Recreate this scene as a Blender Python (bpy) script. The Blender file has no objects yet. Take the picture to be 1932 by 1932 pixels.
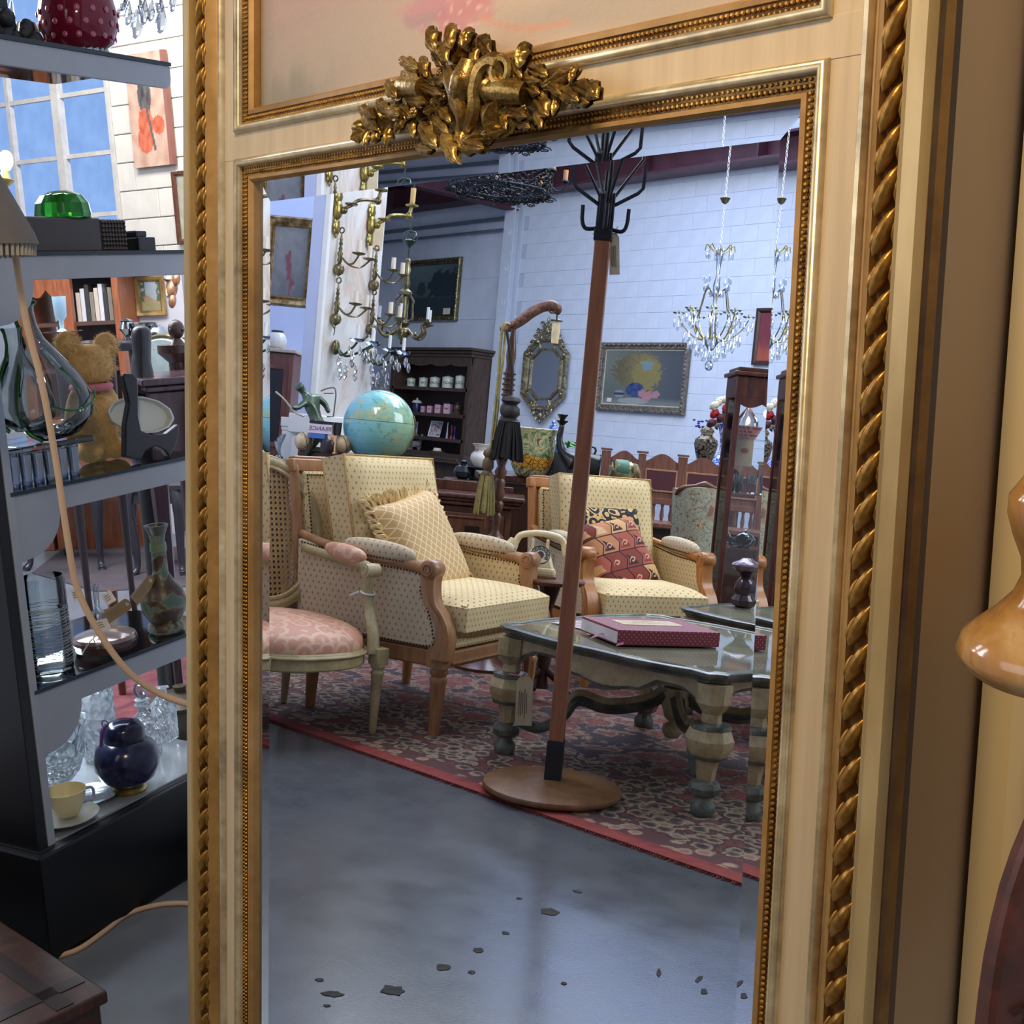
import bpy, math, random
from math import pi, sin, cos, radians
from mathutils import Vector, Matrix
random.seed(7)
SC = bpy.context.scene
COL = SC.collection
# ---------- camera model: world z is up in the room seen through the mirror opening; camera stands 1 m over that floor ----------
F, CX = 2400.0, 966.0
V3 = Vector
UP = -V3((-3731, 41434, F)).normalized()
EX = V3((2016, 320, -F)).normalized(); EX = (EX - UP * EX.dot(UP)).normalized()
EY = UP.cross(EX)
CAMH = 1.0
def cw(r): return V3((r.dot(EX), r.dot(EY), r.dot(UP)))
def ray(x, y): return cw(V3(((x - CX) / F, (y - CX) / F, 1.0)))
CAM = V3((0, 0, CAMH))
def P(x, y, d): return CAM + ray(x, y) * d                      # point at camera depth d
def G(x, y, z=0.0):
    r = ray(x, y); return CAM + r * ((z - CAMH) / r.z)           # point at height z
def WY(x, y, Y):
    r = ray(x, y); return CAM + r * (Y / r.y)                    # point on plane y=Y
cam_d = bpy.data.cameras.new('camera'); cam = bpy.data.objects.new('camera', cam_d); COL.objects.link(cam)
cx_, cy_, cz_ = cw(V3((1, 0, 0))), cw(V3((0, -1, 0))), cw(V3((0, 0, -1)))
cam.matrix_world = Matrix(((cx_.x, cy_.x, cz_.x, 0), (cx_.y, cy_.y, cz_.y, 0), (cx_.z, cy_.z, cz_.z, CAMH), (0, 0, 0, 1)))
cam_d.sensor_width = 36; cam_d.lens = 36 * F / 1932; cam_d.clip_start = 0.05; cam_d.clip_end = 100
SC.camera = cam
# ---------- frame (trumeau) space: origin at the centre line of the mirror opening, x right, y up, z to the viewer ----------
DV = V3((-499, 18834, F)).normalized(); DH = V3((-2278, -371, F)).normalized(); DH = (DH - DV * DH.dot(DV)).normalized()
FN = DH.cross(DV)
if FN.z > 0: FN = -FN
PR = V3(((1478 - CX) / F, 0, 1)) * 0.97
FO = PR + DH * 0.366
def basis(xc, yc, zc, oc):
    x, y, z, o = cw(xc), cw(yc), cw(zc), CAM + cw(oc)
    return Matrix(((x.x, y.x, z.x, o.x), (x.y, y.y, z.y, o.y), (x.z, y.z, z.z, o.z), (0, 0, 0, 1)))
FM = basis(-DH, -DV, FN, FO); FMI = FM.inverted()
def FP(x, y, off=0.0):                                         # frame-space point seen at pixel on plane z=off
    o = FMI @ CAM; d = FMI.to_3x3() @ ray(x, y)
    return o + d * ((off - o.z) / d.z)
# ---------- shop space seen directly (left of and right of the frame) ----------
n_ = FN.normalized(); ud = -UP; UR = -(ud - n_ * (2 * ud.dot(n_))).normalized()
RX = V3((1334, -486, F)).normalized(); RX = (RX - UR * RX.dot(UR)).normalized(); RY = UR.cross(RX)
HR = 1.35
RM = basis(RX, RY, UR, -UR * HR); RMI = RM.inverted()
def RP(x, y, d): return RMI @ P(x, y, d)
def RG(x, y, z=0.0):
    o = RMI @ CAM; d = RMI.to_3x3() @ ray(x, y); return o + d * ((z - o.z) / d.z)
def RYP(x, y, Y):
    o = RMI @ CAM; d = RMI.to_3x3() @ ray(x, y); return o + d * ((Y - o.y) / d.y)
def RXP(x, y, X):
    o = RMI @ CAM; d = RMI.to_3x3() @ ray(x, y); return o + d * ((X - o.x) / d.x)
# ---------- look ----------
SC.view_settings.view_transform = 'Standard'; SC.view_settings.look = 'None'
SC.view_settings.exposure = 0.0; SC.view_settings.gamma = 1.0; SC.view_settings.use_curve_mapping = False
wd = bpy.data.worlds.new('world'); SC.world = wd; wd.use_nodes = True
wd.node_tree.nodes['Background'].inputs[0].default_value = (0.74, 0.82, 1.0, 1)
wd.node_tree.nodes['Background'].inputs[1].default_value = 0.46
def area(name, loc, target, sx, sy, power, color, spread=180):
    l = bpy.data.lights.new(name, 'AREA'); l.shape = 'RECTANGLE'; l.size = sx; l.size_y = sy; l.energy = power; l.color = color; l.spread = radians(spread)
    o = bpy.data.objects.new(name, l); COL.objects.link(o); o.location = loc
    o.rotation_euler = (V3(target) - V3(loc)).to_track_quat('-Z', 'Y').to_euler(); return o
def lamp(name, loc, power, color, r=0.03):
    l = bpy.data.lights.new(name, 'POINT'); l.energy = power; l.color = color; l.shadow_soft_size = r
    o = bpy.data.objects.new(name, l); COL.objects.link(o); o.location = loc; return o
COOL = (0.82, 0.89, 1.0); WARM = (1.0, 0.76, 0.46)
area('skylight_far', (-9.0, 7.0, 4.85), (-9.3, 8.6, 0), 9.0, 2.4, 380, COOL)
area('skylight_middle', (-5.0, 5.8, 4.85), (-5.0, 5.2, 0), 4.0, 1.6, 190, COOL)
area('daylight_right', (-1.0, 6.5, 3.4), (-7.0, 6.5, 1.2), 3.5, 2.4, 190, COOL)
lamp('warm_lamp_over_seats', (-4.1, 2.6, 2.6), 19, (1.0, 0.80, 0.52), 0.12)
fl = FM @ V3((0.46, 1.12, 0.80)); area('warm_spot_front', fl, FM @ V3((0.0, 0.0, 0)), 0.2, 0.2, 16, WARM)
fl = FM @ V3((-0.9, 0.6, 1.6)); area('shop_daylight_front', fl, FM @ V3((-0.3, -0.1, 0)), 1.2, 1.2, 13, (0.8, 0.87, 1.0))  # added cool fill lamp for the frame front, no visible source
area('daylight_back_shop', P(60, -420, 4.0), P(240, 760, 5.5), 1.6, 1.0, 110, (0.93, 0.94, 1.0))
area('cabinet_strip_light', RM @ V3((1.98, 2.34, 0.55)), RM @ V3((1.98, 2.30, 0.2)), 0.4, 0.05, 1.6, (0.8, 0.9, 1.0))
area('window_wall_fill', P(60, -420, 6.2), P(290, 250, 8.6), 1.6, 0.8, 130, (1.0, 0.96, 0.9))  # unseen fill lamp added to brighten the wall beside the window
area('shop_daylight_side', RM @ V3((2.6, 4.4, 2.7)), RM @ V3((2.9, 2.0, 0.9)), 1.6, 1.2, 110, (0.85, 0.9, 1.0))
# ---------- node helpers ----------
class S:
    def __init__(s, nt, o): s.nt, s.o = nt, o
    def m(s, op, b=None, c=None):
        n = s.nt.nodes.new('ShaderNodeMath'); n.operation = op; s.nt.links.new(s.o, n.inputs[0])
        for i, v in ((1, b), (2, c)):
            if v is None: continue
            if isinstance(v, S): s.nt.links.new(v.o, n.inputs[i])
            else: n.inputs[i].default_value = v
        return S(s.nt, n.outputs[0])
    def __add__(s, b): return s.m('ADD', b)
    def __sub__(s, b): return s.m('SUBTRACT', b)
    def __mul__(s, b): return s.m('MULTIPLY', b)
    def __truediv__(s, b): return s.m('DIVIDE', b)
    def fr(s): return s.m('FRACT')
    def ab(s): return s.m('ABSOLUTE')
    def lt(s, b): return s.m('LESS_THAN', b)
    def gt(s, b): return s.m('GREATER_THAN', b)
    def mx(s, b): return s.m('MAXIMUM', b)
    def mn(s, b): return s.m('MINIMUM', b)
    def fl(s): return s.m('FLOOR')
class MT:
    def __init__(s, name, rough=0.5, metal=0.0, **kw):
        s.m = bpy.data.materials.new(name); s.m.use_nodes = True; s.nt = s.m.node_tree; s.b = s.nt.nodes['Principled BSDF']
        s.b.inputs['Roughness'].default_value = rough; s.b.inputs['Metallic'].default_value = metal
        for k, v in kw.items(): s.b.inputs[k.replace('_', ' ')].default_value = v
    def co(s, kind='Object', sc=(1, 1, 1)):
        t = s.nt.nodes.new('ShaderNodeTexCoord'); v = s.nt.nodes.new('ShaderNodeVectorMath'); v.operation = 'MULTIPLY'
        s.nt.links.new(t.outputs[kind], v.inputs[0]); v.inputs[1].default_value = sc; return v.outputs[0]
    def xyz(s, kind='UV'):
        t = s.nt.nodes.new('ShaderNodeSeparateXYZ'); s.nt.links.new(s.co(kind), t.inputs[0]); return [S(s.nt, o) for o in t.outputs]
    def noise(s, scale, detail=3, co=None, rough=0.55, dist=0.0):
        n = s.nt.nodes.new('ShaderNodeTexNoise'); n.inputs['Scale'].default_value = scale; n.inputs['Detail'].default_value = detail
        n.inputs['Roughness'].default_value = rough; n.inputs['Distortion'].default_value = dist
        s.nt.links.new(co if co is not None else s.co(), n.inputs['Vector']); return S(s.nt, n.outputs[0])
    def vor(s, scale, co=None, out='Distance', feat='F1', rnd=1.0):
        n = s.nt.nodes.new('ShaderNodeTexVoronoi'); n.feature = feat; n.inputs['Scale'].default_value = scale; n.inputs['Randomness'].default_value = rnd
        s.nt.links.new(co if co is not None else s.co(), n.inputs['Vector']); return S(s.nt, n.outputs[out])
    def ramp(s, f, stops, const=False):
        n = s.nt.nodes.new('ShaderNodeValToRGB'); s.nt.links.new(f.o, n.inputs[0]); e = n.color_ramp.elements
        if const: n.color_ramp.interpolation = 'CONSTANT'
        while len(e) < len(stops): e.new(0.5)
        for k, (p, c) in enumerate(stops): e[k].position = p; e[k].color = (*c, 1) if len(c) == 3 else c
        return n.outputs[0]
    def mix(s, f, a, b, blend='MIX'):
        n = s.nt.nodes.new('ShaderNodeMix'); n.data_type = 'RGBA'; n.blend_type = blend
        for i, v in ((0, f), (6, a), (7, b)):
            if isinstance(v, S): s.nt.links.new(v.o, n.inputs[i])
            elif isinstance(v, bpy.types.NodeSocket): s.nt.links.new(v, n.inputs[i])
            elif i == 0: n.inputs[0].default_value = v
            else: n.inputs[i].default_value = (*v, 1)
        return n.outputs[2]
    def col(s, c):
        if isinstance(c, S): c = c.o
        if isinstance(c, bpy.types.NodeSocket): s.nt.links.new(c, s.b.inputs['Base Color'])
        else: s.b.inputs['Base Color'].default_value = (*c, 1)
        return s
    def rough(s, f): s.nt.links.new(f.o, s.b.inputs['Roughness']); return s
    def bump(s, f, st=0.3, dist=0.01):
        n = s.nt.nodes.new('ShaderNodeBump'); n.inputs['Strength'].default_value = st; n.inputs['Distance'].default_value = dist
        s.nt.links.new(f.o if isinstance(f, S) else f, n.inputs['Height']); s.nt.links.new(n.outputs[0], s.b.inputs['Normal']); return s
_mc = {}
def hexc(h):
    h = h.lstrip('#'); return tuple(((int(h[i:i + 2], 16) / 255 + 0.055) / 1.055) ** 2.4 if int(h[i:i + 2], 16) > 10 else int(h[i:i + 2], 16) / 255 / 12.92 for i in (0, 2, 4))
def plain(h, rough=0.5, metal=0.0, var=0.12, scale=14, bump=0.0, **kw):
    k = (h, rough, metal, var, scale, bump, tuple(kw.items()))
    if k in _mc: return _mc[k]
    t = MT('mat_' + h.strip('#'), rough, metal, **kw); c = hexc(h)
    if var:
        n = t.noise(scale, 4); t.col(t.ramp(n, [(0.3, tuple(v * (1 - var) for v in c)), (0.7, tuple(min(1, v * (1 + var)) for v in c))]))
    else: t.col(c)
    if bump: t.bump(t.noise(scale * 4, 3), bump, 0.004)
    _mc[k] = t.m; return t.m
def wood(h1, h2, rough=0.35, scale=6, st=(1, 1, 8), name='wood'):
    k = ('w', h1, h2, rough, scale, st)
    if k in _mc: return _mc[k]
    t = MT(name, rough); co = t.co('Object', tuple(scale * q for q in (9 / st[0], 9 / st[1], 9 / st[2])))
    n = t.noise(1.0, 5, co, 0.6, 0.4); t.col(t.ramp(n, [(0.32, hexc(h1)), (0.68, hexc(h2))])); t.bump(n, 0.08, 0.002)
    _mc[k] = t.m; return t.m
# ---------- mesh builder ----------
def rot(x=0, y=0, z=0): return Matrix.Rotation(radians(z), 4, 'Z') @ Matrix.Rotation(radians(y), 4, 'Y') @ Matrix.Rotation(radians(x), 4, 'X')
def at(x=0, y=0, z=0, rx=0, ry=0, rz=0): return Matrix.Translation((x, y, z)) @ rot(rx, ry, rz)
I4 = Matrix.Identity(4)
def cat(pts, n=6, closed=False):
    p = [V3(q) for q in pts]; out = []; L = len(p)
    for i in range(L if closed else L - 1):
        a, b = p[i], p[(i + 1) % L]
        z = p[i - 1] if (i > 0 or closed) else a * 2 - b
        c = p[(i + 2) % L] if (i + 2 < L or closed) else b * 2 - a
        for k in range(n):
            t = k / n; out.append(0.5 * ((2 * a) + (b - z) * t + (2 * z - 5 * a + 4 * b - c) * t * t + (3 * a - z - 3 * b + c) * t ** 3))
    if not closed: out.append(p[-1])
    return out
class MB:
    def __init__(s): s.v = []; s.f = []; s.c = None
    def add(s, vs, fs, M=None):
        o = len(s.v); s.v += [(M @ V3(q)) if M is not None else V3(q) for q in vs]; s.f += [tuple(i + o for i in f) for f in fs]; return s
    def box(s, sx, sy, sz, M=None, c=(0, 0, 0), t=1.0, t2=None):      # t: top scale
        t2 = t if t2 is None else t2
        hx, hy, hz = sx / 2, sy / 2, sz / 2; cx, cy, cz = c
        vs = [(cx - hx, cy - hy, cz - hz), (cx + hx, cy - hy, cz - hz), (cx + hx, cy + hy, cz - hz), (cx - hx, cy + hy, cz - hz),
              (cx - hx * t, cy - hy * t2, cz + hz), (cx + hx * t, cy - hy * t2, cz + hz), (cx + hx * t, cy + hy * t2, cz + hz), (cx - hx * t, cy + hy * t2, cz + hz)]
        return s.add(vs, [(0, 3, 2, 1), (4, 5, 6, 7), (0, 1, 5, 4), (1, 2, 6, 5), (2, 3, 7, 6), (3, 0, 4, 7)], M)
    def lathe(s, prof, seg=20, M=None, sq=(1, 1), lobes=0, la=0.0):
        vs = []; fs = []; n = len(prof)
        for r, z in prof:
            for k in range(seg):
                a = 2 * pi * k / seg; rr = r * (1 + (la * abs(cos(a * lobes / 2)) if lobes else 0)); vs.append((rr * cos(a) * sq[0], rr * sin(a) * sq[1], z))
        for i in range(n - 1):
            for k in range(seg):
                k2 = (k + 1) % seg; fs.append((i * seg + k, i * seg + k2, (i + 1) * seg + k2, (i + 1) * seg + k))
        if prof[0][0] > 1e-5: fs.append(tuple(range(seg))[::-1])
        if prof[-1][0] > 1e-5: fs.append(tuple((n - 1) * seg + k for k in range(seg)))
        return s.add(vs, fs, M)
    def tube(s, pts, r, seg=8, M=None, closed=False, sq=1.0, caps=True):
        pts = [V3(p) for p in pts]; n = len(pts); rs = r if isinstance(r, (list, tuple)) else [r] * n
        if len(rs) != n: rs = [rs[min(len(rs) - 1, int(i * (len(rs) - 1) / (n - 1) + 1e-6))] * (1 - ((i * (len(rs) - 1) / (n - 1)) % 1)) + rs[min(len(rs) - 1, int(i * (len(rs) - 1) / (n - 1) + 1e-6) + 1)] * ((i * (len(rs) - 1) / (n - 1)) % 1) for i in range(n)]
        vs = []; fs = []; nrm = None
        for i in range(n):
            if closed: t = pts[(i + 1) % n] - pts[i - 1]
            else: t = pts[min(i + 1, n - 1)] - pts[max(i - 1, 0)]
            if t.length < 1e-9: t = V3((0, 0, 1))
            t.normalize()
            if nrm is None: nrm = t.cross(V3((0, 0, 1)) if abs(t.z) < 0.9 else V3((1, 0, 0)))
            nrm = nrm - t * nrm.dot(t)
            if nrm.length < 1e-6: nrm = t.orthogonal()
            nrm.normalize(); b = t.cross(nrm)
            for k in range(seg):
                a = 2 * pi * k / seg; vs.append(pts[i] + (nrm * cos(a) + b * (sin(a) * sq)) * rs[i])
        for i in range(n if closed else n - 1):
            i2 = (i + 1) % n
            for k in range(seg):
                k2 = (k + 1) % seg; fs.append((i * seg + k, i * seg + k2, i2 * seg + k2, i2 * seg + k))
        if caps and not closed: fs.append(tuple(range(seg))[::-1]); fs.append(tuple((n - 1) * seg + k for k in range(seg)))
        return s.add(vs, fs, M)
    def prism(s, poly, h, M=None, z0=0.0, ins=0.0):
        n = len(poly); vs = [(x, y, z0) for x, y in poly] + [(x, y, z0 + h) for x, y in poly]
        return s.add(vs, [tuple(range(n))[::-1], tuple(range(n, 2 * n))] + [(k, (k + 1) % n, n + (k + 1) % n, n + k) for k in range(n)], M)
    def sph(s, rx, ry=None, rz=None, M=None, c=(0, 0, 0), seg=12, rings=8, e=1.0):
        ry = rx if ry is None else ry; rz = rx if rz is None else rz
        sg = lambda q: math.copysign(abs(q) ** e, q)
        vs = [(c[0], c[1], c[2] - rz)]; fs = []
        for i in range(1, rings):
            ph = -pi / 2 + pi * i / rings
            for k in range(seg):
                a = 2 * pi * k / seg; vs.append((c[0] + rx * sg(cos(ph)) * sg(cos(a)), c[1] + ry * sg(cos(ph)) * sg(sin(a)), c[2] + rz * sg(sin(ph))))
        vs.append((c[0], c[1], c[2] + rz)); L = len(vs) - 1
        for k in range(seg):
            k2 = (k + 1) % seg; fs.append((0, 1 + k2, 1 + k)); fs.append((L, L - seg + k, L - seg + k2))
            for i in range(rings - 2): fs.append((1 + i * seg + k, 1 + i * seg + k2, 1 + (i + 1) * seg + k2, 1 + (i + 1) * seg + k))
        return s.add(vs, fs, M)
    def grid(s, nx, ny, fn, M=None, flip=False):
        vs = [fn(i / nx, j / ny) for j in range(ny + 1) for i in range(nx + 1)]; w = nx + 1
        fs = [(j * w + i, j * w + i + 1, (j + 1) * w + i + 1, (j + 1) * w + i) for j in range(ny) for i in range(nx)]
        if flip: fs = [f[::-1] for f in fs]
        return s.add(vs, fs, M)
    def pillow(s, w, h, t, M=None, n=12, pw=0.5, ear=0.0, edge=0.0):   # lies in xy, thick in z
        def q(u, v, sg):
            x, y = 2 * u - 1, 2 * v - 1; k = max(0, (1 - x ** 4) * (1 - y ** 4)) ** pw
            pin = 1 - ear * (1 - x * x) * y * y * 0.5 - 0; pin2 = 1 - ear * (1 - y * y) * x * x * 0.5
            return (x * w / 2 * pin2, y * h / 2 * pin, sg * (t / 2 * k + edge))
        s.grid(n, n, lambda u, v: q(u, v, 1), M); s.grid(n, n, lambda u, v: q(u, v, -1), M, True)
        if edge:
            b = [(i / n, 0) for i in range(n)] + [(1, i / n) for i in range(n)] + [(1 - i / n, 1) for i in range(n)] + [(0, 1 - i / n) for i in range(n)]
            m = len(b); s.add([q(u, v, -1) for u, v in b] + [q(u, v, 1) for u, v in b], [(k, (k + 1) % m, m + (k + 1) % m, m + k) for k in range(m)], M)
        return s
    def frame(s, w, h, prof, M=None, c=(0, 0)):                     # rectangular moulding in xy; prof (outward, z)
        vs = []; n = len(prof); fs = []
        for sx, sy in ((-1, -1), (1, -1), (1, 1), (-1, 1)):
            for r, z in prof: vs.append((c[0] + sx * (w / 2 + r), c[1] + sy * (h / 2 + r), z))
        for k in range(4):
            a, b = k * n, ((k + 1) % 4) * n
            for i in range(n - 1): fs.append((a + i, a + i + 1, b + i + 1, b + i))
        return s.add(vs, fs, M)
    def ring(s, R, r, M=None, seg=24, rs=8, a0=0, a1=360, sq=(1, 1)):
        full = abs(a1 - a0) >= 360; n = seg
        pts = [(R * sq[0] * cos(radians(a0 + (a1 - a0) * i / n)), R * sq[1] * sin(radians(a0 + (a1 - a0) * i / n)), 0) for i in range(n if full else n + 1)]
        return s.tube(pts, r, rs, M, closed=full)
    def build(s, name, m, parent=None, smooth=40, bev=0.0, label=None, loc=None, rz=0.0, mx=None, uv=True, kind=None, seg=2):
        me = bpy.data.meshes.new(name); me.from_pydata([tuple(v) for v in s.v], [], s.f); me.materials.append(m)
        if s.c is not None:
            at_ = me.color_attributes.new('Col', 'FLOAT_COLOR', 'POINT')
            for i, c in enumerate(s.c): at_.data[i].color = (*c, 1)
        me.update()
        if smooth:
            me.shade_smooth(); me.set_sharp_from_angle(angle=radians(smooth))
        if uv:
            l = me.uv_layers.new(name='UVMap')
            if uv == 'xy' or uv is True:
                data = [0.0] * (2 * len(me.loops)); vv = s.v; li = [0] * len(me.loops); me.loops.foreach_get('vertex_index', li)
                for p in me.polygons:
                    nx, ny, nz = abs(p.normal.x), abs(p.normal.y), abs(p.normal.z)
                    ax = 2 if (nz >= nx and nz >= ny) or uv == 'xy' else (0 if nx >= ny else 1)
                    for q in range(p.loop_start, p.loop_start + p.loop_total):
                        v = vv[li[q]]
                        a, b = (v.x, v.y) if ax == 2 else ((v.y, v.z) if ax == 0 else (v.x, v.z))
                        data[2 * q] = a; data[2 * q + 1] = b
                l.data.foreach_set('uv', data)
        o = bpy.data.objects.new(name, me); COL.objects.link(o)
        if parent is not None: o.parent = parent
        if mx is not None: o.matrix_local = mx
        if loc is not None: o.location = loc
        if rz: o.rotation_euler[2] = radians(rz)
        if bev:
            b = o.modifiers.new('bevel', 'BEVEL'); b.width = bev; b.segments = seg; b.limit_method = 'ANGLE'; b.angle_limit = radians(40); b.harden_normals = False
        if label: o['label'] = label
        if kind: o['kind'] = kind
        return o
def tag(o, label, category, group=None, kind=None):
    o['label'] = label; o['category'] = category
    if group: o['group'] = group
    if kind: o['kind'] = kind
    return o
def thing(name, label, category, loc=(0, 0, 0), rz=0.0, group=None, base=None, M=None):
    o = bpy.data.objects.new(name, None); COL.objects.link(o); o.empty_display_size = 0.05
    m = Matrix.Translation(loc) @ rot(0, 0, rz)
    if M is not None: m = M
    if base is not None: m = base @ m
    o.matrix_world = m; return tag(o, label, category, group)
def tree(o, loc=None, rz=None, M=None):
    c = o.copy(); COL.objects.link(c)
    for ch in [q for q in bpy.data.objects if q.parent == o]:
        d = ch.copy(); COL.objects.link(d); d.parent = c
        for g in [q for q in bpy.data.objects if q.parent == ch]:
            e = g.copy(); COL.objects.link(e); e.parent = d
    if M is not None: c.matrix_world = M
    if loc is not None: c.location = loc
    if rz is not None: c.rotation_euler = (0, 0, radians(rz))
    return c
def struct(o): o['kind'] = 'structure'; return o
def text(name, s, size, m, parent, M, align='CENTER', ext=0.0004, mirror=True):
    c = bpy.data.curves.new(name, 'FONT'); c.body = s; c.size = size; c.align_x = align; c.align_y = 'CENTER'; c.extrude = ext; c.materials.append(m)
    o = bpy.data.objects.new('tmp', c); COL.objects.link(o)
    me = bpy.data.meshes.new_from_object(o); bpy.data.objects.remove(o); me.transform(Matrix.Diagonal((-1 if mirror else 1, 1, 1, 1))); me.materials.clear(); me.materials.append(m)
    o = bpy.data.objects.new(name, me); COL.objects.link(o); o.parent = parent; o.matrix_local = M; return o
def paint(w, h, nx, ny, fn, M=None, noise=0.0):      # flat picture: fn(u,v)->rgb, v up
    b = MB(); b.grid(nx, ny, lambda u, v: ((u - .5) * w, (v - .5) * h, 0), M)
    R = random.Random(3); b.c = []
    for j in range(ny + 1):
        for i in range(nx + 1):
            k = 1 + R.uniform(-noise, noise); b.c.append(tuple(max(0, min(1, q * k)) for q in fn(i / nx, j / ny)))
    return b
def colmat(name, rough=0.5, nz=0.0, sc=60, **kw):
    t = MT(name, rough, **kw); a = t.nt.nodes.new('ShaderNodeAttribute'); a.attribute_name = 'Col'
    if nz:
        n = t.noise(sc, 3); t.col(t.mix(1.0, a.outputs[0], t.ramp(n, [(0.25, (1 - nz,) * 3), (0.75, (1, 1, 1))]), 'MULTIPLY')); t.bump(n, 0.15, 0.002)
    else: t.nt.links.new(a.outputs[0], t.b.inputs['Base Color'])
    return t.m
def lerp(a, b, t): t = max(0, min(1, t)); return tuple(x + (y - x) * t for x, y in zip(a, b))
def sm(a, b, x): t = max(0, min(1, (x - a) / (b - a))); return t * t * (3 - 2 * t)
import mathutils.noise as MN
def nz(x, y, z=0.0): return MN.noise(V3((x, y, z)))
# ---------- shared materials ----------
def gold(name, h1, h2, h3, rough=0.34, metal=0.75, sc=18, bump=0.25):
    t = MT(name, rough, metal); n = t.noise(sc, 5); n2 = t.noise(sc * 9, 3)
    t.col(t.ramp(n * 0.7 + n2 * 0.3, [(0.3, hexc(h1)), (0.5, hexc(h2)), (0.7, hexc(h3))])); t.bump(n2, bump, 0.0015); return t.m
GOLD = gold('aged_gilding', '5a3c16', 'a87a34', 'cfa257', 0.36, 0.7)
GOLD_D = gold('dark_gilding', '20140a', '6e4a20', 'b08640', 0.36, 0.75, 25)
GOLD_F = gold('ochre_gilding', '86602e', 'a67e46', 'bd9560', 0.45, 0.3, 7, 0.1)
SILV = gold('pale_gilding', '8d7d62', 'c8b48c', 'efe2c0', 0.28, 0.55, 9, 0.1)
BRASS = gold('old_brass', '453f2e', '746a4c', 'b0a47c', 0.3, 0.8, 20, 0.2)
BRASS_Y = gold('yellow_brass', '5e5424', '9a8a4c', 'cfc284', 0.3, 0.75, 22, 0.3)
BRONZE = gold('green_bronze', '2f3a33', '4b5a4c', '6f7a68', 0.3, 0.6, 12, 0.1)
IRON = plain('2b2d31', 0.45, 0.7, 0.2, 30, 0.3)
IRON_D = plain('1c1e22', 0.4, 0.5, 0.3, 60, 0.4)
def creampaint():
    t = MT('cream_frame_paint', 0.5); co = t.co('Object', (60, 3, 60)); n = t.noise(1.0, 5, co, 0.6); n2 = t.noise(3, 3)
    t.col(t.mix(n2 * 0.5, t.ramp(n, [(0.25, hexc('b19a78')), (0.6, hexc('cdb896')), (0.8, hexc('d9c8a8'))]), hexc('c3a981'))); t.bump(n, 0.05, 0.001); return t.m
CREAM = creampaint()
CREAM_H = None
WALN = wood('4a2a1c', '6e4430', 0.3); WALN_D = wood('2a1814', '43281f', 0.28); OAKL = wood('8a5a34', 'b27c4c', 0.35)
HONEY = wood('99602c', 'b97b40', 0.32); MAHO = wood('3c221c', '60392e', 0.2); ROSE = wood('4a2e24', '775042', 0.45)
DRES = wood('38291f', '57443a', 0.5)
GLASS = MT('clear_glass', 0.02, Transmission_Weight=1.0, IOR=1.45).col((0.96, 0.99, 1.0)).m
def thin(name, c, a=0.25, rough=0.05):       # thin glass sheet: mostly see-through with gloss
    m = bpy.data.materials.new(name); m.use_nodes = True; nt = m.node_tree; nt.nodes.clear()
    o = nt.nodes.new('ShaderNodeOutputMaterial'); t = nt.nodes.new('ShaderNodeBsdfTransparent'); t.inputs[0].default_value = (*c, 1)
    g = nt.nodes.new('ShaderNodeBsdfGlossy'); g.inputs['Roughness'].default_value = rough
    f = nt.nodes.new('ShaderNodeFresnel'); f.inputs[0].default_value = 1.5
    ad = nt.nodes.new('ShaderNodeMath'); ad.operation = 'ADD'; ad.inputs[1].default_value = a; nt.links.new(f.outputs[0], ad.inputs[0])
    x = nt.nodes.new('ShaderNodeMixShader'); nt.links.new(ad.outputs[0], x.inputs[0]); nt.links.new(t.outputs[0], x.inputs[1]); nt.links.new(g.outputs[0], x.inputs[2]); nt.links.new(x.outputs[0], o.inputs[0]); return m
SHELFG = thin('glass_sheet', (0.92, 0.95, 0.96), 0.01); CRYST = thin('crystal', (0.78, 0.84, 0.9), 0.22, 0.1); SHOT = thin('clear_tumbler_glass', (0.9, 0.94, 0.95), 0.06, 0.04)
GREENG = thin('green_tint_glass', (0.75, 0.92, 0.8), 0.04); GREENS = MT('green_glass_solid', 0.06, Transmission_Weight=0.7, IOR=1.45).col(hexc('2f9a35')).m
RUBY = MT('ruby_glass', 0.08, Transmission_Weight=0.35, IOR=1.45).col(hexc('7a1530')).m
CERAM = plain('e9e6dc', 0.25, 0, 0.03); WHITE = plain('dcdcdc', 0.6, 0, 0.04); PAPER = plain('d8c9b4', 0.8, 0, 0.08)
BLACKT = plain('101012', 0.6, 0, 0.2)
# ================= setting: room seen through the mirror opening =================
WALLY = 11.22
def floor_mat(name, h1, h2, r0, r1):
    t = MT(name, 0.3); co = t.co('Object')
    n = t.noise(0.9, 4, co, 0.6); n2 = t.noise(9, 5, co); n3 = t.noise(160, 2, co)
    base = t.ramp(n * 0.6 + n2 * 0.4, [(0.35, hexc(h1)), (0.65, hexc(h2))])
    sp = t.vor(5.5, co); spk = (sp - n2 * 0.06).lt(0.018)
    base = t.mix(spk, base, hexc('5a564c'))
    sp2 = (t.vor(16, co) - n3 * 0.03).lt(0.012); base = t.mix(sp2, base, hexc('6a675e'))
    t.col(base); t.rough(n2 * (r1 - r0) + r0); t.bump(n * 0.3 + n2 * 0.5 + n3 * 0.35, 0.12, 0.004); return t.m
FLOORM = floor_mat('painted_concrete', '4b4d50', '595c60', 0.11, 0.30)
def flatpoly(name, pts, m, thick=0.02):
    b = MB(); n = len(pts); dn = V3((0, 0, -thick)) if name.startswith('floor') and 'shop' not in name else None
    return pts
b = MB(); fp = [G(414, 862), G(441, 1990), G(441, 2700), G(1900, 2700), G(1760, 960)]
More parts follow.
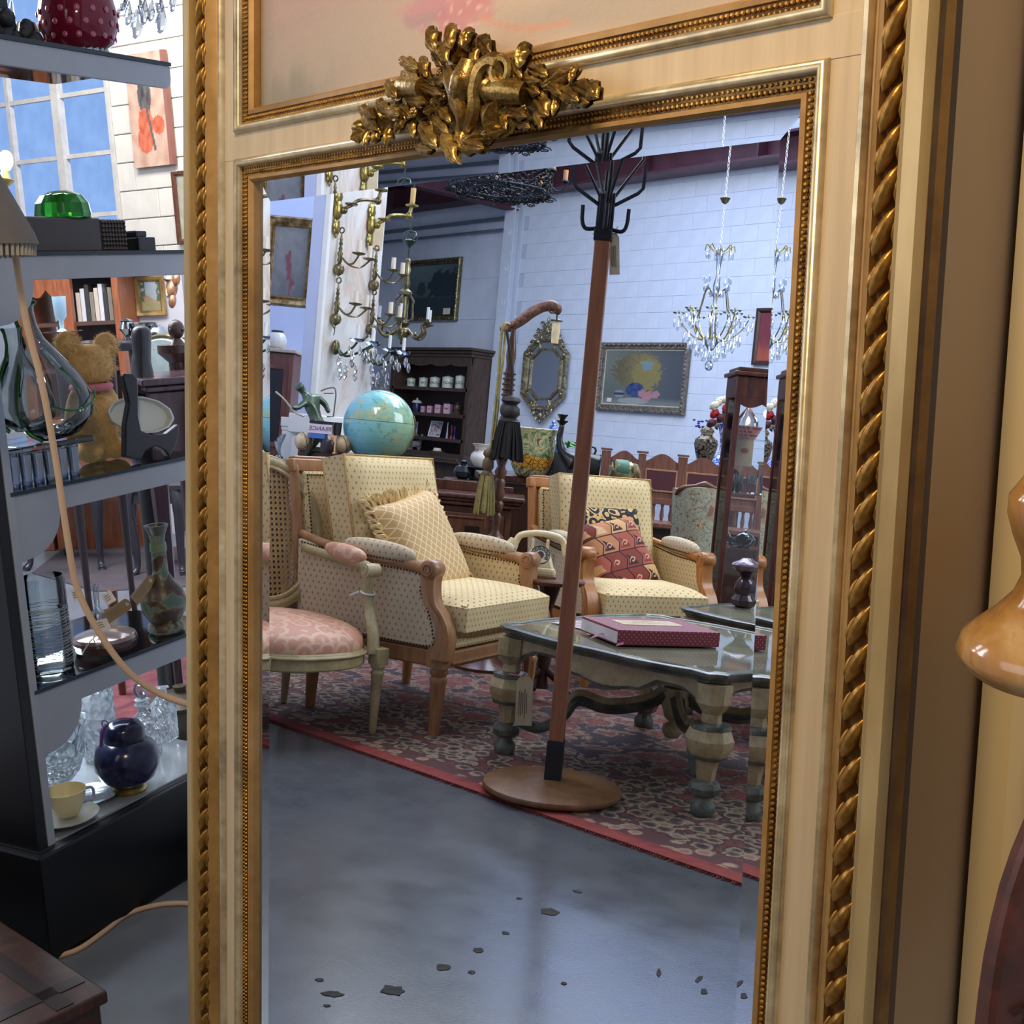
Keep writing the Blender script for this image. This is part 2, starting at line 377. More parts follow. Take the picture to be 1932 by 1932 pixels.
fp = [V3((p.x, p.y, 0)) for p in fp]; fp[0] = V3((-22.5, 11.4, 0)); fp[4] = V3((-7.2, 11.4, 0)); q1 = G(372, 1100); q2 = G(372, 1452); q3 = G(441, 1470)
poly = [(fp[0].x, fp[0].y), (q1.x, q1.y), (q2.x, q2.y), (q3.x, q3.y), (fp[1].x, fp[1].y), (fp[2].x, fp[2].y), (fp[3].x, fp[3].y), (-0.4, 3.0), (fp[4].x + 3, fp[4].y)]
b.prism(poly, 0.05, None, -0.05); FLOOR = struct(b.build('floor', FLOORM, smooth=0))
CHIP = plain('3a372f', 0.9, 0, 0.4, 40, 0.6)
for (px, py, w, h) in ((1040, 1720, 34, 13), (905, 1792, 17, 9), (840, 1825, 26, 12), (743, 1868, 40, 17), (630, 1874, 34, 10), (956, 1760, 14, 5), (1092, 1682, 16, 5), (1320, 1847, 10, 14), (893, 1834, 12, 6), (606, 1848, 14, 6), (620, 1897, 14, 4), (1066, 1855, 9, 5), (1245, 1835, 8, 14), (982, 1695, 10, 4), (1330, 1870, 12, 9)):
    b = MB(); c = G(px, py); k = (c - CAM).length / F; pts = []; R = random.Random(px)
    for i in range(14):
        a = 2 * pi * i / 14; rr = R.uniform(0.7, 1.15); pts.append((w * k * .55 * rr * cos(a), h * k * 1.25 * rr * sin(a)))
    b.prism(pts, 0.0012, None, 0.0); b.build('paint_chip', CHIP, FLOOR, mx=at(c.x, c.y, 0, 0, 0, 40 + R.uniform(-15, 15)), smooth=0)
WALLP = MT('white_block_paint', 0.75); _n = WALLP.noise(3, 4); WALLP.col(WALLP.ramp(_n, [(0.3, hexc('c3c9d6')), (0.7, hexc('d2d7e2'))])); WALLP.bump(WALLP.noise(60, 3), 0.12, 0.003); WALLP = WALLP.m
JOINT = plain('b4bac8', 0.9, 0, 0.05)
b = MB(); b.box(19, 0.2, 6.2, None, (-15.2, WALLY + 0.092, 3.05)); WB = struct(b.build('wall_back', JOINT, smooth=0))
blk = MB(); blk.box(0.3965, 0.03, 0.190, None, (0.2, 0.015, 0.0965)); blk0 = blk.build('concrete_block', WALLP, WB, smooth=0, bev=0.0018, seg=1)
nb = 0
for r in range(0, 21):
    z = 0.55 + r * 0.193
    x = -13.62 + (0.2 if r % 2 else 0)
    while x < -8.3:
        o = blk0 if nb == 0 else blk0.copy()
        if nb: COL.objects.link(o)
        o.parent = WB; o.location = (x, WALLY - 0.012 + random.uniform(-0.0015, 0.0015), z); nb += 1; x += 0.4
b = MB(); b.box(7.6, 0.03, 4.2, None, (-17.6, WALLY + 0.0, 2.2))      # smooth rendered stretch left of the steel column
for i in range(6): b.box(7.6, 0.012, 0.006, None, (-17.6, WALLY - 0.018, 0.9 + i * 0.58))
struct(b.build('wall_panel', WALLP, smooth=0))
STEEL = plain('c9cfdb', 0.5, 0, 0.04)
# white steel column against the wall, with slotted clips
c0 = WY(936, 700, WALLY - 0.18)
col_ = thing('trim_1', 'white painted steel column on the back wall beside the dark dresser', 'column', (c0.x, WALLY, 0)); struct(col_)
b = MB(); b.box(0.22, 0.014, 4.15, None, (0, -0.17, 2.07)); b.box(0.014, 0.16, 4.15, None, (0, -0.09, 2.07)); b.box(0.22, 0.014, 4.15, None, (0, -0.012, 2.07)); b.build('web', STEEL, col_)
for i in range(7):
    b = MB(); b.ring(0.035, 0.006, at(0.03, -0.18, 0.9 + i * 0.48, 90), 12, 6, sq=(0.8, 1.2)); b.build('clip', STEEL, col_)
# beams and ceiling
BEAM = plain('4a2430', 0.5, 0, 0.25, 5); BEAM2 = plain('2c2024', 0.6, 0, 0.25, 5); CEIL = plain('6e6a68', 0.8, 0, 0.06)
bt = thing('trim_2', 'maroon painted steel beam running along the top of the white wall', 'beam', (-14.5, WALLY - 0.2, 4.26)); struct(bt)
b = MB(); b.box(17, 0.30, 0.03, None, (0, -0.02, 0.015)); b.box(17, 0.03, 0.34, None, (0, 0.02, 0.18)); b.box(17, 0.30, 0.03, None, (0, -0.02, 0.36)); b.build('flange', BEAM, bt)
b = MB(); b.box(17, 0.25, 0.10, None, (0, -0.55, 0.44)); b.build('purlin', BEAM2, bt)
for i in range(9):
    b = MB(); b.box(0.02, 0.26, 0.3, None, (-7 + i * 1.75, -0.02, 0.18)); b.build('stiffener', BEAM, bt)
t_ = thing('trim_3', 'maroon rafter coming forward from the top of the steel column', 'beam', (c0.x, WALLY - 0.1, 4.1)); struct(t_)
b = MB(); b.box(0.18, 4.2, 0.02, None, (0, -2.1, 0.0)); b.box(0.02, 4.2, 0.36, None, (0, -2.1, 0.19)); b.box(0.18, 4.2, 0.02, None, (0, -2.1, 0.38)); b.build('flange', BEAM, t_)
b = MB(); b.box(c0.x + 22, 0.02, 0.05, None, ((c0.x - 22) / 2, WALLY - 0.06, 4.02)); b.tube([(-22, WALLY - .08, 3.86), (c0.x - .1, WALLY - .08, 3.86)], 0.02, 8); struct(b.build('trim_4', plain('6d7582', 0.5, 0.2), smooth=30))
b = MB()
for (x0, x1, y0, y1) in ((-24, -14, 9.2, 11.4), (-14, -11, 9.2, 11.4), (-7, -3, 9.2, 11.4), (-24, -3, 5.8, 7.2), (-24, -3, -1, 3.6)): b.box(x1 - x0, y1 - y0, 0.05, None, ((x0 + x1) / 2, (y0 + y1) / 2, 5.05))
b.box(4, 2.2, .05, None, (-5, 8.3, 5.05)); b.box(13, 2.2, .05, None, (-17.7, 8.3, 5.05))
for i in range(8): b.box(0.08, 12, 0.14, None, (-22 + i * 2.6, 5.2, 4.95))
CEILO = struct(b.build('ceiling', CEIL, smooth=0))
# skylight sheets give daylight
SKYL = bpy.data.materials.new('translucent_roof_sheet'); SKYL.use_nodes = True; _n = SKYL.node_tree; _n.nodes.clear(); _o = _n.nodes.new('ShaderNodeOutputMaterial'); _e = _n.nodes.new('ShaderNodeEmission'); _e.inputs[0].default_value = (0.45, 0.58, 1, 1); _e.inputs[1].default_value = 5.0; _n.links.new(_e.outputs[0], _o.inputs[0])
for k, (x0, x1, y0, y1) in enumerate(((-11.2, -7.0, 8.5, 11.1), (-9, -3.6, 3.7, 5.7))):
    b = MB(); N = 40
    b.grid(N, 1, lambda u, v: (x0 + (x1 - x0) * u, y0 + (y1 - y0) * v, 5.04 + 0.012 * sin(u * 2 * pi * N / 4))); struct(b.build('window_%d' % (k + 1), SKYL, smooth=60))
# added partition between mirror room and shop, edge hidden behind the frame
b = MB(); dvw = -cw(DV); o_ = cw(V3((1, 0, 0))) * 0.025; line = [(440, 1.74), (440, 3.48), (370, 3.52), (370, 4.9), (414, 5.3), (414, 24)]
vs = []
for px, z in line:
    c_ = P(px, 966, z); vs += [c_ - dvw * 4.5, c_ + dvw * 5.0, c_ + dvw * 5.0 + o_, c_ - dvw * 4.5 + o_]
b.add(vs, [(k * 4 + i, k * 4 + (i + 1) % 4, k * 4 + 4 + (i + 1) % 4, k * 4 + 4 + i) for k in range(len(line) - 1) for i in range(4)] + [(3, 2, 1, 0), tuple(len(vs) - 4 + i for i in range(4))])
WL = struct(b.build('wall_left_partition', plain('c6cbd8', 0.8, 0, 0.03), smooth=0))
# pillar with the marbled display board
p0 = P(603, 520, 6.5); dirp = cw(V3((0.366, 0.0, 0.93))); dirp.z = 0; dirp.normalize(); ang = math.degrees(math.atan2(dirp.y, dirp.x))
LAV = plain('b3bddb', 0.7, 0, 0.03); PM = Matrix.Translation((p0.x, p0.y, 0)) @ rot(0, 0, ang)      # local x runs along the board, y into the pillar
pil = thing('trim_5', 'pale lavender square pillar left of the marbled board', 'pillar', M=PM); struct(pil)
b = MB(); b.box(0.62, 0.07, 4.6, None, (0.315, 0.035, 2.3)); b.build('shaft', LAV, pil, bev=0.006)
b = MB(); b.box(0.68, 0.13, 0.10, None, (0.315, 0.035, .98)); b.box(0.66, 0.11, 0.03, None, (0.315, 0.035, .94)); b.box(0.64, 0.10, .92, None, (0.315, 0.035, 0.46)); b.build('plinth', WHITE, pil, bev=0.006)
t = MT('beige_veined_board', 0.35); co = t.co('Object', (1.5, 1.5, 0.8)); n = t.noise(1.8, 5, co, 0.6, 1.2)
t.col(t.ramp(n, [(0.28, hexc('dcdce0')), (0.5, hexc('d9d6d4')), (0.6, hexc('cbb8aa')), (0.66, hexc('dad5d2')), (0.8, hexc('e2e2e6'))])); MARB = t.m
bd = thing('display_board', 'tall cream marbled board carrying rows of brass wall lights', 'board', M=PM)
b = MB(); b.box(0.62, 0.02, 3.3, None, (0.31, -0.012, 2.35)); b.build('panel', MARB, bd, bev=0.003)
b = MB(); b.box(0.03, 0.03, 3.15, None, (0.012, -0.02, 2.35)); b.build('edge_strip', WHITE, bd, bev=0.003)
# ================= the shop seen past the left edge of the frame =================
FLOORS = floor_mat('shop_concrete', '62666c', '777c84', 0.2, 0.5)
fp = [RG(-400, 2300), RG(437, 2300), RG(437, 1530), RG(366, 1500), RG(366, 1000), RG(400, 900), RG(405, 760), RG(-900, 740)]
b = MB(); b.prism([(p.x, p.y) for p in fp], 0.04, None, -0.04); struct(b.build('floor_shop', FLOORS, mx=RM, smooth=0))
XW = RP(200, 300, 9.0).x
WW = MT('white_shop_block', 0.8); n = WW.noise(4, 3); WW.col(WW.ramp(n, [(0.3, hexc('cfcbc4')), (0.7, hexc('e0dcd4'))])); WW.bump(WW.noise(50, 3), 0.15, 0.003); WW = WW.m
w0 = RXP(396, 500, XW); w1 = RXP(-500, 500, XW)
wt = RXP(212, 200, XW)          # right edge of the steel window
cfun = lambda y: y
b = MB(); yr, yw = w0.y, wt.y
b.box(0.15, yw - yr, 5.2, None, (XW + 0.085, (yw + yr) / 2, 2.6)); sill = RXP(150, 520, XW).z
b.box(0.15, 8, sill, None, (XW + 0.085, yw + 4, sill / 2))
WIN = struct(b.build('wall_window', JOINT, mx=RM, smooth=0))
blk = MB(); blk.box(0.03, 0.394, 0.187, None, (0.0, 0.2, 0.0965)); o0 = blk.build('concrete_block', WW, WIN, smooth=0, bev=0.004, seg=1); k = 0
for r in range(24):
    y = yr - 0.2 * (r % 2)
    while y < yw - 0.15:
        o = o0 if k == 0 else o0.copy()
        if k: COL.objects.link(o)
        L = min(0.4, yw - y); o.parent = WIN; o.scale = (1, L / 0.4, 1); o.location = (XW, y, 0.3 + r * 0.193); k += 1; y += 0.4
# steel window with blue film panes
PANE = bpy.data.materials.new('blue_lit_window_pane'); PANE.use_nodes = True; nt = PANE.node_tree; nt.nodes.clear(); o_ = nt.nodes.new('ShaderNodeOutputMaterial'); e_ = nt.nodes.new('ShaderNodeEmission'); nn = nt.nodes.new('ShaderNodeTexNoise'); nn.inputs['Scale'].default_value = 3; cr = nt.nodes.new('ShaderNodeValToRGB'); cr.color_ramp.elements[0].color = (*hexc('7396d2'), 1); cr.color_ramp.elements[1].color = (*hexc('94b8ee'), 1); nt.links.new(nn.outputs[0], cr.inputs[0]); nt.links.new(cr.outputs[0], e_.inputs[0]); e_.inputs[1].default_value = 1.15; nt.links.new(e_.outputs[0], o_.inputs[0])
wn = thing('window_3', 'steel framed window with pale blue panes beyond the glass shelves', 'window', M=RM @ Matrix.Translation((XW, yw, sill))); struct(wn)
pw, ph = 0.50, 0.42; ncol, nrow = 7, 8
b = MB()
for i in range(ncol + 1): b.box(0.05, 0.035, ph * nrow, None, (0, 0.02 + i * pw, ph * nrow / 2))
for j in range(nrow + 1): b.box(0.04, pw * ncol, 0.03, None, (0, pw * ncol / 2, j * ph))
for i in (1, 3, 5): b.box(0.06, 0.07, ph * nrow, None, (-0.01, 0.02 + i * pw, ph * nrow / 2))
b.build('glazing_bar', plain('c9c6c2', 0.6), wn)
b = MB(); b.box(0.004, pw - 0.02, ph - 0.02); pn = b.build('pane', PANE, wn, smooth=0)
for i in range(ncol):
    for j in range(nrow):
        o = pn if i + j == 0 else pn.copy()
        if i + j: COL.objects.link(o)
        o.parent = wn; o.location = (0.02, 0.02 + (i + .5) * pw, (j + .5) * ph)
# ================= wall to the right of the frame =================
b = MB(); b.box(1.6, 0.04, 3.6, None, (0, 0, 0))
TAN = plain('b49a76', 0.85, 0, 0.03, 2)
b = MB(); b.box(1.9, 3.4, 0.04, None, (0.31 + 0.95, 0, -0.24)); b.box(.07, 3.4, .25, None, (.445, 0, -.135)); wr = struct(b.build('wall_right', TAN, mx=FM, smooth=0))
q = FP(1868, 1100, -0.10); b = MB(); b.box(1.2, 3.4, 0.11, None, (q.x + 0.6, 0, -0.155)); b.box(0.02, 3.4, 0.012, None, (q.x + 0.04, 0, -0.095)); struct(b.build('trim_6', plain('d6c49c', 0.8, 0, 0.03, 2), mx=FM, smooth=0))
fcs = [FM @ V3(q) for q in ((-.5, -1.3, .12), (1.6, -1.3, .12), (1.6, -1.3, 2.6), (-2.0, -1.3, 2.6), (-2.0, -1.3, .9))]; fcs = [RMI @ q for q in fcs]
b = MB(); b.prism([(q.x, q.y) for q in fcs], .03, None, -.06); struct(b.build('floor_front_blocker', FLOORS, mx=RM, smooth=0))  # unseen floor added to stop world light rising onto the frame
b = MB(); b.box(4.6, 4.2, .05, None, (-.1, .6, 2.5)); struct(b.build('wall_behind_blocker', plain('8c7c68', .8, 0, .05, 2), mx=FM, smooth=0))  # unseen wall behind the camera, added to darken ambient light on the frame
b = MB(); b.box(4.6, .05, 2.6, None, (-.1, 2.55, 1.2)); struct(b.build('ceiling_front_blocker', plain('7c7468', .8, 0, .05, 2), mx=FM, smooth=0))  # unseen ceiling added to block world light over the frame front
# ================= the gilded trumeau mirror =================
tm = thing('trumeau_mirror', 'tall gilded cream mirror frame filling the picture, painted panel above its opening', 'mirror', M=FM)
GW, GT, GB = 0.370, 0.3005, -1.02; GH = GT - GB; GC = (GT + GB) / 2
PB, PT = 0.381, 1.16; PWd = 0.370; PC = (PB + PT) / 2; PH = PT - PB
def inner(w, h, c, nm):
    b = MB(); b.frame(w, h, [(0.0022, -0.008), (0.0, 0.004), (-0.001, 0.010), (0.002, 0.0145), (0.006, 0.0135), (0.0075, 0.009)], None, c); b.build(nm + 'lip', GOLD_F, tm, 35)
    b = MB(); b.frame(w, h, [(0.0065, 0.009), (0.0065, 0.0115), (0.018, 0.0145), (0.018, 0.009)], None, c); b.build(nm + 'bead_ground', GOLD_D, tm, 35)
    b = MB(); b.frame(w, h, [(0.0165, 0.010), (0.0168, 0.018), (0.019, 0.0215), (0.0215, 0.0225), (0.0245, 0.0215), (0.0265, 0.018), (0.027, 0.012)], None, c); b.build(nm + 'round_moulding', SILV, tm, 50)
inner(2 * GW, GH, (0, GC), ''); inner(2 * PWd, PH, (0, PC), 'panel_')
# bead rows
def beads(w, h, c, nm, yb, yt):
    b = MB(); rr = 0.0019
    def bead(x, y, z, r):
        o = len(b.v); b.v += [V3((x + r * cos(i * pi / 3), y + r * sin(i * pi / 3), z)) for i in range(6)] + [V3((x + r * .6 * cos(i * pi / 3 + .5), y + r * .6 * sin(i * pi / 3 + .5), z + r * .85)) for i in range(6)]
        b.f += [(o + i, o + (i + 1) % 6, o + 6 + (i + 1) % 6, o + 6 + i) for i in range(6)] + [tuple(range(o + 6, o + 12))]
    for off, r, st in ((0.0098, 0.0021, 0.0049), (0.0148, 0.0017, 0.0049)):
        W, H = w / 2 + off, h / 2 + off
        y = yb
        while y < yt:
            if abs(y - c[1]) <= H:
                bead(-W, y, 0.0135, r); bead(W, y, 0.0135, r)
            y += st
        x = -W
        while x < W:
            for yy in (c[1] + H, c[1] - H):
                if yb < yy < yt: bead(x, yy, 0.0135, r)
            x += st
    b.build(nm, GOLD, tm, 60, uv=False, kind='stuff')
beads(2 * GW, GH, (0, GC), 'bead_row', -0.9, 0.34); beads(2 * PWd, PH, (0, PC), 'panel_bead_row', 0.35, 0.62)
# cream field
b = MB()
b.box(2 * 0.422, PB - GT - 0.05, 0.012, None, (0, (PB + GT) / 2, 0.0105)); 
for s in (-1, 1): b.box(0.4225 - 0.396, 2.4, 0.012, None, (s * (0.4225 + 0.396) / 2, 0.05, 0.010))
b.build('cream_field', CREAM, tm, 0, bev=0.0006, seg=1)
b = MB(); OW, OH, OC = 0.422 * 2, 2.36, (0, 0.06)
b.frame(OW, OH, [(-0.0005, 0.010), (0.0, 0.0185), (0.0025, 0.022), (0.006, 0.022), (0.0085, 0.019), (0.0095, 0.015)], None, OC); b.build('silvered_moulding', SILV, tm, 50)
b = MB(); b.frame(OW, OH, [(0.0090, 0.015), (0.010, 0.018), (0.0115, 0.018), (0.013, 0.020), (0.018, 0.025), (0.0225, 0.029), (0.0235, 0.022), (0.043, 0.022), (0.044, 0.030)], None, OC); b.build('ochre_moulding', GOLD_F, tm, 30)
b = MB(); b.frame(OW, OH, [(0.0435, 0.028), (0.0445, 0.037), (0.046, 0.0385), (0.0475, 0.037), (0.0595, 0.037), (0.061, 0.033), (0.0612, 0.026)], None, OC)
t = MT('worn_cream_gilding', 0.36, 0.3); n = t.noise(14, 5, t.co('Object', (1, 0.3, 1))); t.col(t.ramp(n, [(0.3, hexc('9c8354')), (0.55, hexc('c0a674')), (0.75, hexc('d2bd8e'))])); b.build('flat_band', t.m, tm, 30)
b = MB(); b.frame(OW, OH, [(0.061, 0.028), (0.058, 0.023), (0.058, 0.018), (0.0605, 0.016), (0.061, 0.008), (0.061, 0.004), (0.02, 0.002)], None, OC); b.build('outer_edge', gold('brown_gilding', '4a2f18', '7d5a30', 'a07a42', 0.4, 0.4, 5, 0.1), tm, 30)
# carved rope of overlapping leaves down both sides
rp = MB()
rp.lathe([(0.0, -0.0185), (0.0040, -0.0135), (0.0068, -0.005), (0.0074, 0.004), (0.0055, 0.0120), (0.0018, 0.0172), (0, 0.0185)], 10, at(0, 0, 0, -90, 0, 0) @ rot(0, 0, 0) , (0.75, 1.0))
rp.lathe([(0, -0.011), (0.0032, -0.006), (0.004, 0.001), (0.0022, 0.009), (0, 0.012)], 8, at(0.0058, 0.006, -0.001, -90, 0, 18), (0.8, 1.0))
rp.lathe([(0, -0.010), (0.003, -0.005), (0.0036, 0.002), (0.0018, 0.008), (0, 0.010)], 8, at(-0.0052, -0.007, -0.001, -90, 0, 10), (0.8, 1.0))
r0 = rp.build('rope_leaf', GOLD, tm, 60, uv=False); k = 0
for s in (-1, 1):
    y = -0.86 if s < 0 else -0.45
    yt = 0.62 if s < 0 else 0.42
    while y < yt:
        o = r0 if k == 0 else r0.copy()
        if k: COL.objects.link(o)
        o.parent = tm; o.matrix_local = Matrix.Translation((s * (0.422 + 0.0325), y, 0.0285)) @ rot(0, 0, -27); k += 1; y += 0.0272
# painted panel
def ptg(u, v):
    x, y = u, v
    base = lerp((0.44, 0.34, 0.25), (0.56, 0.42, 0.30), sm(0, .6, x) + 0.25 * nz(x * 4, y * 8))
    base = lerp(base, (0.55, 0.33, 0.28), 0.55 * sm(0.08, 0.28, y + 0.04 * nz(x * 6, y * 6)) * sm(0.62, 0.1, x))
    base = lerp(base, (0.27, 0.25, 0.19), 0.75 * sm(0.10, 0.0, y - 0.05 * nz(x * 60, y * 5)) * sm(0.22, 0.02, abs(x - 0.05)))
    base = lerp(base, (0.36, 0.31, 0.23), 0.5 * sm(0.0, 0.5, nz(x * 3 + 9, y * 9)))
    base = lerp(base, (0.3, 0.26, 0.2), 0.6 * sm(0.05, 0.0, x))
    X = (u - .5) * 2 * PWd; Y = PB + v * PH * .55
    def dd(px, py, rx, ry): q = FP(px, py, 0); return math.hypot((X - q.x) / rx, (Y - q.y) / ry)
    k = sm(1.15, .55, dd(866, 18, .055, .024) + .5 * nz(u * 45, v * 45)); base = lerp(base, (0.60, 0.20, 0.21), 0.75 * k)
    base = lerp(base, (0.78, 0.56, 0.46), 0.7 * sm(0.2, 0.45, nz(u * 90, v * 90)) * k)
    base = lerp(base, (0.42, 0.22, 0.24), .6 * sm(1.1, .6, dd(800, 24, .035, .016) + .4 * nz(u * 40, v * 40, 2)))
    base = lerp(base, (0.62, 0.28, 0.26), .6 * sm(1.1, .5, dd(815, 6, .07, .010)))
    a, c = FP(905, 32, 0), FP(1078, 40, 0); tt = (X - a.x) / (c.x - a.x)
    if 0 < tt < 1: yy = a.y + (c.y - a.y) * tt - .008 * sin(pi * tt); base = lerp(base, (0.66, 0.30, 0.18), .7 * sm(.0042, .0015, abs(Y - yy)))
    g = sm(1.2, .4, dd(530, 190, .07, .03) + .5 * nz(u * 90, v * 12)); base = lerp(base, (0.30, 0.26, 0.17), .55 * g)
    return base
b = paint(2 * PWd, PH * 0.55, 220, 120, ptg, Matrix.Translation((0, PB + PH * 0.275, 0.0)), 0.02)
PCOL = colmat('painted_panel', 0.5, 0.06, 400)
b.build('painted_panel', PCOL, tm, 0)
struct((lambda b: b.box(3.0, 1.9, 0.05, None, (0, 2.15, -0.06)) and b.build('wall_above_blocker', TAN, mx=FM, smooth=0))(MB()))  # unseen wall added to stop front lamps spilling over the frame top
b = MB()
b.box(0.86, 0.9, 0.015, None, (0, 0.8, -0.02)); b.build('backboard', WALN_D, tm, 0)
# bevelled glass of the opening
b = MB(); z1, zb, zf = 0.002, -0.0045, 0.002; iw = 0.026; dz = 0.0021
def rr(w0, w1, h0, h1, z): return [(w0, h0, z), (w1, h0, z), (w1, h1, z), (w0, h1, z)]
W_, H0, H1 = GW + 0.003, GB - 0.003, GT + 0.003
b.add(rr(-W_, W_, H0, H1, zb) + rr(-W_, W_, H0, H1, zf - dz) + rr(-W_ + iw, W_ - iw, H0 + iw, H1 - iw, zf),
      [(3, 2, 1, 0), (8, 9, 10, 11)] + [(k, (k + 1) % 4, 4 + (k + 1) % 4, 4 + k) for k in range(4)] + [(4 + k, 4 + (k + 1) % 4, 8 + (k + 1) % 4, 8 + k) for k in range(4)])
pm_ = bpy.data.materials.new('mirror_pane'); pm_.use_nodes = True; nt = pm_.node_tree; nt.nodes.clear(); o_ = nt.nodes.new('ShaderNodeOutputMaterial'); r_ = nt.nodes.new('ShaderNodeBsdfRefraction')
r_.inputs['IOR'].default_value = 1.42; r_.inputs['Roughness'].default_value = 0.0; r_.inputs[0].default_value = (0.97, 0.98, 0.975, 1); nt.links.new(r_.outputs[0], o_.inputs[0])
b.build('mirror_glass', pm_, tm, 0)
# carved crest
crest = MB(); cs = 3.715
CP = lambda X, Y, off: FP(640 + X / cs, 40 + Y / cs, off)
cbk = MB()
def leaf(bld, X, Y, L, W, A, off=0.040):
    c, s_ = cos(radians(A)), sin(radians(A)); a = CP(X - c * L * .68, Y - s_ * L * .68, off - .004); e = CP(X + c * L * .68, Y + s_ * L * .68, off + 0.003)
    d = e - a; ln = d.length; dep = (FM @ a - CAM).length; w = W / cs * dep / F * 0.62; x = d.normalized(); z = V3((0, 0, 1)); y = z.cross(x).normalized(); z = x.cross(y)
    N, K = 12, 6; rnd = random.uniform(0, 6)
    def pt(u, v, top):
        u_ = u; hw = w * (sin(pi * min(1, u_ * .98 + .01)) ** .65) * (1 + .22 * sin(u_ * 17 + rnd)); vv = v * 2 - 1
        h = w * (.75 * (1 - vv * vv) ** .7 * sin(pi * u_) ** .5 - .38 * math.exp(-(vv / .18) ** 2) * sin(pi * u_)) + w * .35 * u_ * u_ if top else -w * .35
        return a + x * (ln * u_) + y * (hw * vv) + z * h
    bld.grid(N, K * 2, lambda u, v: pt(u, v, True)); bld.grid(N, 2, lambda u, v: pt(u, v, False), None, True)
CRM = gold('crest_gilding', '2a1c0c', '8a6a32', 'd0ae64', 0.3, 0.75, 30, 0.35)
cr0 = MB(); 
for (X, Y, r) in ((560, 600, 170), (600, 470, 120), (850, 640, 190), (830, 400, 120), (850, 220, 110), (1200, 560, 160), (1450, 540, 140), (1620, 500, 110), (350, 700, 130), (230, 760, 100), (700, 760, 150), (1050, 720, 130), (960, 180, 80)): c = CP(X, Y, 0.014); q = r / cs * 1.2 / F; cr0.sph(q * 1.0, q * .8, 0.024, Matrix.Translation(c), seg=14)
for (X, Y, W) in ((780, 480, 40), (800, 560, 60)): pass
def curve3(pts, r, sq=1.0):
    cr0.tube(cat([CP(X, Y, o) for X, Y, o in pts], 6), r, 8, None, sq=sq)
crest_o = cr0.build('crest', CRM, tm, 60, uv=False, label='dark gold carved crest of flowers and ribbons')
def sub(nm, bld): return bld.build(nm, CRM, crest_o, 38, uv=False)
for L in ((660, 130, 140, 100, 70), (740, 220, 120, 90, 60), (790, 110, 140, 100, 80), (900, 120, 120, 100, 100), (1030, 170, 130, 90, 50), (690, 250, 120, 70, 60), (960, 230, 120, 90, 80),
          (490, 300, 120, 70, 25), (600, 320, 120, 70, 70), (500, 385, 110, 65, 20), (370, 480, 110, 80, 50), (420, 590, 120, 60, 100), (310, 600, 100, 70, 45), (370, 640, 100, 70, 20), (200, 640, 120, 70, 30),
          (220, 720, 120, 65, 35), (140, 800, 90, 75, 150), (200, 820, 100, 55, 110), (270, 800, 100, 65, 120), (350, 800, 120, 80, 95), (440, 710, 130, 65, 120), (520, 740, 120, 65, 80), (630, 800, 160, 95, 50),
          (600, 895, 100, 65, 10), (735, 640, 130, 65, 50), (670, 600, 130, 60, 150), (700, 545, 100, 60, 150), (630, 480, 150, 50, 20), (620, 400, 120, 60, 40), (710, 420, 90, 70, 0), (700, 720, 150, 60, 40), (540, 560, 110, 60, 10), (470, 640, 90, 70, 40),
          (1290, 240, 150, 110, 95), (1400, 360, 120, 85, 20), (1560, 400, 220, 85, 155), (1500, 460, 130, 65, 40), (1600, 510, 160, 85, 30), (1720, 480, 170, 95, 25), (1795, 480, 110, 80, 60), (1680, 560, 130, 75, 10),
          (1430, 570, 170, 110, 60), (1350, 470, 120, 80, 30), (1240, 640, 140, 75, 20), (1180, 620, 100, 60, 150), (1280, 710, 120, 65, 30), (1400, 690, 100, 60, 60), (1330, 420, 120, 50, 0), (1520, 590, 120, 60, 100), (1160, 700, 100, 60, 70),
          (780, 890, 180, 100, 60), (900, 870, 200, 100, 10), (1000, 820, 170, 90, 170), (1100, 770, 150, 70, 165), (860, 800, 150, 90, 80), (1250, 330, 120, 60, 60), (1640, 370, 110, 60, 100)):
    q = MB(); leaf(q, *L, off=0.046 + 0.008 * random.random()); sub('leaf', q)
for (X, Y, r) in ((520, 640, 34), (1040, 455, 34), (1290, 620, 28), (700, 370, 26), (1215, 410, 26)):
    q = MB(); c = CP(X, Y, 0.052); rr_ = r / cs * 1.2 / F
    for k in range(6): q.sph(rr_ * .55, rr_ * .55, rr_ * .4, Matrix.Translation(c + V3((cos(k * pi / 3), sin(k * pi / 3), 0)) * rr_ * .7), seg=8, rings=6)
    q.sph(rr_ * .5, M=Matrix.Translation(c + V3((0, 0, rr_ * .3))), seg=8, rings=6); sub('rosette', q)
q = MB(); q.tube(cat([CP(X, Y, o) for X, Y, o in ((755, 310, .045), (775, 400, .052), (820, 520, .056), (860, 640, .055), (870, 740, .05), (850, 820, .044))], 6), [0.004, 0.0065, 0.0075, 0.007, 0.006, 0.004], 8); sub('ribbon', q)
q = MB(); q.tube(cat([CP(X, Y, o) for X, Y, o in ((1150, 360, .05), (1120, 290, .054), (1050, 285, .056), (985, 350, .057), (950, 480, .057), (955, 600, .054), (920, 720, .05), (880, 830, .044))], 6), [0.007, 0.009, 0.007, 0.0065, 0.007, 0.0075, 0.007, 0.004], 8); sub('ribbon', q)
q = MB(); q.tube(cat([CP(X, Y, o) for X, Y, o in ((930, 280, .05), (890, 420, .052), (860, 560, .05), (900, 700, .046))], 6), [0.010, 0.015, 0.013, 0.007], 10); sub('shield', q)
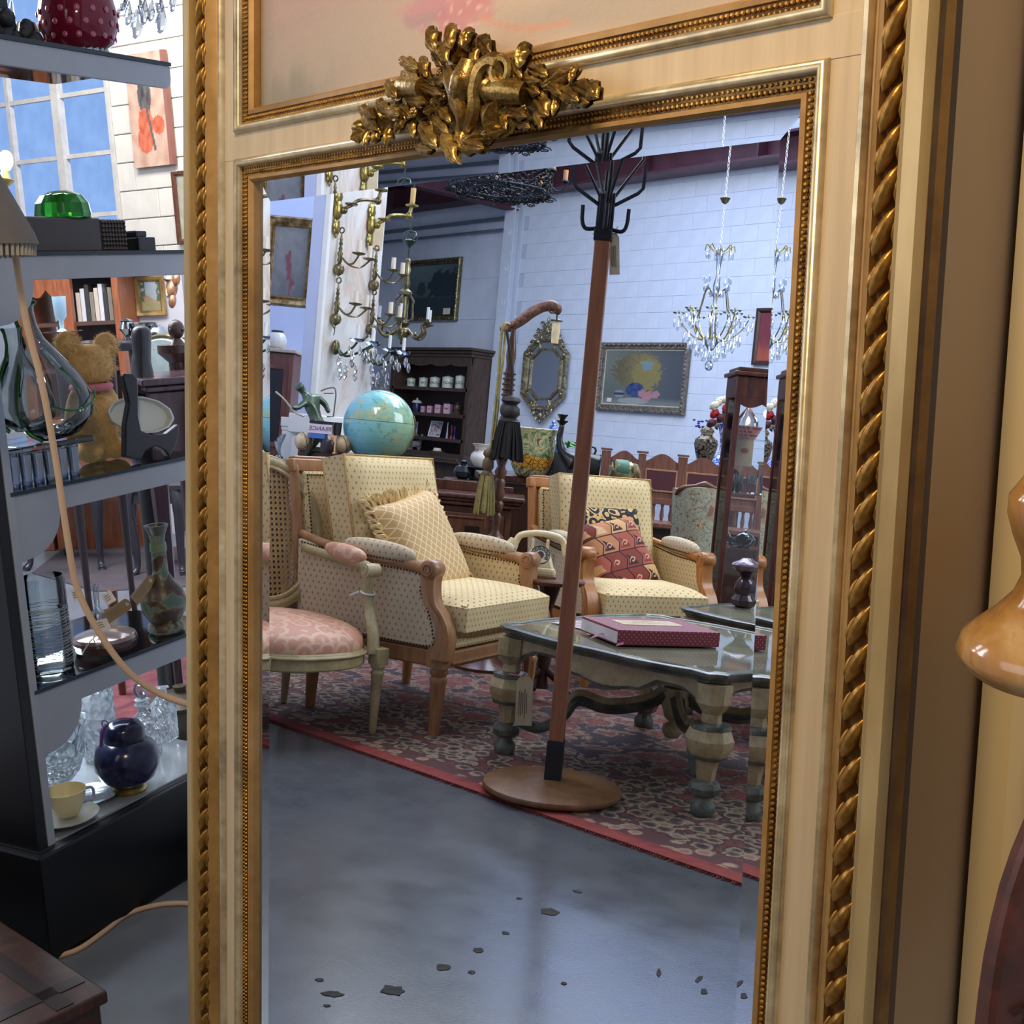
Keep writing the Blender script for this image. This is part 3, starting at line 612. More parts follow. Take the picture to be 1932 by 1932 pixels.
q = MB(); q.sph(0.013, 0.013, 0.012, Matrix.Translation(CP(1130, 350, .048))); q.ring(0.010, 0.0035, Matrix.Translation(CP(1130, 350, .058)), 16, 6); sub('scroll', q)
def tubpx(nm, p, r): q = MB(); q.tube([CP(X, Y, o) for X, Y, o in p], r, 12); sub(nm, q)
tubpx('torch', ((1015, 470, .05), (1060, 480, .052), (1075, 482, .052), (1180, 490, .054), (1310, 510, .05)), [0.008, 0.011, 0.009, 0.012, 0.0105])
tubpx('quiver', ((430, 455, .048), (450, 458, .048), (590, 470, .05)), [0.008, 0.010, 0.010])
tubpx('horn', ((1000, 610, .04), (1060, 640, .044), (1130, 690, .05)), [0.006, 0.010, 0.017])
# ================= fabrics =================
def dots(name, ground, dark, dot, sp=0.024):
    t = MT(name, 0.85); x, y, z = t.xyz('UV'); a = ((x + y * 0.62) / sp).fr() - 0.5; b = ((x - y * 0.62) / sp).fr() - 0.5
    m = a.ab().mx(b.ab()).lt(0.15); n = t.noise(5, 4); g = t.ramp(n, [(0.3, hexc(dark)), (0.65, hexc(ground))])
    t.col(t.mix(m, g, hexc(dot))); t.bump(t.noise(500, 2), 0.15, 0.001); return t.m
DOTS = dots('cream_dotted_upholstery', 'dec898', 'cfb584', 'a07c4c'); DOTP = dots('faded_dotted_upholstery', 'cdbb9c', 'bba98c', '94745a')
def lattice():
    t = MT('gold_lattice_cloth', 0.75); x, y, z = t.xyz('UV'); a = ((x + y * 0.9) / 0.036).fr() - 0.5; b = ((x - y * 0.9) / 0.036).fr() - 0.5
    m = a.ab().mx(b.ab()).gt(0.43); t.col(t.mix(m, hexc('c8a26c'), hexc('e6d2a8'))); t.bump(m, 0.5, 0.003); return t.m
LATT = lattice(); FRING = plain('dcc08a', 0.9, 0, 0.15, 60, 0.5)
def damask():
    t = MT('pink_damask', 0.55); co = t.co('UV', (1, 1, 1)); v = t.vor(22, co, 'Distance'); w = ((v * 11 + t.noise(18, 2, co) * 2.6).m('SINE')).gt(0.25); n = t.noise(6, 3)
    g = t.ramp(n, [(0.3, hexc('c48a70')), (0.7, hexc('d09a80'))]); t.col(t.mix(w * 0.75, g, hexc('dbb598'))); return t.m
DAMASK = damask()
def kilim():
    t = MT('woven_kilim_cloth', 0.85); x, y, z = t.xyz('UV'); s = 0.085
    u = x / s; v = y / s; zig = (u.fr() - 0.5).ab() * 0.55; v2 = v + zig
    fu = (u * 1.0).fr(); fv = v2.fr(); row = v2.fl(); cl = u.fl()
    par = ((row + cl) * 0.5).fr().gt(0.25)
    hs = (row * 12.9898 + cl * 78.233).m('SINE') * 43758.5; hs = hs.fr()
    ground = t.ramp(hs, [(0, hexc('8c3f30')), (0.3, hexc('c98a5c')), (0.5, hexc('7c3228')), (0.68, hexc('deb272')), (0.84, hexc('b5604a'))], True)
    fig = t.ramp((hs * 7.3).fr(), [(0, hexc('3a2226')), (0.3, hexc('e0c08a')), (0.55, hexc('8c3a30')), (0.8, hexc('e2b878'))], True)
    saw = ((fu * 9).fr() * 0.07)
    tri = (fu * 1.0 - fv + saw).gt(0.12) * fu.lt(0.86) * fv.gt(0.12)
    dx = fu - 0.62; dy = fv - 0.36; r = (dx * dx + dy * dy).m('SQRT'); ang = dy.m('ARCTAN2', dx)
    sp = ((r * 30 - ang).m('SINE').gt(0.25)) * r.lt(0.2)
    c = t.mix(tri, ground, fig); c = t.mix(sp, c, hexc('dca98a'))
    ln = (fu - 0.5).ab().gt(0.47).mx((fv - 0.5).ab().gt(0.465)); c = t.mix(ln, c, hexc('2c1719')); t.col(t.mix(1.0, c, (.78, .74, .74), 'MULTIPLY')); t.bump(t.noise(400, 2), 0.2, 0.001); return t.m
KIL = kilim()
def paisley():
    t = MT('dark_scroll_cloth', 0.8); co = t.co('UV'); v = t.vor(28, co); w = (v * 14 + t.noise(20, 2, co) * 5).m('SINE').gt(0.35); t.col(t.mix(w, hexc('17121a'), hexc('c8a468'))); return t.m
PAIS = paisley()
# ================= armchairs =================
NAILM = plain('4c3a22', 0.35, 0.7, 0.1)
def nails(path, sp=0.0125, r=0.0036, nm='nail_row', par=None):
    b = MB(); acc = 0; pts = cat(path, 8); last = pts[0]; L = 0
    for a, c in zip(pts, pts[1:]):
        d = (c - a).length; s0 = sp - L if L else 0
        q = s0
        while q < d:
            p = a + (c - a) * (q / d); b.sph(r, seg=6, rings=4, c=tuple(p)); q += sp
        L = (d - (q - sp)) if d > 0 else L; L = max(0.0, min(sp, L))
    return b.build(nm, NAILM, par, 60, uv=False, kind='stuff')
def armchair(label, M, W=0.36, wd=HONEY, sd=0.0, BH=0.83):
    t = thing('armchair', label, 'armchair', M=M)
    for s in (-1, 1):
        b = MB(); b.box(0.062, 0.062, 0.075, None, (0.27, s * (W - 0.03), 0.262)); b.lathe([(0.017, 0.0), (0.019, 0.02), (0.027, 0.17), (0.031, 0.185), (0.024, 0.195), (0.032, 0.208), (0.028, 0.225)], 16, at(0.27, s * (W - 0.03), 0), lobes=8, la=-0.12); b.build('leg', wd, t, 50)
        b = MB(); b.lathe([(0.017, 0.0), (0.025, 0.18), (0.03, 0.2), (0.03, 0.24)], 12, at(-0.25, s * (W - 0.05), 0)); b.build('leg', wd, t, 50)
        # curved front post sweeping back up into the arm knob
        b = MB(); y = s * (W - 0.012)
        pts = cat([(0.285, y, 0.255), (0.295, y, 0.33), (0.275, y, 0.39), (0.235, y, 0.44), (0.222, y, 0.50), (0.222, y, 0.535)], 6)
        n = len(pts); pr = []
        for i, p in enumerate(pts):
            tt = V3((1, 0, 0)); w_, h_ = 0.030 - 0.008 * sin(pi * i / n), 0.026
            for (a_, c_) in ((-1, -1), (-.35, -1), (0, -.8), (.35, -1), (1, -1), (1, 1), (-1, 1)): pr.append((p.x + a_ * w_, p.y + (c_ * h_ if s < 0 else -c_ * h_), p.z))
        fs = [(i * 7 + k, i * 7 + (k + 1) % 7, (i + 1) * 7 + (k + 1) % 7, (i + 1) * 7 + k) for i in range(n - 1) for k in range(7)] + [tuple(range(7))[::-1], tuple((n - 1) * 7 + k for k in range(7))]
        b.add(pr, fs); b.build('arm_post', wd, t, 40)
        b = MB(); y = s * (W - 0.01)
        b.tube(cat([(-0.33, y - s * .02, 0.60), (-0.2, y, 0.575), (0.0, y, 0.56), (0.14, y, 0.55), (0.20, y, 0.545)], 5), [0.018, 0.020, 0.024, 0.027], 8, sq=0.9)
        b.lathe([(0.0, -0.036), (0.027, -0.034), (0.032, -0.028), (0.032, 0.028), (0.027, 0.034), (0, 0.036)], 20, at(0.225, y, 0.545, 90)); b.ring(0.018, 0.004, at(0.225, y + s * 0.035, 0.545, 90), 16, 6); b.ring(0.009, 0.003, at(0.225, y + s * 0.035, 0.545, 90), 12, 6); b.ring(0.018, 0.004, at(0.225, y - s * 0.035, 0.545, 90), 16, 6)
        b.build('arm', wd, t, 50)
        b = MB(); b.sph(0.15, 0.036, 0.036, at(0.01, y, 0.582, 0, 2.5), seg=16, rings=10, e=0.85); p = b.build('arm_pad', DOTP, t, 60); nails([(-0.12, y - .034, 0.575), (0.0, y - .038, 0.565), (0.13, y - .034, 0.56)], par=t, nm='nail_row')
        # upholstered side panel
        b = MB(); poly = [(-0.30, 0.29), (0.255, 0.29), (0.268, 0.34), (0.245, 0.40), (0.205, 0.46), (0.195, 0.535), (0.0, 0.55), (-0.32, 0.585)]
        b.prism(poly, 0.028, Matrix(((1, 0, 0, 0), (0, 0, -1, s * (W - 0.012) + 0.014), (0, 1, 0, 0), (0, 0, 0, 1)))); b.build('side_panel', DOTP if s < 0 else DOTS, t, 0, bev=0.006)
        yy = s * (W - 0.012) - 0.016
        for yq in (yy, yy + 0.032): nails([(-0.30, yq, 0.575), (0.0, yq, 0.538), (0.185, yq, 0.525), (0.192, yq, 0.47), (0.232, yq, 0.40), (0.252, yq, 0.34), (0.24, yq, 0.296), (0.0, yq, 0.296), (-0.28, yq, 0.296)], par=t)
    b = MB(); b.box(0.55, 0.05, 0.055, None, (0.0, W - 0.03, 0.255)); b.box(0.55, 0.05, 0.055, None, (0.0, -W + 0.03, 0.255)); b.box(0.05, 2 * W - 0.05, 0.055, None, (0.275, 0, 0.252)); b.box(0.02, 2 * W - 0.10, 0.012, None, (0.30, 0, 0.24)); b.box(0.05, 2 * W - 0.10, 0.055, None, (-0.25, 0, 0.255)); b.build('seat_rail', wd, t, 0, bev=0.006)
    b = MB(); b.box(0.06, 2 * W - 0.09, 0.075, None, (0.265, 0, 0.318)); b.build('front_panel', DOTS, t, 0, bev=0.015); nails([(0.300, -W + 0.05, 0.287), (0.300, 0, 0.287), (0.300, W - 0.05, 0.287)], par=t)
    # back
    tilt = 11; Bk = at(-0.285, 0, 0.28, 0, -tilt)
    b = MB(); bw = W - 0.03; H = BH - 0.28 + 0.012
    b.tube([(0, -bw, -0.04), (0, -bw, H)], 0.026, 4, Bk); b.tube([(0, bw, -0.04), (0, bw, H)], 0.026, 4, Bk)
    b.box(0.042, 2 * bw + 0.05, 0.046, Bk, (0, 0, H)); b.box(0.03, 2 * bw + 0.01, 0.012, Bk, (0.0, 0, H + 0.028)); b.box(0.042, 2 * bw, 0.05, Bk, (0, 0, 0.05)); b.build('back_frame', wd, t, 30, bev=0.005)
    b = MB(); b.box(0.05, 2 * bw - 0.055, H - 0.06, Bk, (0.004, 0, H / 2 + 0.01)); b.build('back_panel', DOTS, t, 0, bev=0.012)
    b2 = [tuple(Bk @ V3(p)) for p in ((0.031, -bw + .04, .1), (0.031, -bw + .04, H - .035), (0.031, 0, H - .035), (0.031, bw - .04, H - .035), (0.031, bw - .04, .1))]; nails([b2[0], b2[1]], par=t); nails([b2[1], b2[2], b2[3]], par=t); nails([b2[3], b2[4]], par=t)
    # cushions belong to the chair
    b = MB(); b.pillow(0.575, 2 * W - 0.115, 0.085, at(0.055, 0, 0.388 + sd), 16, 0.4, 0.0, 0.04); c = b.build('seat_cushion', DOTS, t, 60)
    q = MB()
    for zz in (0.04, -0.04): q.tube([(x + .01, y, 0.388 + sd + zz) for x, y in ((-.225, -W + .07), (.315, -W + .07), (.318, W - .07), (-.225, W - .07))], 0.005, 6, closed=True)
    q.build('piping', plain('b08a52', 0.8), c, 60)
    b = MB(); CM = at(-0.195, 0, 0.655 + sd * .8, 0, 90 - 14); b.pillow(0.46, 2 * W - 0.13, 0.075, CM, 14, 0.4, 0.03, 0.045); c = b.build('back_cushion', DOTS, t, 60)
    q = MB()
    for zz in (0.045, -0.045): q.tube([CM @ V3((x, y, zz)) for x, y in ((-.228, -W + .068), (.228, -W + .068), (.228, W - .068), (-.228, W - .068))], 0.005, 6, closed=True)
    q.build('piping', plain('c09a5e', 0.8), c, 60)
    return t
AM1 = at(-3.654, 2.735, 0.006, 0, 0, 22); _kn = P(1108, 1046, 5.27); AM2 = Matrix.Translation((_kn.x, _kn.y, 0.006)) @ rot(0, 0, -15) @ Matrix.Translation((-.225, .295, 0))
WOOD1 = wood('8a5f3e', 'ad7f54', 0.34, 5)
armchair('cream dotted bergere armchair holding the gold lattice cushion, beside the cane chair', AM1, wd=WOOD1)
armchair('cream dotted bergere armchair holding the red kilim cushion, behind the coffee table', AM2, W=0.305, sd=-.035, BH=.80)
# cushions
def cushion(nm, label, M, w, h, th, m, fr=None, back=None):
    t = thing(nm, label, 'cushion', M=M)
    b = MB(); b.pillow(w, h, th, None, 18, 0.45, 0.10, 0.004); b.build('cover', m, t, 70, uv='xy')
    if back: b = MB(); b.pillow(w * 0.985, h * 0.985, th * 0.96, at(0, 0, -0.006), 12, 0.45, 0.10, 0.004); b.build('backing', back, t, 70)
    if fr:
        b = MB(); R = random.Random(5); per = []
        n = 74
        for k in range(n):
            q = k / n * 4; e = int(q); f = (q - e) * 2 - 1
            x, y = [(f, -1), (1, f), (-f, 1), (-1, -f)][e]; pin = 1 - 0.05 * (1 - (f * f)); x, y = x * w / 2 * pin, y * h / 2 * pin
            d = V3((x, y, 0)).normalized(); a = V3((x, y, 0)); tn = V3((-d.y, d.x, 0))
            for j in range(3):
                o = R.uniform(-.008, .008); b.tube(cat([a * 0.985, a + d * .03 + tn * o + V3((0, 0, R.uniform(-.016, .024))), a + d * .052 + tn * R.uniform(-.01, .01), a + d * .022 + tn * (o + .014)], 3), 0.0055, 4)
        b.build('fringe', fr, t, 60, uv=False, kind='stuff')
    else:
        b = MB(); b.tube([(x, y, 0) for x, y in ((-w * .497, -h * .497), (0, -h * .475), (w * .497, -h * .497), (w * .475, 0), (w * .497, h * .497), (0, h * .475), (-w * .497, h * .497), (-w * .475, 0))], 0.004, 6, closed=True); b.build('piping', plain('8d8678', 0.9), t, 60)
    return t
cushion('fringed_cushion', 'gold lattice square cushion with looped fringe leaning in the armchair', AM1 @ at(-0.045, 0.0, 0.575, 0, 62, 0) @ rot(0, 0, 10), 0.39, 0.42, 0.14, LATT, FRING)
cushion('kilim_cushion', 'red, orange and black kilim cushion propped on the far armchair', AM2 @ at(-0.005, -0.02, 0.515, 0, 56, 0) @ rot(0, 0, 14), 0.37, 0.33, 0.13, KIL, None, plain('8d897c', 0.9, 0, .2, 80))
cushion('scroll_cushion', 'black cushion with gold scrolls tucked behind the kilim cushion', AM2 @ at(-0.085, -0.02, 0.565, 0, 66, 0) @ rot(0, 0, 2), 0.36, 0.36, 0.09, PAIS)
# ================= cane-back chair =================
CPT = gold('cream_green_paint', '8d7d55', 'a8966c', 'c2b48c', 0.5, 0.0, 9, 0.1)
ct = thing('cane_chair', 'cream carved armchair with oval cane back and pink damask seat', 'chair', M=at(-3.585, 2.04, 0.006, 0, 0, 4))
def leg_taper(x, y, h=0.26): q = MB(); q.lathe([(0.011, 0), (0.013, 0.02), (0.021, h - 0.07), (0.026, h - 0.06), (0.019, h - 0.05), (0.027, h - 0.04), (0.027, h - .03)], 14, at(x, y, 0), lobes=8, la=-.1); q.box(0.048, 0.048, 0.055, None, (x, y, h - 0.005)); return q
for x, y in ((0.24, 0.29), (0.24, -0.16), (-0.24, 0.27), (-0.24, -0.06)): leg_taper(x, y).build('leg', CPT, ct, 50, bev=0.003)
def oval(rx, ry, n=28, e=0.75, fx=0.0):
    sg = lambda q: math.copysign(abs(q) ** e, q); return [(rx * sg(cos(2 * pi * k / n)) + fx, ry * sg(sin(2 * pi * k / n))) for k in range(n)]
b = MB(); b.prism(oval(0.285, 0.255, 32, .85), 0.055, at(0, .065, 0), 0.225); b.prism(oval(0.295, 0.265, 32, .85), 0.012, at(0, .065, 0), 0.262); b.build('seat_rail', CPT, ct, 30, bev=0.006)
b = MB(); b.sph(0.275, 0.245, 0.075, at(0, 0.065, 0.292), seg=28, rings=14, e=0.8); b.build('seat_cushion', DAMASK, ct, 60)
BT = at(-0.25, 0.145, 0.60, 0, 90 - 13)         # oval back, local x down the back
b = MB(); b.ring(0.25, 0.022, BT, 40, 8, sq=(1.0, 0.86)); b.ring(0.228, 0.008, BT @ at(0, 0, .012), 40, 6, sq=(1.0, 0.85)); b.ring(0.262, 0.007, BT @ at(0, 0, .012), 40, 6, sq=(1.0, 0.865))
b.tube([(-0.22, 0.22, 0.26), (-0.235, 0.25, 0.42)], 0.02, 6); b.tube([(-0.22, -0.0, 0.26), (-0.235, -0.01, 0.42)], 0.02, 6); b.build('back_frame', CPT, ct, 50)
b = MB(); sp = 0.0185
for k in range(-13, 14):
    for d in (-0.0022, 0.0022):
        v = k * sp
        L = 0.86 * math.sqrt(max(0, 0.232 ** 2 - v * v)); b.box(0.0026, 2 * L, 0.0012, BT, (v + d, 0, 0.0)) if L > .01 else None
        if abs(v) < 0.2: L = math.sqrt(max(0, 0.232 ** 2 - (v / .86) ** 2)); b.box(2 * L, 0.0026, 0.0012, BT, (0, v + d, 0.0012))
for a in (45, -45):
    for k in range(-17, 18):
        v = k * sp * 0.7071; L = 0.93 * math.sqrt(max(0, 0.215 ** 2 - v * v))
        if L > .02: b.box(0.0028, 2 * L, 0.001, BT @ rot(0, 0, a), (v + sp * .35, 0, 0.0024))
b.build('cane_panel', plain('b08a55', 0.6, 0, .15, 60), ct, 0, kind='stuff')
for s in (1,):
    b = MB(); b.tube(cat([(-0.25, s * 0.30, 0.56), (-0.15, s * 0.26, 0.555), (0.0, s * 0.29, 0.54), (0.12, s * 0.29, 0.535), (0.16, s * 0.285, 0.53)], 5), [0.014, 0.016, 0.018, 0.020], 8)
    b.lathe([(0, -.028), (.022, -.026), (.024, 0), (.022, .026), (0, .028)], 16, at(0.17, s * .285, .525, 90)); b.ring(0.013, 0.003, at(.17, s * .285 - .028, .525, 90), 12, 6)
    b.build('arm', CPT, ct, 50)
    b = MB(); b.tube(cat([(0.165, s * .285, .51), (0.155, s * .287, .45), (0.185, s * .285, .38), (0.22, s * .275, .32), (0.235, s * .27, .26)], 5), [0.017, 0.018, 0.02, 0.02, 0.022], 8); b.build('arm_support', CPT, ct, 50)
    b = MB(); b.sph(0.11, 0.030, 0.028, at(0.02, s * .288, .565, 0, 3), seg=14, rings=8, e=.85); b.build('arm_pad', DAMASK, ct, 60)
b = MB(); b.ring(0.023, 0.0035, at(0.16, 0.287, .45, 0, 10), 14, 5); b.tube([(0.14, .265, .45), (0.125, .24, .437)], .0035, 5); b.build('cable_tie', WHITE, ct, 50)
# ================= coat stand =================
cs_ = thing('coat_stand', 'tall wooden coat stand with black hooks on a round base, on the rug edge', 'coat stand', M=at(-2.607, 2.452, 0.006, 0, 0, 20))
b = MB(); b.lathe([(0.17, 0), (0.196, 0.008), (0.2, 0.016), (0.197, 0.024), (0.12, 0.036), (0.05, 0.042), (0, 0.043)], 48); b.build('base', wood('6e4c30', '8c6644', 0.3, 3), cs_, 50)
b = MB(); b.box(0.0475, 0.0475, 0.115, at(0, 0, 0.04 + .0575, 0, 0, 22)); b.build('foot_sleeve', plain('1b1b1e', 0.4), cs_, 0, bev=0.002)
b = MB(); b.box(0.043, 0.043, 1.44, at(0, 0, 0.155 + 0.71, 0, 0, 22)); b.build('pole', wood('80492f', 'a66a48', 0.42, 4), cs_, 0, bev=0.004)
hb = MB(); hb.box(0.034, 0.034, 0.12, at(0, 0, 1.63, 0, 0, 22)); hb.box(0.05, 0.05, 0.03, at(0, 0, 1.575, 0, 0, 22))
for k in range(4): hb.tube([(0.019 * cos(k * pi / 2 + .4), 0.019 * sin(k * pi / 2 + .4), 1.57), (0.019 * cos(k * pi / 2 + .4), 0.019 * sin(k * pi / 2 + .4), 1.695)], 0.006, 6)
hb.build('head', IRON, cs_, 30, bev=0.002)
for k in range(4):
    a = radians(30 + 90 * k); c, s = cos(a), sin(a)
    b = MB(); b.tube([(0.012 * c, 0.012 * s, 1.655), (0.085 * c, 0.085 * s, 1.70), (0.098 * c, 0.098 * s, 1.715), (0.100 * c, 0.100 * s, 1.775)], 0.0055, 6); b.build('hook', IRON, cs_, 40)
    b = MB(); b.tube(cat([(0.018 * c, 0.018 * s, 1.595), (0.05 * c, 0.05 * s, 1.592), (0.062 * c, 0.062 * s, 1.612), (0.064 * c, 0.064 * s, 1.655)], 4), 0.006, 6); b.build('hook', IRON, cs_, 40)
    a2 = a + .35; c, s = cos(a2), sin(a2)
    b = MB(); b.tube([(0.012 * c, 0.012 * s, 1.67), (0.10 * c, 0.10 * s, 1.80), (0.103 * c, 0.103 * s, 1.86)], 0.0048, 6); b.build('hook', IRON, cs_, 40)
def slabtag(name, label, M, w, h, m=PAPER, cord=None, lines=5, parent=None, hdr=None, seed=1):
    t = thing(name, label, 'price tag', M=M)
    b = MB(); b.prism([(-w / 2, -h), (w / 2, -h), (w / 2, -h * .12), (w * .25, 0), (-w * .25, 0), (-w / 2, -h * .12)], 0.0008); b.build('card', m, t, 0)
    q = MB(); R = random.Random(seed)
    for i in range(lines): q.box(w * .05, h * R.uniform(.4, .62), 0.0004, None, (-w * .3 + i * w * .11, -h * .56, 0.0011))
    q.build('small_print', plain('6b5a4c', 0.9), t, 0, uv=False, kind='stuff')
    if cord: b = MB(); b.tube(cat(cord, 6), 0.0016, 5); b.build('string', plain('cdbfae', .9), t, 50)
    return t
def facing(p, roll=0):      # matrix at p whose z axis looks to the camera, y up
    z = (CAM - V3(p)); z.z = 0; z.normalize(); y = V3((0, 0, 1)); x = y.cross(z)
    return Matrix(((x.x, y.x, z.x, p[0]), (x.y, y.y, z.y, p[1]), (x.z, y.z, z.z, p[2]), (0, 0, 0, 1))) @ rot(0, 0, roll)
p = P(1160, 440, 3.54); slabtag('price_tag', 'pale swing tag hanging from the head of the coat stand', facing(p, 6), 0.028, 0.115, cord=[(-.06, .0, .0), (-.02, -.012, .02), (0, -.005, .0), (.01, .02, -.01)], seed=3)
# ================= rug =================
def rugmat():
    t = MT('patterned_wool_rug', 0.95); co = t.co('Object'); n = t.noise(13, 4, co, 0.6, 1.8); n2 = t.noise(3.2, 3, co); v = t.vor(9, co); v2 = t.vor(19, co)
    x, y, z = t.xyz('Object')
    inn = t.ramp(n * 0.6 + v * 0.5, [(0.30, hexc('6a3330')), (0.42, hexc('7d423b')), (0.5, hexc('55302f')), (0.58, hexc('8a7060')), (0.63, hexc('3a2c34'))])
    bor = t.ramp(n * 0.55 + v2 * 0.6, [(0.3, hexc('2b2530')), (0.44, hexc('463a36')), (0.52, hexc('7a6856')), (0.58, hexc('9c8870')), (0.64, hexc('3a2a32')), (0.78, hexc('704038'))])
    strip = t.ramp(n * 0.5 + v2 * 0.7, [(0.35, hexc('8c6a56')), (0.5, hexc('a98d74')), (0.6, hexc('5c3a38'))])
    red = t.ramp(n, [(0.3, hexc('7c302c')), (0.7, hexc('98423a'))])
    e = y * 1.0; wob = (n2 - 0.5) * 0.02
    c = t.mix((e + wob).gt(0.62), bor, inn); c = t.mix((e + wob).lt(0.135), c, strip); c = t.mix((e + (n2 - 0.5) * 0.004).lt(0.06), c, red); t.col(c); t.bump(t.noise(260, 2, co), 0.5, 0.004); return t.m
RUG = rugmat()
ra = V3((-3.644, 2.125, 0)); rM = Matrix.Translation((ra.x, ra.y, 0)) @ rot(0, 0, 8.1)
rg = thing('rug', 'red and navy patterned rug under the chairs and coffee tables', 'rug', M=rM)
b = MB(); b.grid(60, 30, lambda u, v: (-0.9 + 4.3 * u, 3.4 * v, 0.006 + 0.0015 * nz(u * 30, v * 20)), None)
b.grid(60, 1, lambda u, v: (-0.9 + 4.3 * u, 0.0, 0.006 * v), None); b.build('pile', RUG, rg, 60, uv=False)
b = MB()
for i in range(340):
    x = -0.3 + i * 0.0072; b.tube([(x, 0.0, 0.004), (x + random.uniform(-.006, .006), -0.012, 0.002)], 0.0018, 3)
b.build('fringe', plain('7c3a34', 0.95), rg, 0, uv=False, kind='stuff')
# ================= coffee tables =================
CT_C = gold('antique_cream_paint', '7c6c4a', 'a8956e', 'c4b48e', 0.45, 0.0, 10, 0.1); CT_D = gold('grey_green_edge_paint', '2e312c', '5a5c52', '82857a', 0.3, 0.1, 16, 0.1)
MTOP = MT('smoky_glass_top', 0.03, 0.0); _n = MTOP.noise(6, 3); MTOP.col(MTOP.ramp(_n, [(0.3, hexc('6a6a58')), (0.7, hexc('8b8a74'))])); MTOP.b.inputs['Specular IOR Level'].default_value = 0.5; MTOP = MTOP.m
def serp(w, h, n=12):
    pts = []
    def edge(a, c, m):
        for i in range(n):
            t = i / n; x = a[0] + (c[0] - a[0]) * t; y = a[1] + (c[1] - a[1]) * t; k = (0.035 * sin(pi * t) ** 2 + 0.018 * (abs(cos(2 * pi * t)) ** 3) * -1)
            k += 0.0; pts.append((x + m[0] * k, y + m[1] * k))
    q = 0.055
    W, H = w / 2, h / 2
    edge((-W + q, -H), (W - q, -H), (0, -1)); pts.append((W - q, -H)); pts.append((W - q * .8, -H + q * .45)); pts.append((W - q * .3, -H + q * .7))
    edge((W, -H + q), (W, H - q), (1, 0)); pts.append((W, H - q)); pts.append((W - q * .3, H - q * .7)); pts.append((W - q * .8, H - q * .45))
    edge((W - q, H), (-W + q, H), (0, 1)); pts.append((-W + q, H)); pts.append((-W + q * .8, H - q * .45)); pts.append((-W + q * .3, H - q * .7))
    edge((-W, H - q), (-W, -H + q), (-1, 0)); pts.append((-W, -H + q)); pts.append((-W + q * .3, -H + q * .7)); pts.append((-W + q * .8, -H + q * .45))
    return pts
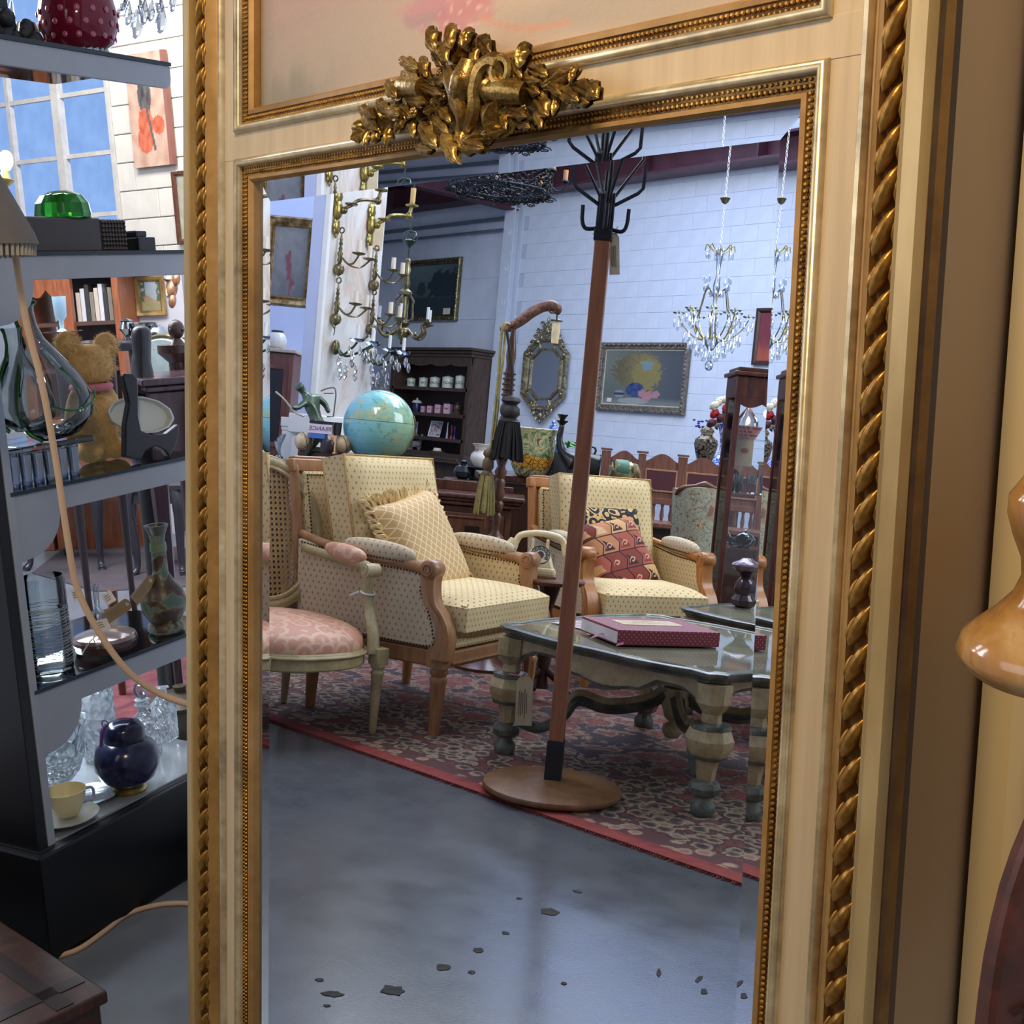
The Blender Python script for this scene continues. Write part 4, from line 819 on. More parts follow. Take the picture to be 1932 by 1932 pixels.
def coffee_table(label, M, H=0.405, grp=None):
    t = thing('coffee_table', label, 'table', M=M); W, D = 0.88, 0.86; s0 = serp(W, D)
    sc = lambda k: [(x * k, y * k) for x, y in s0]
    b = MB(); n = len(s0)
    prof = [(0.965, -0.032), (0.97, -0.024), (0.985, -0.020), (1.0, -0.012), (1.0, -0.004), (0.985, 0.0), (0.972, -0.001), (0.962, 0.003), (0.945, 0.0), (0.94, -0.004)]
    vs = [(x * k, y * k, H + z) for k, z in prof for x, y in s0]; fs = [(i * n + j, i * n + (j + 1) % n, (i + 1) * n + (j + 1) % n, (i + 1) * n + j) for i in range(len(prof) - 1) for j in range(n)]
    b.add(vs, fs); b.add([(x * .965, y * .965, H - .032) for x, y in s0], [tuple(range(n))[::-1]]); b.build('top_edge', CT_D, t, 45)
    b = MB(); b.prism(sc(0.944), 0.006, None, H - 0.008); b.build('glass_top', MTOP, t, 0)
    L = 0.375
    for k in range(4):
        a = k * 90; A = rot(0, 0, a); b = MB(); N = 24; top = []; bot = []
        for i in range(N + 1):
            u = i / N * 2 - 1; x = u * L; d = 0.030 + 0.05 * max(0, cos(u * pi * 1.02)) ** 1.0 * (1 if abs(u) < .5 else 0) + 0.045 * sm(.72, 1, abs(u)) + 0.012 * math.exp(-((abs(u) - .36) / .07) ** 2)
            bot.append((x, -d)); top.append((x, 0))
        pl = [(x, H - 0.032) for x, _ in top] + [(x, H - 0.032 + y) for x, y in bot[::-1]]
        b.prism([(x, z) for x, z in pl][::-1], 0.022, A @ Matrix(((1, 0, 0, 0), (0, 0, 1, -L - 0.012), (0, 1, 0, 0), (0, 0, 0, 1)))); b.build('apron', CT_C, t, 30)
        q = MB(); q.tube([(x, -L - 0.004, H - 0.032 + y) for x, y in bot], 0.009, 6, A); 
        for s in (-1, 1): q.ring(0.016, 0.006, A @ at(s * 0.05, -L - 0.006, H - 0.095, 90), 14, 6)
        q.build('apron_scroll', CT_D, t, 50)
    for sx in (-1, 1):
        for sy in (-1, 1):
            b = MB(); b.lathe([(0.026, 0.05), (0.03, 0.055), (0.022, 0.07), (0.028, 0.12), (0.034, 0.155), (0.05, 0.165), (0.066, 0.19), (0.07, 0.215), (0.058, 0.243), (0.03, 0.262), (0.028, 0.285), (0.05, 0.315), (0.052, 0.37)], 8, at(sx * L, sy * L, 0, 0, 0, 22.5)); lg = b.build('leg', CT_C, t, 25)
            q = MB(); q.lathe([(0.03, 0), (0.034, 0.008), (0.036, 0.028), (0.026, 0.04), (0.022, 0.052)], 16, at(sx * L, sy * L, 0)); q.build('foot', CT_D, lg, 50)
            q = MB(); q.lathe([(0.030, 0.052), (0.043, 0.062), (0.046, 0.078), (0.040, 0.092), (0.026, 0.10)], 8, at(sx * L, sy * L, 0, 0, 0, 22.5)); q.lathe([(0.036, 0.156), (0.052, 0.160), (0.058, 0.170), (0.046, 0.174)], 8, at(sx * L, sy * L, 0, 0, 0, 22.5)); q.lathe([(0.040, 0.243), (0.060, 0.246), (0.058, 0.256), (0.034, 0.262)], 8, at(sx * L, sy * L, 0, 0, 0, 22.5)); q.build('collar', CT_D, lg, 30)
    for sx in (-1, 1):
        for sy in (-1, 1):
            b = MB(); b.tube(cat([(sx * (L - .03), sy * (L - .03), .10), (sx * .30, sy * .30, .085), (sx * .25, sy * .25, .13), (sx * .22, sy * .22, .185), (sx * .15, sy * .15, .165), (sx * .07, sy * .07, .185), (sx * .02, sy * .02, .225)], 5), [0.020, 0.020, 0.022, 0.024, 0.022, 0.022, 0.024], 4, sq=.8); b.build('stretcher', CT_D, t, 30)
            q = MB(); q.tube(cat([(sx * .25, sy * .25, .148), (sx * .22, sy * .22, .207), (sx * .15, sy * .15, .187), (sx * .07, sy * .07, .207), (sx * .03, sy * .03, .24)], 5), 0.011, 4, sq=1.2); q.build('stretcher_top', CT_C, t, 30)
    b = MB(); b.lathe([(0, 0.085), (0.022, 0.09), (0.034, 0.11), (0.03, 0.13), (0.012, 0.14), (0.03, 0.155), (0.045, 0.2), (0.04, 0.25), (0, 0.26)], 14); b.build('finial', CT_C, t, 50)
    return t
TM = at(-2.70, 3.04, 0.006, 0, 0, 8)
coffee_table('painted cream and grey coffee table with scrolled stretcher, right behind the coat stand', TM)
c2 = G(1262, 1138, 0.405); TM2 = at(c2.x + .52, c2.y + .36, 0.006, 0, 0, 4)
coffee_table('second painted coffee table of the same pattern, mostly hidden by the display cabinet', TM2)
# box on the table
def polka():
    t = MT('maroon_polka_dot_paper', 0.55); x, y, z = t.xyz('UV'); s = 0.0165; a = ((x + y) / s).fr() - 0.5; b = ((x - y) / s).fr() - 0.5
    t.col(t.mix((a * a + b * b).lt(0.014), hexc('7d2a3a'), hexc('dcae9c'))); return t.m
POLK = polka()
pa, pb_, pc_ = G(1147, 1155, .455), G(1168, 1192, .455), G(1360, 1197, .455)
bw = (pc_ - pb_).length; dr = (pc_ - pb_); ang = math.degrees(math.atan2(dr.y, dr.x)); dd = 0.25
bx = thing('polka_dot_box', 'maroon polka dot box with pale label lying on the coffee table', 'box', M=Matrix.Translation((pb_.x, pb_.y, 0.415)) @ rot(0, 0, ang) @ Matrix.Translation((bw / 2, dd / 2, 0)))
b = MB(); b.box(bw, dd, 0.046, None, (0, 0, 0.023)); b.build('box_body', POLK, bx, 0, bev=0.002)
b = MB(); b.box(bw * .985, dd * .98, 0.034, None, (-.004, 0, 0.022)); b.build('page_block', plain('d8cdd0', .8), bx, 0)
b = MB(); b.box(bw * .60, dd * .36, 0.0012, None, (0.0, 0.02, 0.0468)); b.build('label_card', plain('ccb99a', .8), bx, 0)
b = MB()
for i in range(3): b.box(bw * (.2 + .08 * i), 0.0035, 0.0004, None, (0.0, 0.045 - i * .02, 0.0476))
b.build('faint_print', plain('a58e6c', .9), bx, 0, uv=False, kind='stuff')
b = MB(); L0 = -bw / 2
b.tube(cat([(L0, -.03, .02), (L0 - .03, -.04, .012), (L0 - .055, -.05, .004)], 5), [0.002, 0.009, 0.001], 6, sq=.25); b.tube(cat([(L0 + .02, -dd / 2, .012), (L0 + .0, -dd / 2 - .02, .008), (L0 - .02, -dd / 2 - .03, .003)], 5), [0.002, 0.009, 0.001], 6, sq=.25); b.build('ribbon', plain('8a3a58', .6), bx, 50)
# pink sheet painted as a reflection in the glass top, near the box
pp = G(1120, 1180, .413)
sh = thing('reflection_sheet', 'pink and grey painted reflection sheet lying beside the polka dot box', 'painted_reflection', M=Matrix.Translation((pp.x, pp.y, .4125)) @ rot(0, 0, ang + 25))
b = paint(0.20, 0.20, 40, 40, lambda u, v: lerp((.42, .24, .22), (.62, .5, .45), .5 + nz(u * 6, v * 6)) if (int(u * 5 + v * 3) % 2) else lerp((.2, .16, .2), (.55, .3, .32), .5 + nz(u * 9, v * 9, 2))); b.build('reflection_face', colmat('reflection_paint', .5), sh, 0)
# swing tag on the leg
lp = P(992, 1275, 3.93); slabtag('swing_tag', 'cream tag tied with pink ribbon to the left leg of the coffee table', facing(lp, 3), 0.052, 0.155, plain('b9a888', .8), seed=9)
b = MB(); q = P(975, 1270, 4.02); b.ring(0.03, 0.0022, at(q.x, q.y, q.z), 20, 5); b.tube(cat([(q.x - .03, q.y - .02, q.z), (q.x - .06, q.y - .03, q.z + .01), (q.x - .07, q.y - .04, q.z + .015)], 4), .0022, 5); b.tube(cat([tuple(q + V3((.0, -.035, 0))), tuple(lp + V3((-.0, -.01, 0)))], 4), .0025, 5)
tag(b.build('pink_ribbon', plain('b06068', .7), None, 50), 'thin pink ribbon tied round the left leg of the coffee table', 'ribbon')
# ================= things on and near the back wall =================
def WM(x, z, dy=0.0): return Matrix(((1, 0, 0, x), (0, 0, -1, WALLY - 0.025 - dy), (0, 1, 0, z), (0, 0, 0, 1)))
def skin(name, vs, es, rad, m, parent, sub=2):
    me = bpy.data.meshes.new(name); me.from_pydata([tuple(v) for v in vs], es, []); me.materials.append(m)
    o = bpy.data.objects.new(name, me); COL.objects.link(o); o.parent = parent
    o.modifiers.new('skin', 'SKIN'); sk = me.skin_vertices[0].data if me.skin_vertices else None
    if sk is None:
        bm = bmesh.new(); bm.from_mesh(me); bm.verts.layers.skin.verify(); bm.to_mesh(me); bm.free(); sk = me.skin_vertices[0].data
    for i, r in enumerate(rad): sk[i].radius = (r, r) if not isinstance(r, tuple) else r
    sk[0].use_root = True; s_ = o.modifiers.new('sub', 'SUBSURF'); s_.levels = sub; s_.render_levels = sub
    for p in me.polygons: p.use_smooth = True
    o.modifiers['skin'].use_smooth_shade = True; return o
import bmesh
def picture(name, label, M, w, h, fw, prof, m, fn, nx=60, ny=48, cat_='painting', liner=None, orn=0, group=None):
    t = thing(name, label, cat_, M=M)
    b = MB(); b.frame(w, h, [(fw * a, z) for a, z in prof]); 
    if orn:
        R = random.Random(int(w * 1000)); n = int((w + h) / orn)
        for i in range(2 * n):
            q = i / (2 * n) * 4; e = int(q); f = (q - e) * 2 - 1; x, y = [(f, -1), (1, f), (-f, 1), (-1, -f)][e]
            b.sph(orn * .42 * R.uniform(.7, 1.2), orn * .3, orn * .25, Matrix.Translation((x * (w / 2 + fw * .62), y * (h / 2 + fw * .62), prof[len(prof) // 2][1])) @ rot(0, 0, R.uniform(0, 180)), seg=7, rings=5)
        for sx in (-1, 1):
            for sy in (-1, 1): b.sph(fw * .55, fw * .55, .02, Matrix.Translation((sx * (w / 2 + fw * .5), sy * (h / 2 + fw * .5), .03)), seg=10, rings=6)
    b.build('frame', m, t, 40)
    if liner: b = MB(); b.frame(w - fw * .3, h - fw * .3, [(0, 0.008), (fw * .15, 0.012), (fw * .17, .004)]); b.build('liner', liner, t, 30)
    b = paint(w, h, nx, ny, (lambda u, v: tuple(q * .72 for q in fn(u, v))), Matrix.Translation((0, 0, 0.006)), 0.05); b.build('canvas', CANV, t, 0); return t
CANV = colmat('oil_canvas', 0.45, 0.12, 90)
OAKG = gold('grey_carved_frame', '3c3834', '6a6258', '90867a', 0.5, 0.2, 20, 0.3)
pts = [WY(x, y, WALLY - .06) for x, y in ((1134, 653), (1288, 650), (1134, 774), (1290, 772))]
cxp = sum(p.x for p in pts) / 4; czp = sum(p.z for p in pts) / 4; w_ = pts[1].x - pts[0].x - .05; h_ = pts[0].z - pts[2].z - .12
def flowers(u, v):
    c = lerp((.17, .19, .17), (.10, .11, .13), sm(.3, 1, u)); c = lerp(c, (.27, .29, .24), .6 * sm(.45, .0, u) * sm(.2, .7, v)); c = lerp(c, (.33, .34, .32), .6 * sm(.16, .05, v))
    d = math.hypot((u - .42) / .30, (v - .62) / .32); n = nz(u * 22, v * 20)
    if d + n * .35 < 1: c = lerp((.30, .24, .10), (.17, .14, .08), sm(.5, .15, u) + .5 * n)
    d = math.hypot((u - .55) / .17, (v - .55) / .30)
    if d + nz(u * 25, v * 25, 3) * .4 < 1: c = lerp((.38, .30, .09), (.30, .25, .10), .5 + nz(u * 40, v * 40, 4))
    if math.hypot((u - .55) / .07, (v - .72) / .09) + n * .5 < 1: c = (.24, .36, .38)
    if math.hypot((u - .42) / .115, (v - .28) / .13) < 1: c = lerp((.03, .05, .17), (.07, .13, .32), nz(u * 20, v * 20) + .5)
    if math.hypot((u - .22) / .07, (v - .20) / .07) < 1: c = (.35, .36, .40) if v > .22 or v < .18 else (.05, .06, .12)
    for a, b_ in ((.52, .22), (.60, .19), (.68, .21), (.57, .15)):
        if math.hypot((u - a) / .055, (v - b_) / .065) + nz(u * 50, v * 50) * .3 < 1: c = lerp((.50, .20, .24), (.62, .36, .37), .5 + nz(u * 60, v * 60, 1))
    if math.hypot((u - .40) / .2, (v - .08) / .055) < 1 and c[0] < .5: c = (.42, .43, .42)
    return c
PF = [(0, .01), (.1, .03), (.3, .035), (.45, .03), (.6, .05), (.85, .055), (1.0, .03), (1.0, 0)]
fp_ = picture('flower_painting', 'still life of yellow blossom in a blue vase, grey carved frame on the white wall', WM(cxp, czp), w_, h_, .085, PF, OAKG, flowers, 90, 70, liner=plain('b8b09a', .5), orn=.06)
b = MB(); b.box(.085, .05, .002, None, (-w_ * .40, -h_ * .42, .012)); b.build('white_label', PAPER, fp_, 0)
pts = [WY(x, y, WALLY - .06) for x, y in ((768, 503), (858, 497), (768, 596), (858, 594))]
cxp = sum(p.x for p in pts) / 4; czp = sum(p.z for p in pts) / 4; w_ = pts[1].x - pts[0].x; h_ = (pts[0].z - pts[2].z + pts[1].z - pts[3].z) / 2
def landsc(u, v):
    c = lerp((.10, .14, .15), (.20, .27, .27), sm(.4, 1, v) * sm(1, .1, u)); n = nz(u * 10, v * 10)
    if math.hypot((u - .75) / .33, (v - .58) / .32) + n * .4 < 1: c = (.025, .045, .06)
    if math.hypot((u - .27) / .09, (v - .52) / .14) + n * .5 < 1: c = (.04, .06, .07)
    if v < .38: c = lerp((.03, .05, .06), (.10, .13, .10), sm(.02, .0, abs(v - .37)) + .3 * n)
    return c
picture('landscape_painting', 'dark landscape with tall trees in a gilt frame behind the brass chandelier', WM(cxp, czp), w_, h_, .09, PF, BRASS, landsc, 60, 50, orn=.055)
b = MB(); b.box(.16, .09, .01, WM(cxp + w_ * .38, czp - h_ * .43, .04)); tag(b.build('white_card', PAPER, None, 0), 'small white card tucked in the lower corner of the dark landscape', 'card')
# small red picture right
pts = [WY(x, y, WALLY - .05) for x, y in ((1430, 590), (1452, 588), (1421, 680))]
picture('red_picture', 'narrow dark framed red picture above the glazed display cabinet', WM(pts[0].x + .18, (pts[0].z + pts[2].z) / 2), .30, pts[0].z - pts[2].z, .05, [(0, .01), (.4, .03), (1, .03), (1, 0)], WALN_D, lambda u, v: lerp((.22, .03, .05), (.5, .10, .05), sm(.5, .05, v) + nz(u * 5, v * 5) * .3), 30, 40, 'picture')
# octagonal mirror
mc = WY(1027, 706, WALLY - .08); OM = WM(mc.x, mc.z, .03)
om = thing('octagonal_mirror', 'octagonal mirror in an ornate silver gilt frame with crest, on the back wall', 'mirror', M=OM)
mw, mh = .43, .475
def octo(w, h, k=.42, n=1): return [(-w * k, -h), (w * k, -h), (w, -h * .60), (w, h * .60), (w * k, h), (-w * k, h), (-w, h * .60), (-w, -h * .60)]
def oframe(bld, w0, h0, w1, h1, z0, z1, zs=0.0):
    a, c = octo(w0, h0), octo(w1, h1); n = 8
    bld.add([(x, y, z0) for x, y in a] + [(x, y, z1) for x, y in a] + [(x, y, z1) for x, y in c] + [(x, y, z0) for x, y in c], [(i + k * 8, (i + 1) % 8 + k * 8, (i + 1) % 8 + (k + 1) * 8, i + (k + 1) * 8) for k in range(3) for i in range(8)])
SG = gold('silver_gilt', '4f4632', '8f8364', 'd8cfae', 0.3, 0.7, 22, 0.3)
b = MB(); oframe(b, mw * .66, mh * .66, mw * .72, mh * .72, 0, .035); oframe(b, mw * .90, mh * .92, mw, mh, 0, .05); oframe(b, mw * .86, mh * .88, mw * .9, mh * .92, 0, .03); b.build('frame', SG, om, 30)
b = MB(); b.prism(octo(mw * .9, mh * .92), .012); 
MIR = MT('old_mirror', 0.04, 1.0).col((.8, .82, .84)).m
b.build('mirror_plate', MIR, om, 0)
b = MB(); a, c = octo(mw * .72, mh * .72), octo(mw * .86, mh * .88)
for i in range(8):
    j = i; b.tube([(a[i][0], a[i][1], .02), (c[i][0], c[i][1], .02)], .018, 6)
for (x, y) in c: b.sph(.03, M=Matrix.Translation((x * 1.02, y * 1.02, .04)), seg=8, rings=6)
b.build('corner_boss', SG, om, 40)
b = MB(); R = random.Random(4)
for k in range(90):
    q = k / 90 * 8; i = int(q); f = q - i; o1, o2 = octo(mw * .97, mh * .97)[i % 8], octo(mw * .97, mh * .97)[(i + 1) % 8]; b.sph(.011, M=Matrix.Translation((o1[0] + (o2[0] - o1[0]) * f, o1[1] + (o2[1] - o1[1]) * f, .052)), seg=6, rings=4)
def curl(bld, x, y, r, a, w=.012, z=.03, tn=1.6, n=14, sgn=1):
    pts = [(x + r * (1 - .8 * i / n) * cos(radians(a) + sgn * tn * 2 * pi * i / n), y + r * (1 - .8 * i / n) * sin(radians(a) + sgn * tn * 2 * pi * i / n), z) for i in range(n + 1)]; bld.tube(pts, [w, w * .8, w * .6], 5)
b.build('bead_edge', SG, om, 50, kind='stuff')
b = MB()
for s in (-1, 1):
    for (x, y, r, a) in ((.07, .50, .07, 90), (.15, .53, .06, 60), (.22, .47, .06, 30), (.28, .40, .055, 20), (.33, .33, .045, 0), (.05, .62, .07, 120), (.11, .66, .04, 0), (.36, .27, .035, 0), (.10, -.50, .06, -90), (.17, -.47, .05, -60), (.05, -.57, .055, -60), (.23, -.40, .045, -40), (.20, .57, .035, 80)): curl(b, s * x, y, r, a if s > 0 else 180 - a, sgn=s)
for k in range(7): b.sph(.035, .02, .015, Matrix.Translation((.05 * cos(k * .9), .60 + .05 * sin(k * .9), .05)) @ rot(0, 0, k * 51), seg=7, rings=5)
b.sph(.045, .055, .03, Matrix.Translation((0, .58, .04))); b.sph(.02, .05, .02, Matrix.Translation((0, .71, .03))); b.sph(.045, .05, .025, Matrix.Translation((0, -.55, .04))); b.sph(.02, .03, .02, Matrix.Translation((0, -.63, .03)))
b.build('carved_crest', SG, om, 60, uv=False)
# ================= dresser with its crockery =================
DY = WALLY - .5; l_, r_ = WY(734, 760, DY), WY(885, 760, DY); DW = r_.x - l_.x; Zt = WY(885, 668, DY).z
DM = Matrix.Translation((l_.x, DY, 0)); dr_ = thing('welsh_dresser', 'tall dark oak dresser with open shelves of canisters against the back wall', 'dresser', M=DM)
zf = lambda x, y: WY(x, y, DY).z; zs = [zf(830, 731), zf(830, 780), zf(830, 826)]; zb = zf(830, 866)
b = MB(); b.box(.05, .40, Zt - zb, None, (.025, .2, (Zt + zb) / 2)); b.box(.05, .40, Zt - zb, None, (DW - .025, .2, (Zt + zb) / 2)); b.box(DW, .02, Zt - zb, None, (DW / 2, .40, (Zt + zb) / 2)); b.box(.09, .02, Zt - zb, None, (.045, -.0, (Zt + zb) / 2)); b.box(.09, .02, Zt - zb, None, (DW - .045, -.0, (Zt + zb) / 2)); b.build('carcass', DRES, dr_, 0, bev=.003)
b = MB(); b.box(DW + .10, .50, .04, None, (DW / 2, .19, Zt + .02)); b.box(DW + .16, .56, .04, None, (DW / 2, .18, Zt + .06)); b.box(DW + .04, .44, .05, None, (DW / 2, .19, Zt - .02)); b.build('cornice', DRES, dr_, 0, bev=.01)
b = MB(); N = 48; pl = [(0, Zt - .02)] + [(DW * i / N, Zt - .17 - .035 * abs(sin(pi * 4 * i / N)) ** .6 + .03) for i in range(N + 1)] + [(DW, Zt - .02)]
b.prism(pl[::-1], .02, Matrix(((1, 0, 0, 0), (0, 0, -1, .012), (0, 1, 0, 0), (0, 0, 0, 1)))); b.build('scalloped_frieze', DRES, dr_, 0)
for z in zs: b = MB(); b.box(DW - .1, .38, .035, None, (DW / 2, .2, z - .0175)); b.box(DW - .1, .02, .05, None, (DW / 2, .0, z - .025)); b.build('shelf', DRES, dr_, 0, bev=.003)
b = MB(); b.box(DW + .25, .62, .04, None, (DW / 2, .12, zb - .02)); b.box(DW + .2, .5, .70, None, (DW / 2, .16, .36)); b.build('base_cabinet', DRES, dr_, 0, bev=.006)
for i in range(3): b = MB(); b.frame(DW / 3 - .12, .36, [(0, .008), (.03, .012), (.03, .03), (.05, .03), (.05, 0)], Matrix(((1, 0, 0, DW * (i + .5) / 3), (0, 0, -1, -.09), (0, 1, 0, .42), (0, 0, 0, 1)))); b.build('door', wood('4b4238', '64574a', .5), dr_, 0)
def onsh(px, z, dy=.14):   # point on shelf
    r = ray(px, 760); t = (DY + dy) / r.y; return V3((r.x * t, DY + dy, z))
kx = 16.3 / F
ENM = plain('c9ccbc', .3, 0, .04); DKT = plain('2a2c2a', .6)
for i, (px, w, h, lb, wd) in enumerate(((773, 18, 20, 'RICE', 'smallest'), (796, 19, 22, 'TEA', 'second'), (817.5, 22, 24, 'SUGAR', 'middle'), (842, 24, 26, 'SAGO', 'fourth'), (865, 20, 29, 'FLOUR', 'tallest'))):
    lbl = {'RICE': 'smallest pale green enamel canister, spout-like handle raised, on the top dresser shelf', 'TEA': 'squat pale green canister next to the smallest, top dresser shelf', 'SUGAR': 'middle one of five pale green canisters on the top dresser shelf', 'SAGO': 'wide pale green canister just left of the tallest, top dresser shelf', 'FLOUR': 'tallest pale green canister at the right end of the top dresser shelf'}[lb]
    p = onsh(px, zs[0]); r = w * kx / 2; H = h * kx
    t = thing('canister', lbl, 'canister', loc=(p.x, p.y, p.z), group='enamel canisters on the top dresser shelf')
    b = MB(); b.lathe([(r * .97, 0), (r, .01), (r, H * .80), (r * .98, H * .82)], 24); b.build('body', ENM, t, 40)
    b = MB(); b.lathe([(r * 1.04, H * .80), (r * 1.06, H * .84), (r * 1.0, H * .88), (r * .5, H * .95), (r * .12, H * .96), (r * .18, H), (0, H * 1.02)], 24); b.build('lid', ENM, t, 40)
    text('lettering', lb, H * .30, DKT, t, Matrix.Translation(V3((0, 0, H * .42)) + V3((-p.x, -p.y, 0)).normalized() * (r * 1.04)) @ facing(p).to_3x3().to_4x4())
    if i == 0: b = MB(); b.tube([(-r, 0, H * .7), (-r - .05, 0, H * .75)], .012, 6); b.build('handle', ENM, t, 40)
PINK = plain('cf9fae', .4, 0, .04); BLK = plain('1b1c22', .4)
for i, (px, w, h, lb, d) in enumerate(((800, 12, 15, 'Salt', 'smallest pink tin with black lid, beside the dark blue jar'), (813, 14, 17, 'Tea', 'second smallest pink tin with black lid on the middle shelf'), (829, 17, 21, 'Rice', 'taller pink tin left of the largest pink tin'), (846.5, 19, 24, 'Sugar', 'largest pink tin with black lid beside the ornate clock'))):
    p = onsh(px, zs[1]); t = thing('storage_tin', d, 'tin', loc=(p.x, p.y, p.z), rz=25, group='pink tins on the middle dresser shelf'); w, h = w * kx * .8, h * kx
    b = MB(); b.box(w, w, h * .9, None, (0, 0, h * .45)); b.build('body', PINK, t, 0, bev=.01); b = MB(); b.box(w * 1.04, w * 1.04, h * .12, None, (0, 0, h * .94)); b.sph(w * .12, M=at(0, 0, h * 1.04), seg=8, rings=5); b.build('lid', BLK, t, 0, bev=.005)
    text('lettering', lb, h * .2, DKT, t, Matrix.Translation((0, -w / 2 - .003, h * .5)) @ rot(90, 0, 0))
def lath(name, label, cat_, p, parts, seg=20, sc=1.0, group=None, rz=0):
    t = thing(name, label, cat_, loc=tuple(p), rz=rz, group=group)
    for nm, prof, m in parts: b = MB(); b.lathe([(r * sc, z * sc) for r, z in prof], seg); b.build(nm, m, t, 40)
    return t
NAVY = plain('1d2450', .25, 0, .2); CUT = plain('aab0b8', .2, .6)
lath('blue_jar', 'dark blue lidded jar with a white band left of the pink tins', 'jar', onsh(787, zs[1]), [('body', [(.055, 0), (.06, .02), (.06, .11), (.05, .13)], NAVY), ('lid', [(.07, .13), (.075, .145), (.05, .17), (.012, .175), (.015, .2), (0, .21)], WHITE)])
lath('mantel_figure', 'ornate brown clock ornament at the end of the middle dresser shelf', 'ornament', onsh(864, zs[1]), [('body', [(.07, 0), (.075, .02), (.04, .05), (.06, .09), (.05, .13), (.02, .15), (.025, .17), (0, .18)], plain('5c4a3c', .4, .3, .4, 60)), ('dial', [(.028, .085), (.03, .1), (0, .102)], WHITE)], 12)
lath('candlestick', 'thin silver candlestick on the third dresser shelf', 'candlestick', onsh(791, zs[2]), [('stem', [(.035, 0), (.04, .01), (.01, .03), (.018, .07), (.008, .12), (.014, .17), (.022, .2), (0, .2)], CUT)])
p = onsh(823, zs[2]); t = thing('scalloped_plate', 'square floral plate standing on the third dresser shelf', 'plate', loc=(p.x, p.y + .03, p.z + .12)); b = paint(.2, .2, 24, 24, lambda u, v: (.35, .12, .14) if nz(u * 7, v * 7) > .15 else ((.6, .58, .62) if nz(u * 5, v * 5, 4) > -.35 else (.2, .25, .2)), rot(76, 0, 10)); b.build('face', CANV, t, 0); b = MB(); b.frame(.2, .2, [(0, -.003), (.012, .006), (.018, .004), (.016, -.004), (0, -.006)], rot(76, 0, 10)); b.build('rim', WHITE, t, 30)
for px, h_, m, d in ((849, .23, CUT, 'tall silver cone beside the floral plate'), (857, .19, plain('9c2c34', .3), 'slim red glass flute on the third dresser shelf'), (863, .18, plain('2c3a8c', .3), 'slim blue glass flute at the end of the third shelf')):
    lath('flute', d, 'ornament', onsh(px, zs[2]), [('cone', [(.022, 0), (.012, h_ * .5), (.006, h_)] if m is CUT else [(.024, 0), (.004, h_ * .4), (.012, h_ * .5), (.016, h_), (0, h_)], m)], 12)
p = onsh(793, zb, .05); dk = thing('donkey_figure', 'grey donkey figurine standing on the dresser top', 'figurine', loc=tuple(p), rz=30)
skin('body', [(0, 0, .17), (-.07, 0, .17), (.05, 0, .20), (.07, 0, .27), (.12, 0, .25), (-.08, .02, .08), (-.08, .02, 0), (-.08, -.02, .08), (-.08, -.02, 0), (.04, .02, .08), (.04, .02, 0), (.04, -.02, .08), (.04, -.02, 0), (.075, .02, .33), (.075, -.02, .33)], [(0, 1), (0, 2), (2, 3), (3, 4), (1, 5), (5, 6), (1, 7), (7, 8), (2, 9), (9, 10), (2, 11), (11, 12), (3, 13), (3, 14)], [.045, .04, .038, .028, .018, .016, .012, .016, .012, .014, .011, .014, .011, .008, .008], plain('6d6a68', .6), dk, 1)
lath('green_bowl', 'olive enamel bowl with crumpled paper on the dresser top', 'bowl', onsh(833, zb, .0), [('bowl', [(.05, 0), (.09, .04), (.11, .11), (.1, .11), (.08, .05), (0, .02)], plain('4a4c34', .4)), ('paper', [(.07, .1), (.05, .15), (0, .13)], PAPER)], 14)
lath('white_jug', 'small white crockery pot beside the donkey figurine', 'pot', onsh(777, zb, .0), [('pot', [(.06, 0), (.08, .04), (.07, .08), (.04, .1), (.05, .12), (0, .12)], plain('8d8f9c', .3))])
# ================= desk, sideboards and what stands on them =================
VR = 49.7
def desk_at(px, py, zt, z, ang=VR): p = P(px, py, z); return Matrix.Translation((p.x, p.y, 0)) @ rot(0, 0, ang)
p = P(888, 937, 6.0); DH_ = p.z
dk = thing('pedestal_desk', 'dark mahogany desk with carved drawer and glossy moulded top behind the armchairs', 'desk', M=Matrix.Translation((p.x, p.y, 0)) @ rot(0, 0, VR))
b = MB(); b.box(.62, .5, .022, None, (-.05, .24, DH_)); b.box(.60, .48, .016, None, (-.05, .24, DH_ - .018)); b.box(.585, .46, .02, None, (-.05, .24, DH_ - .036)); b.build('top', MAHO, dk, 0, bev=.008)
b = MB(); b.box(.50, .42, DH_ - .10, None, (-.05, .26, (DH_ - .04) / 2 + .02)); b.box(.54, .44, .05, None, (-.05, .25, .03)); b.build('pedestal', WALN, dk, 0, bev=.004)
for k in range(3):
    zz = DH_ - .16 - k * .2
    b = MB(); b.box(.30, .02, .16, None, (0.02, .045, zz)); b.frame(.24, .10, [(0, .0), (.006, .008), (.014, .006), (.016, 0)], Matrix(((1, 0, 0, .02), (0, 0, -1, .036), (0, 1, 0, zz), (0, 0, 0, 1)))); d_ = b.build('drawer', WALN, dk, 0, bev=.003)
    q = MB(); q.ring(.03, .004, at(.02, .025, zz, 90), 14, 5, 180, 360); q.box(.07, .004, .03, None, (.02, .034, zz + .005)); q.build('handle', plain('2c2018', .4, .5), d_, 40)
for s in (-.24, .14):
    b = MB(); b.lathe([(.02, .1), (.024, .15), (.016, .3), (.022, .45), (.016, .5), (.024, DH_ - .07)], 12, at(-.05 + s, .045, 0)); b.build('corner_column', WALN, dk, 40)
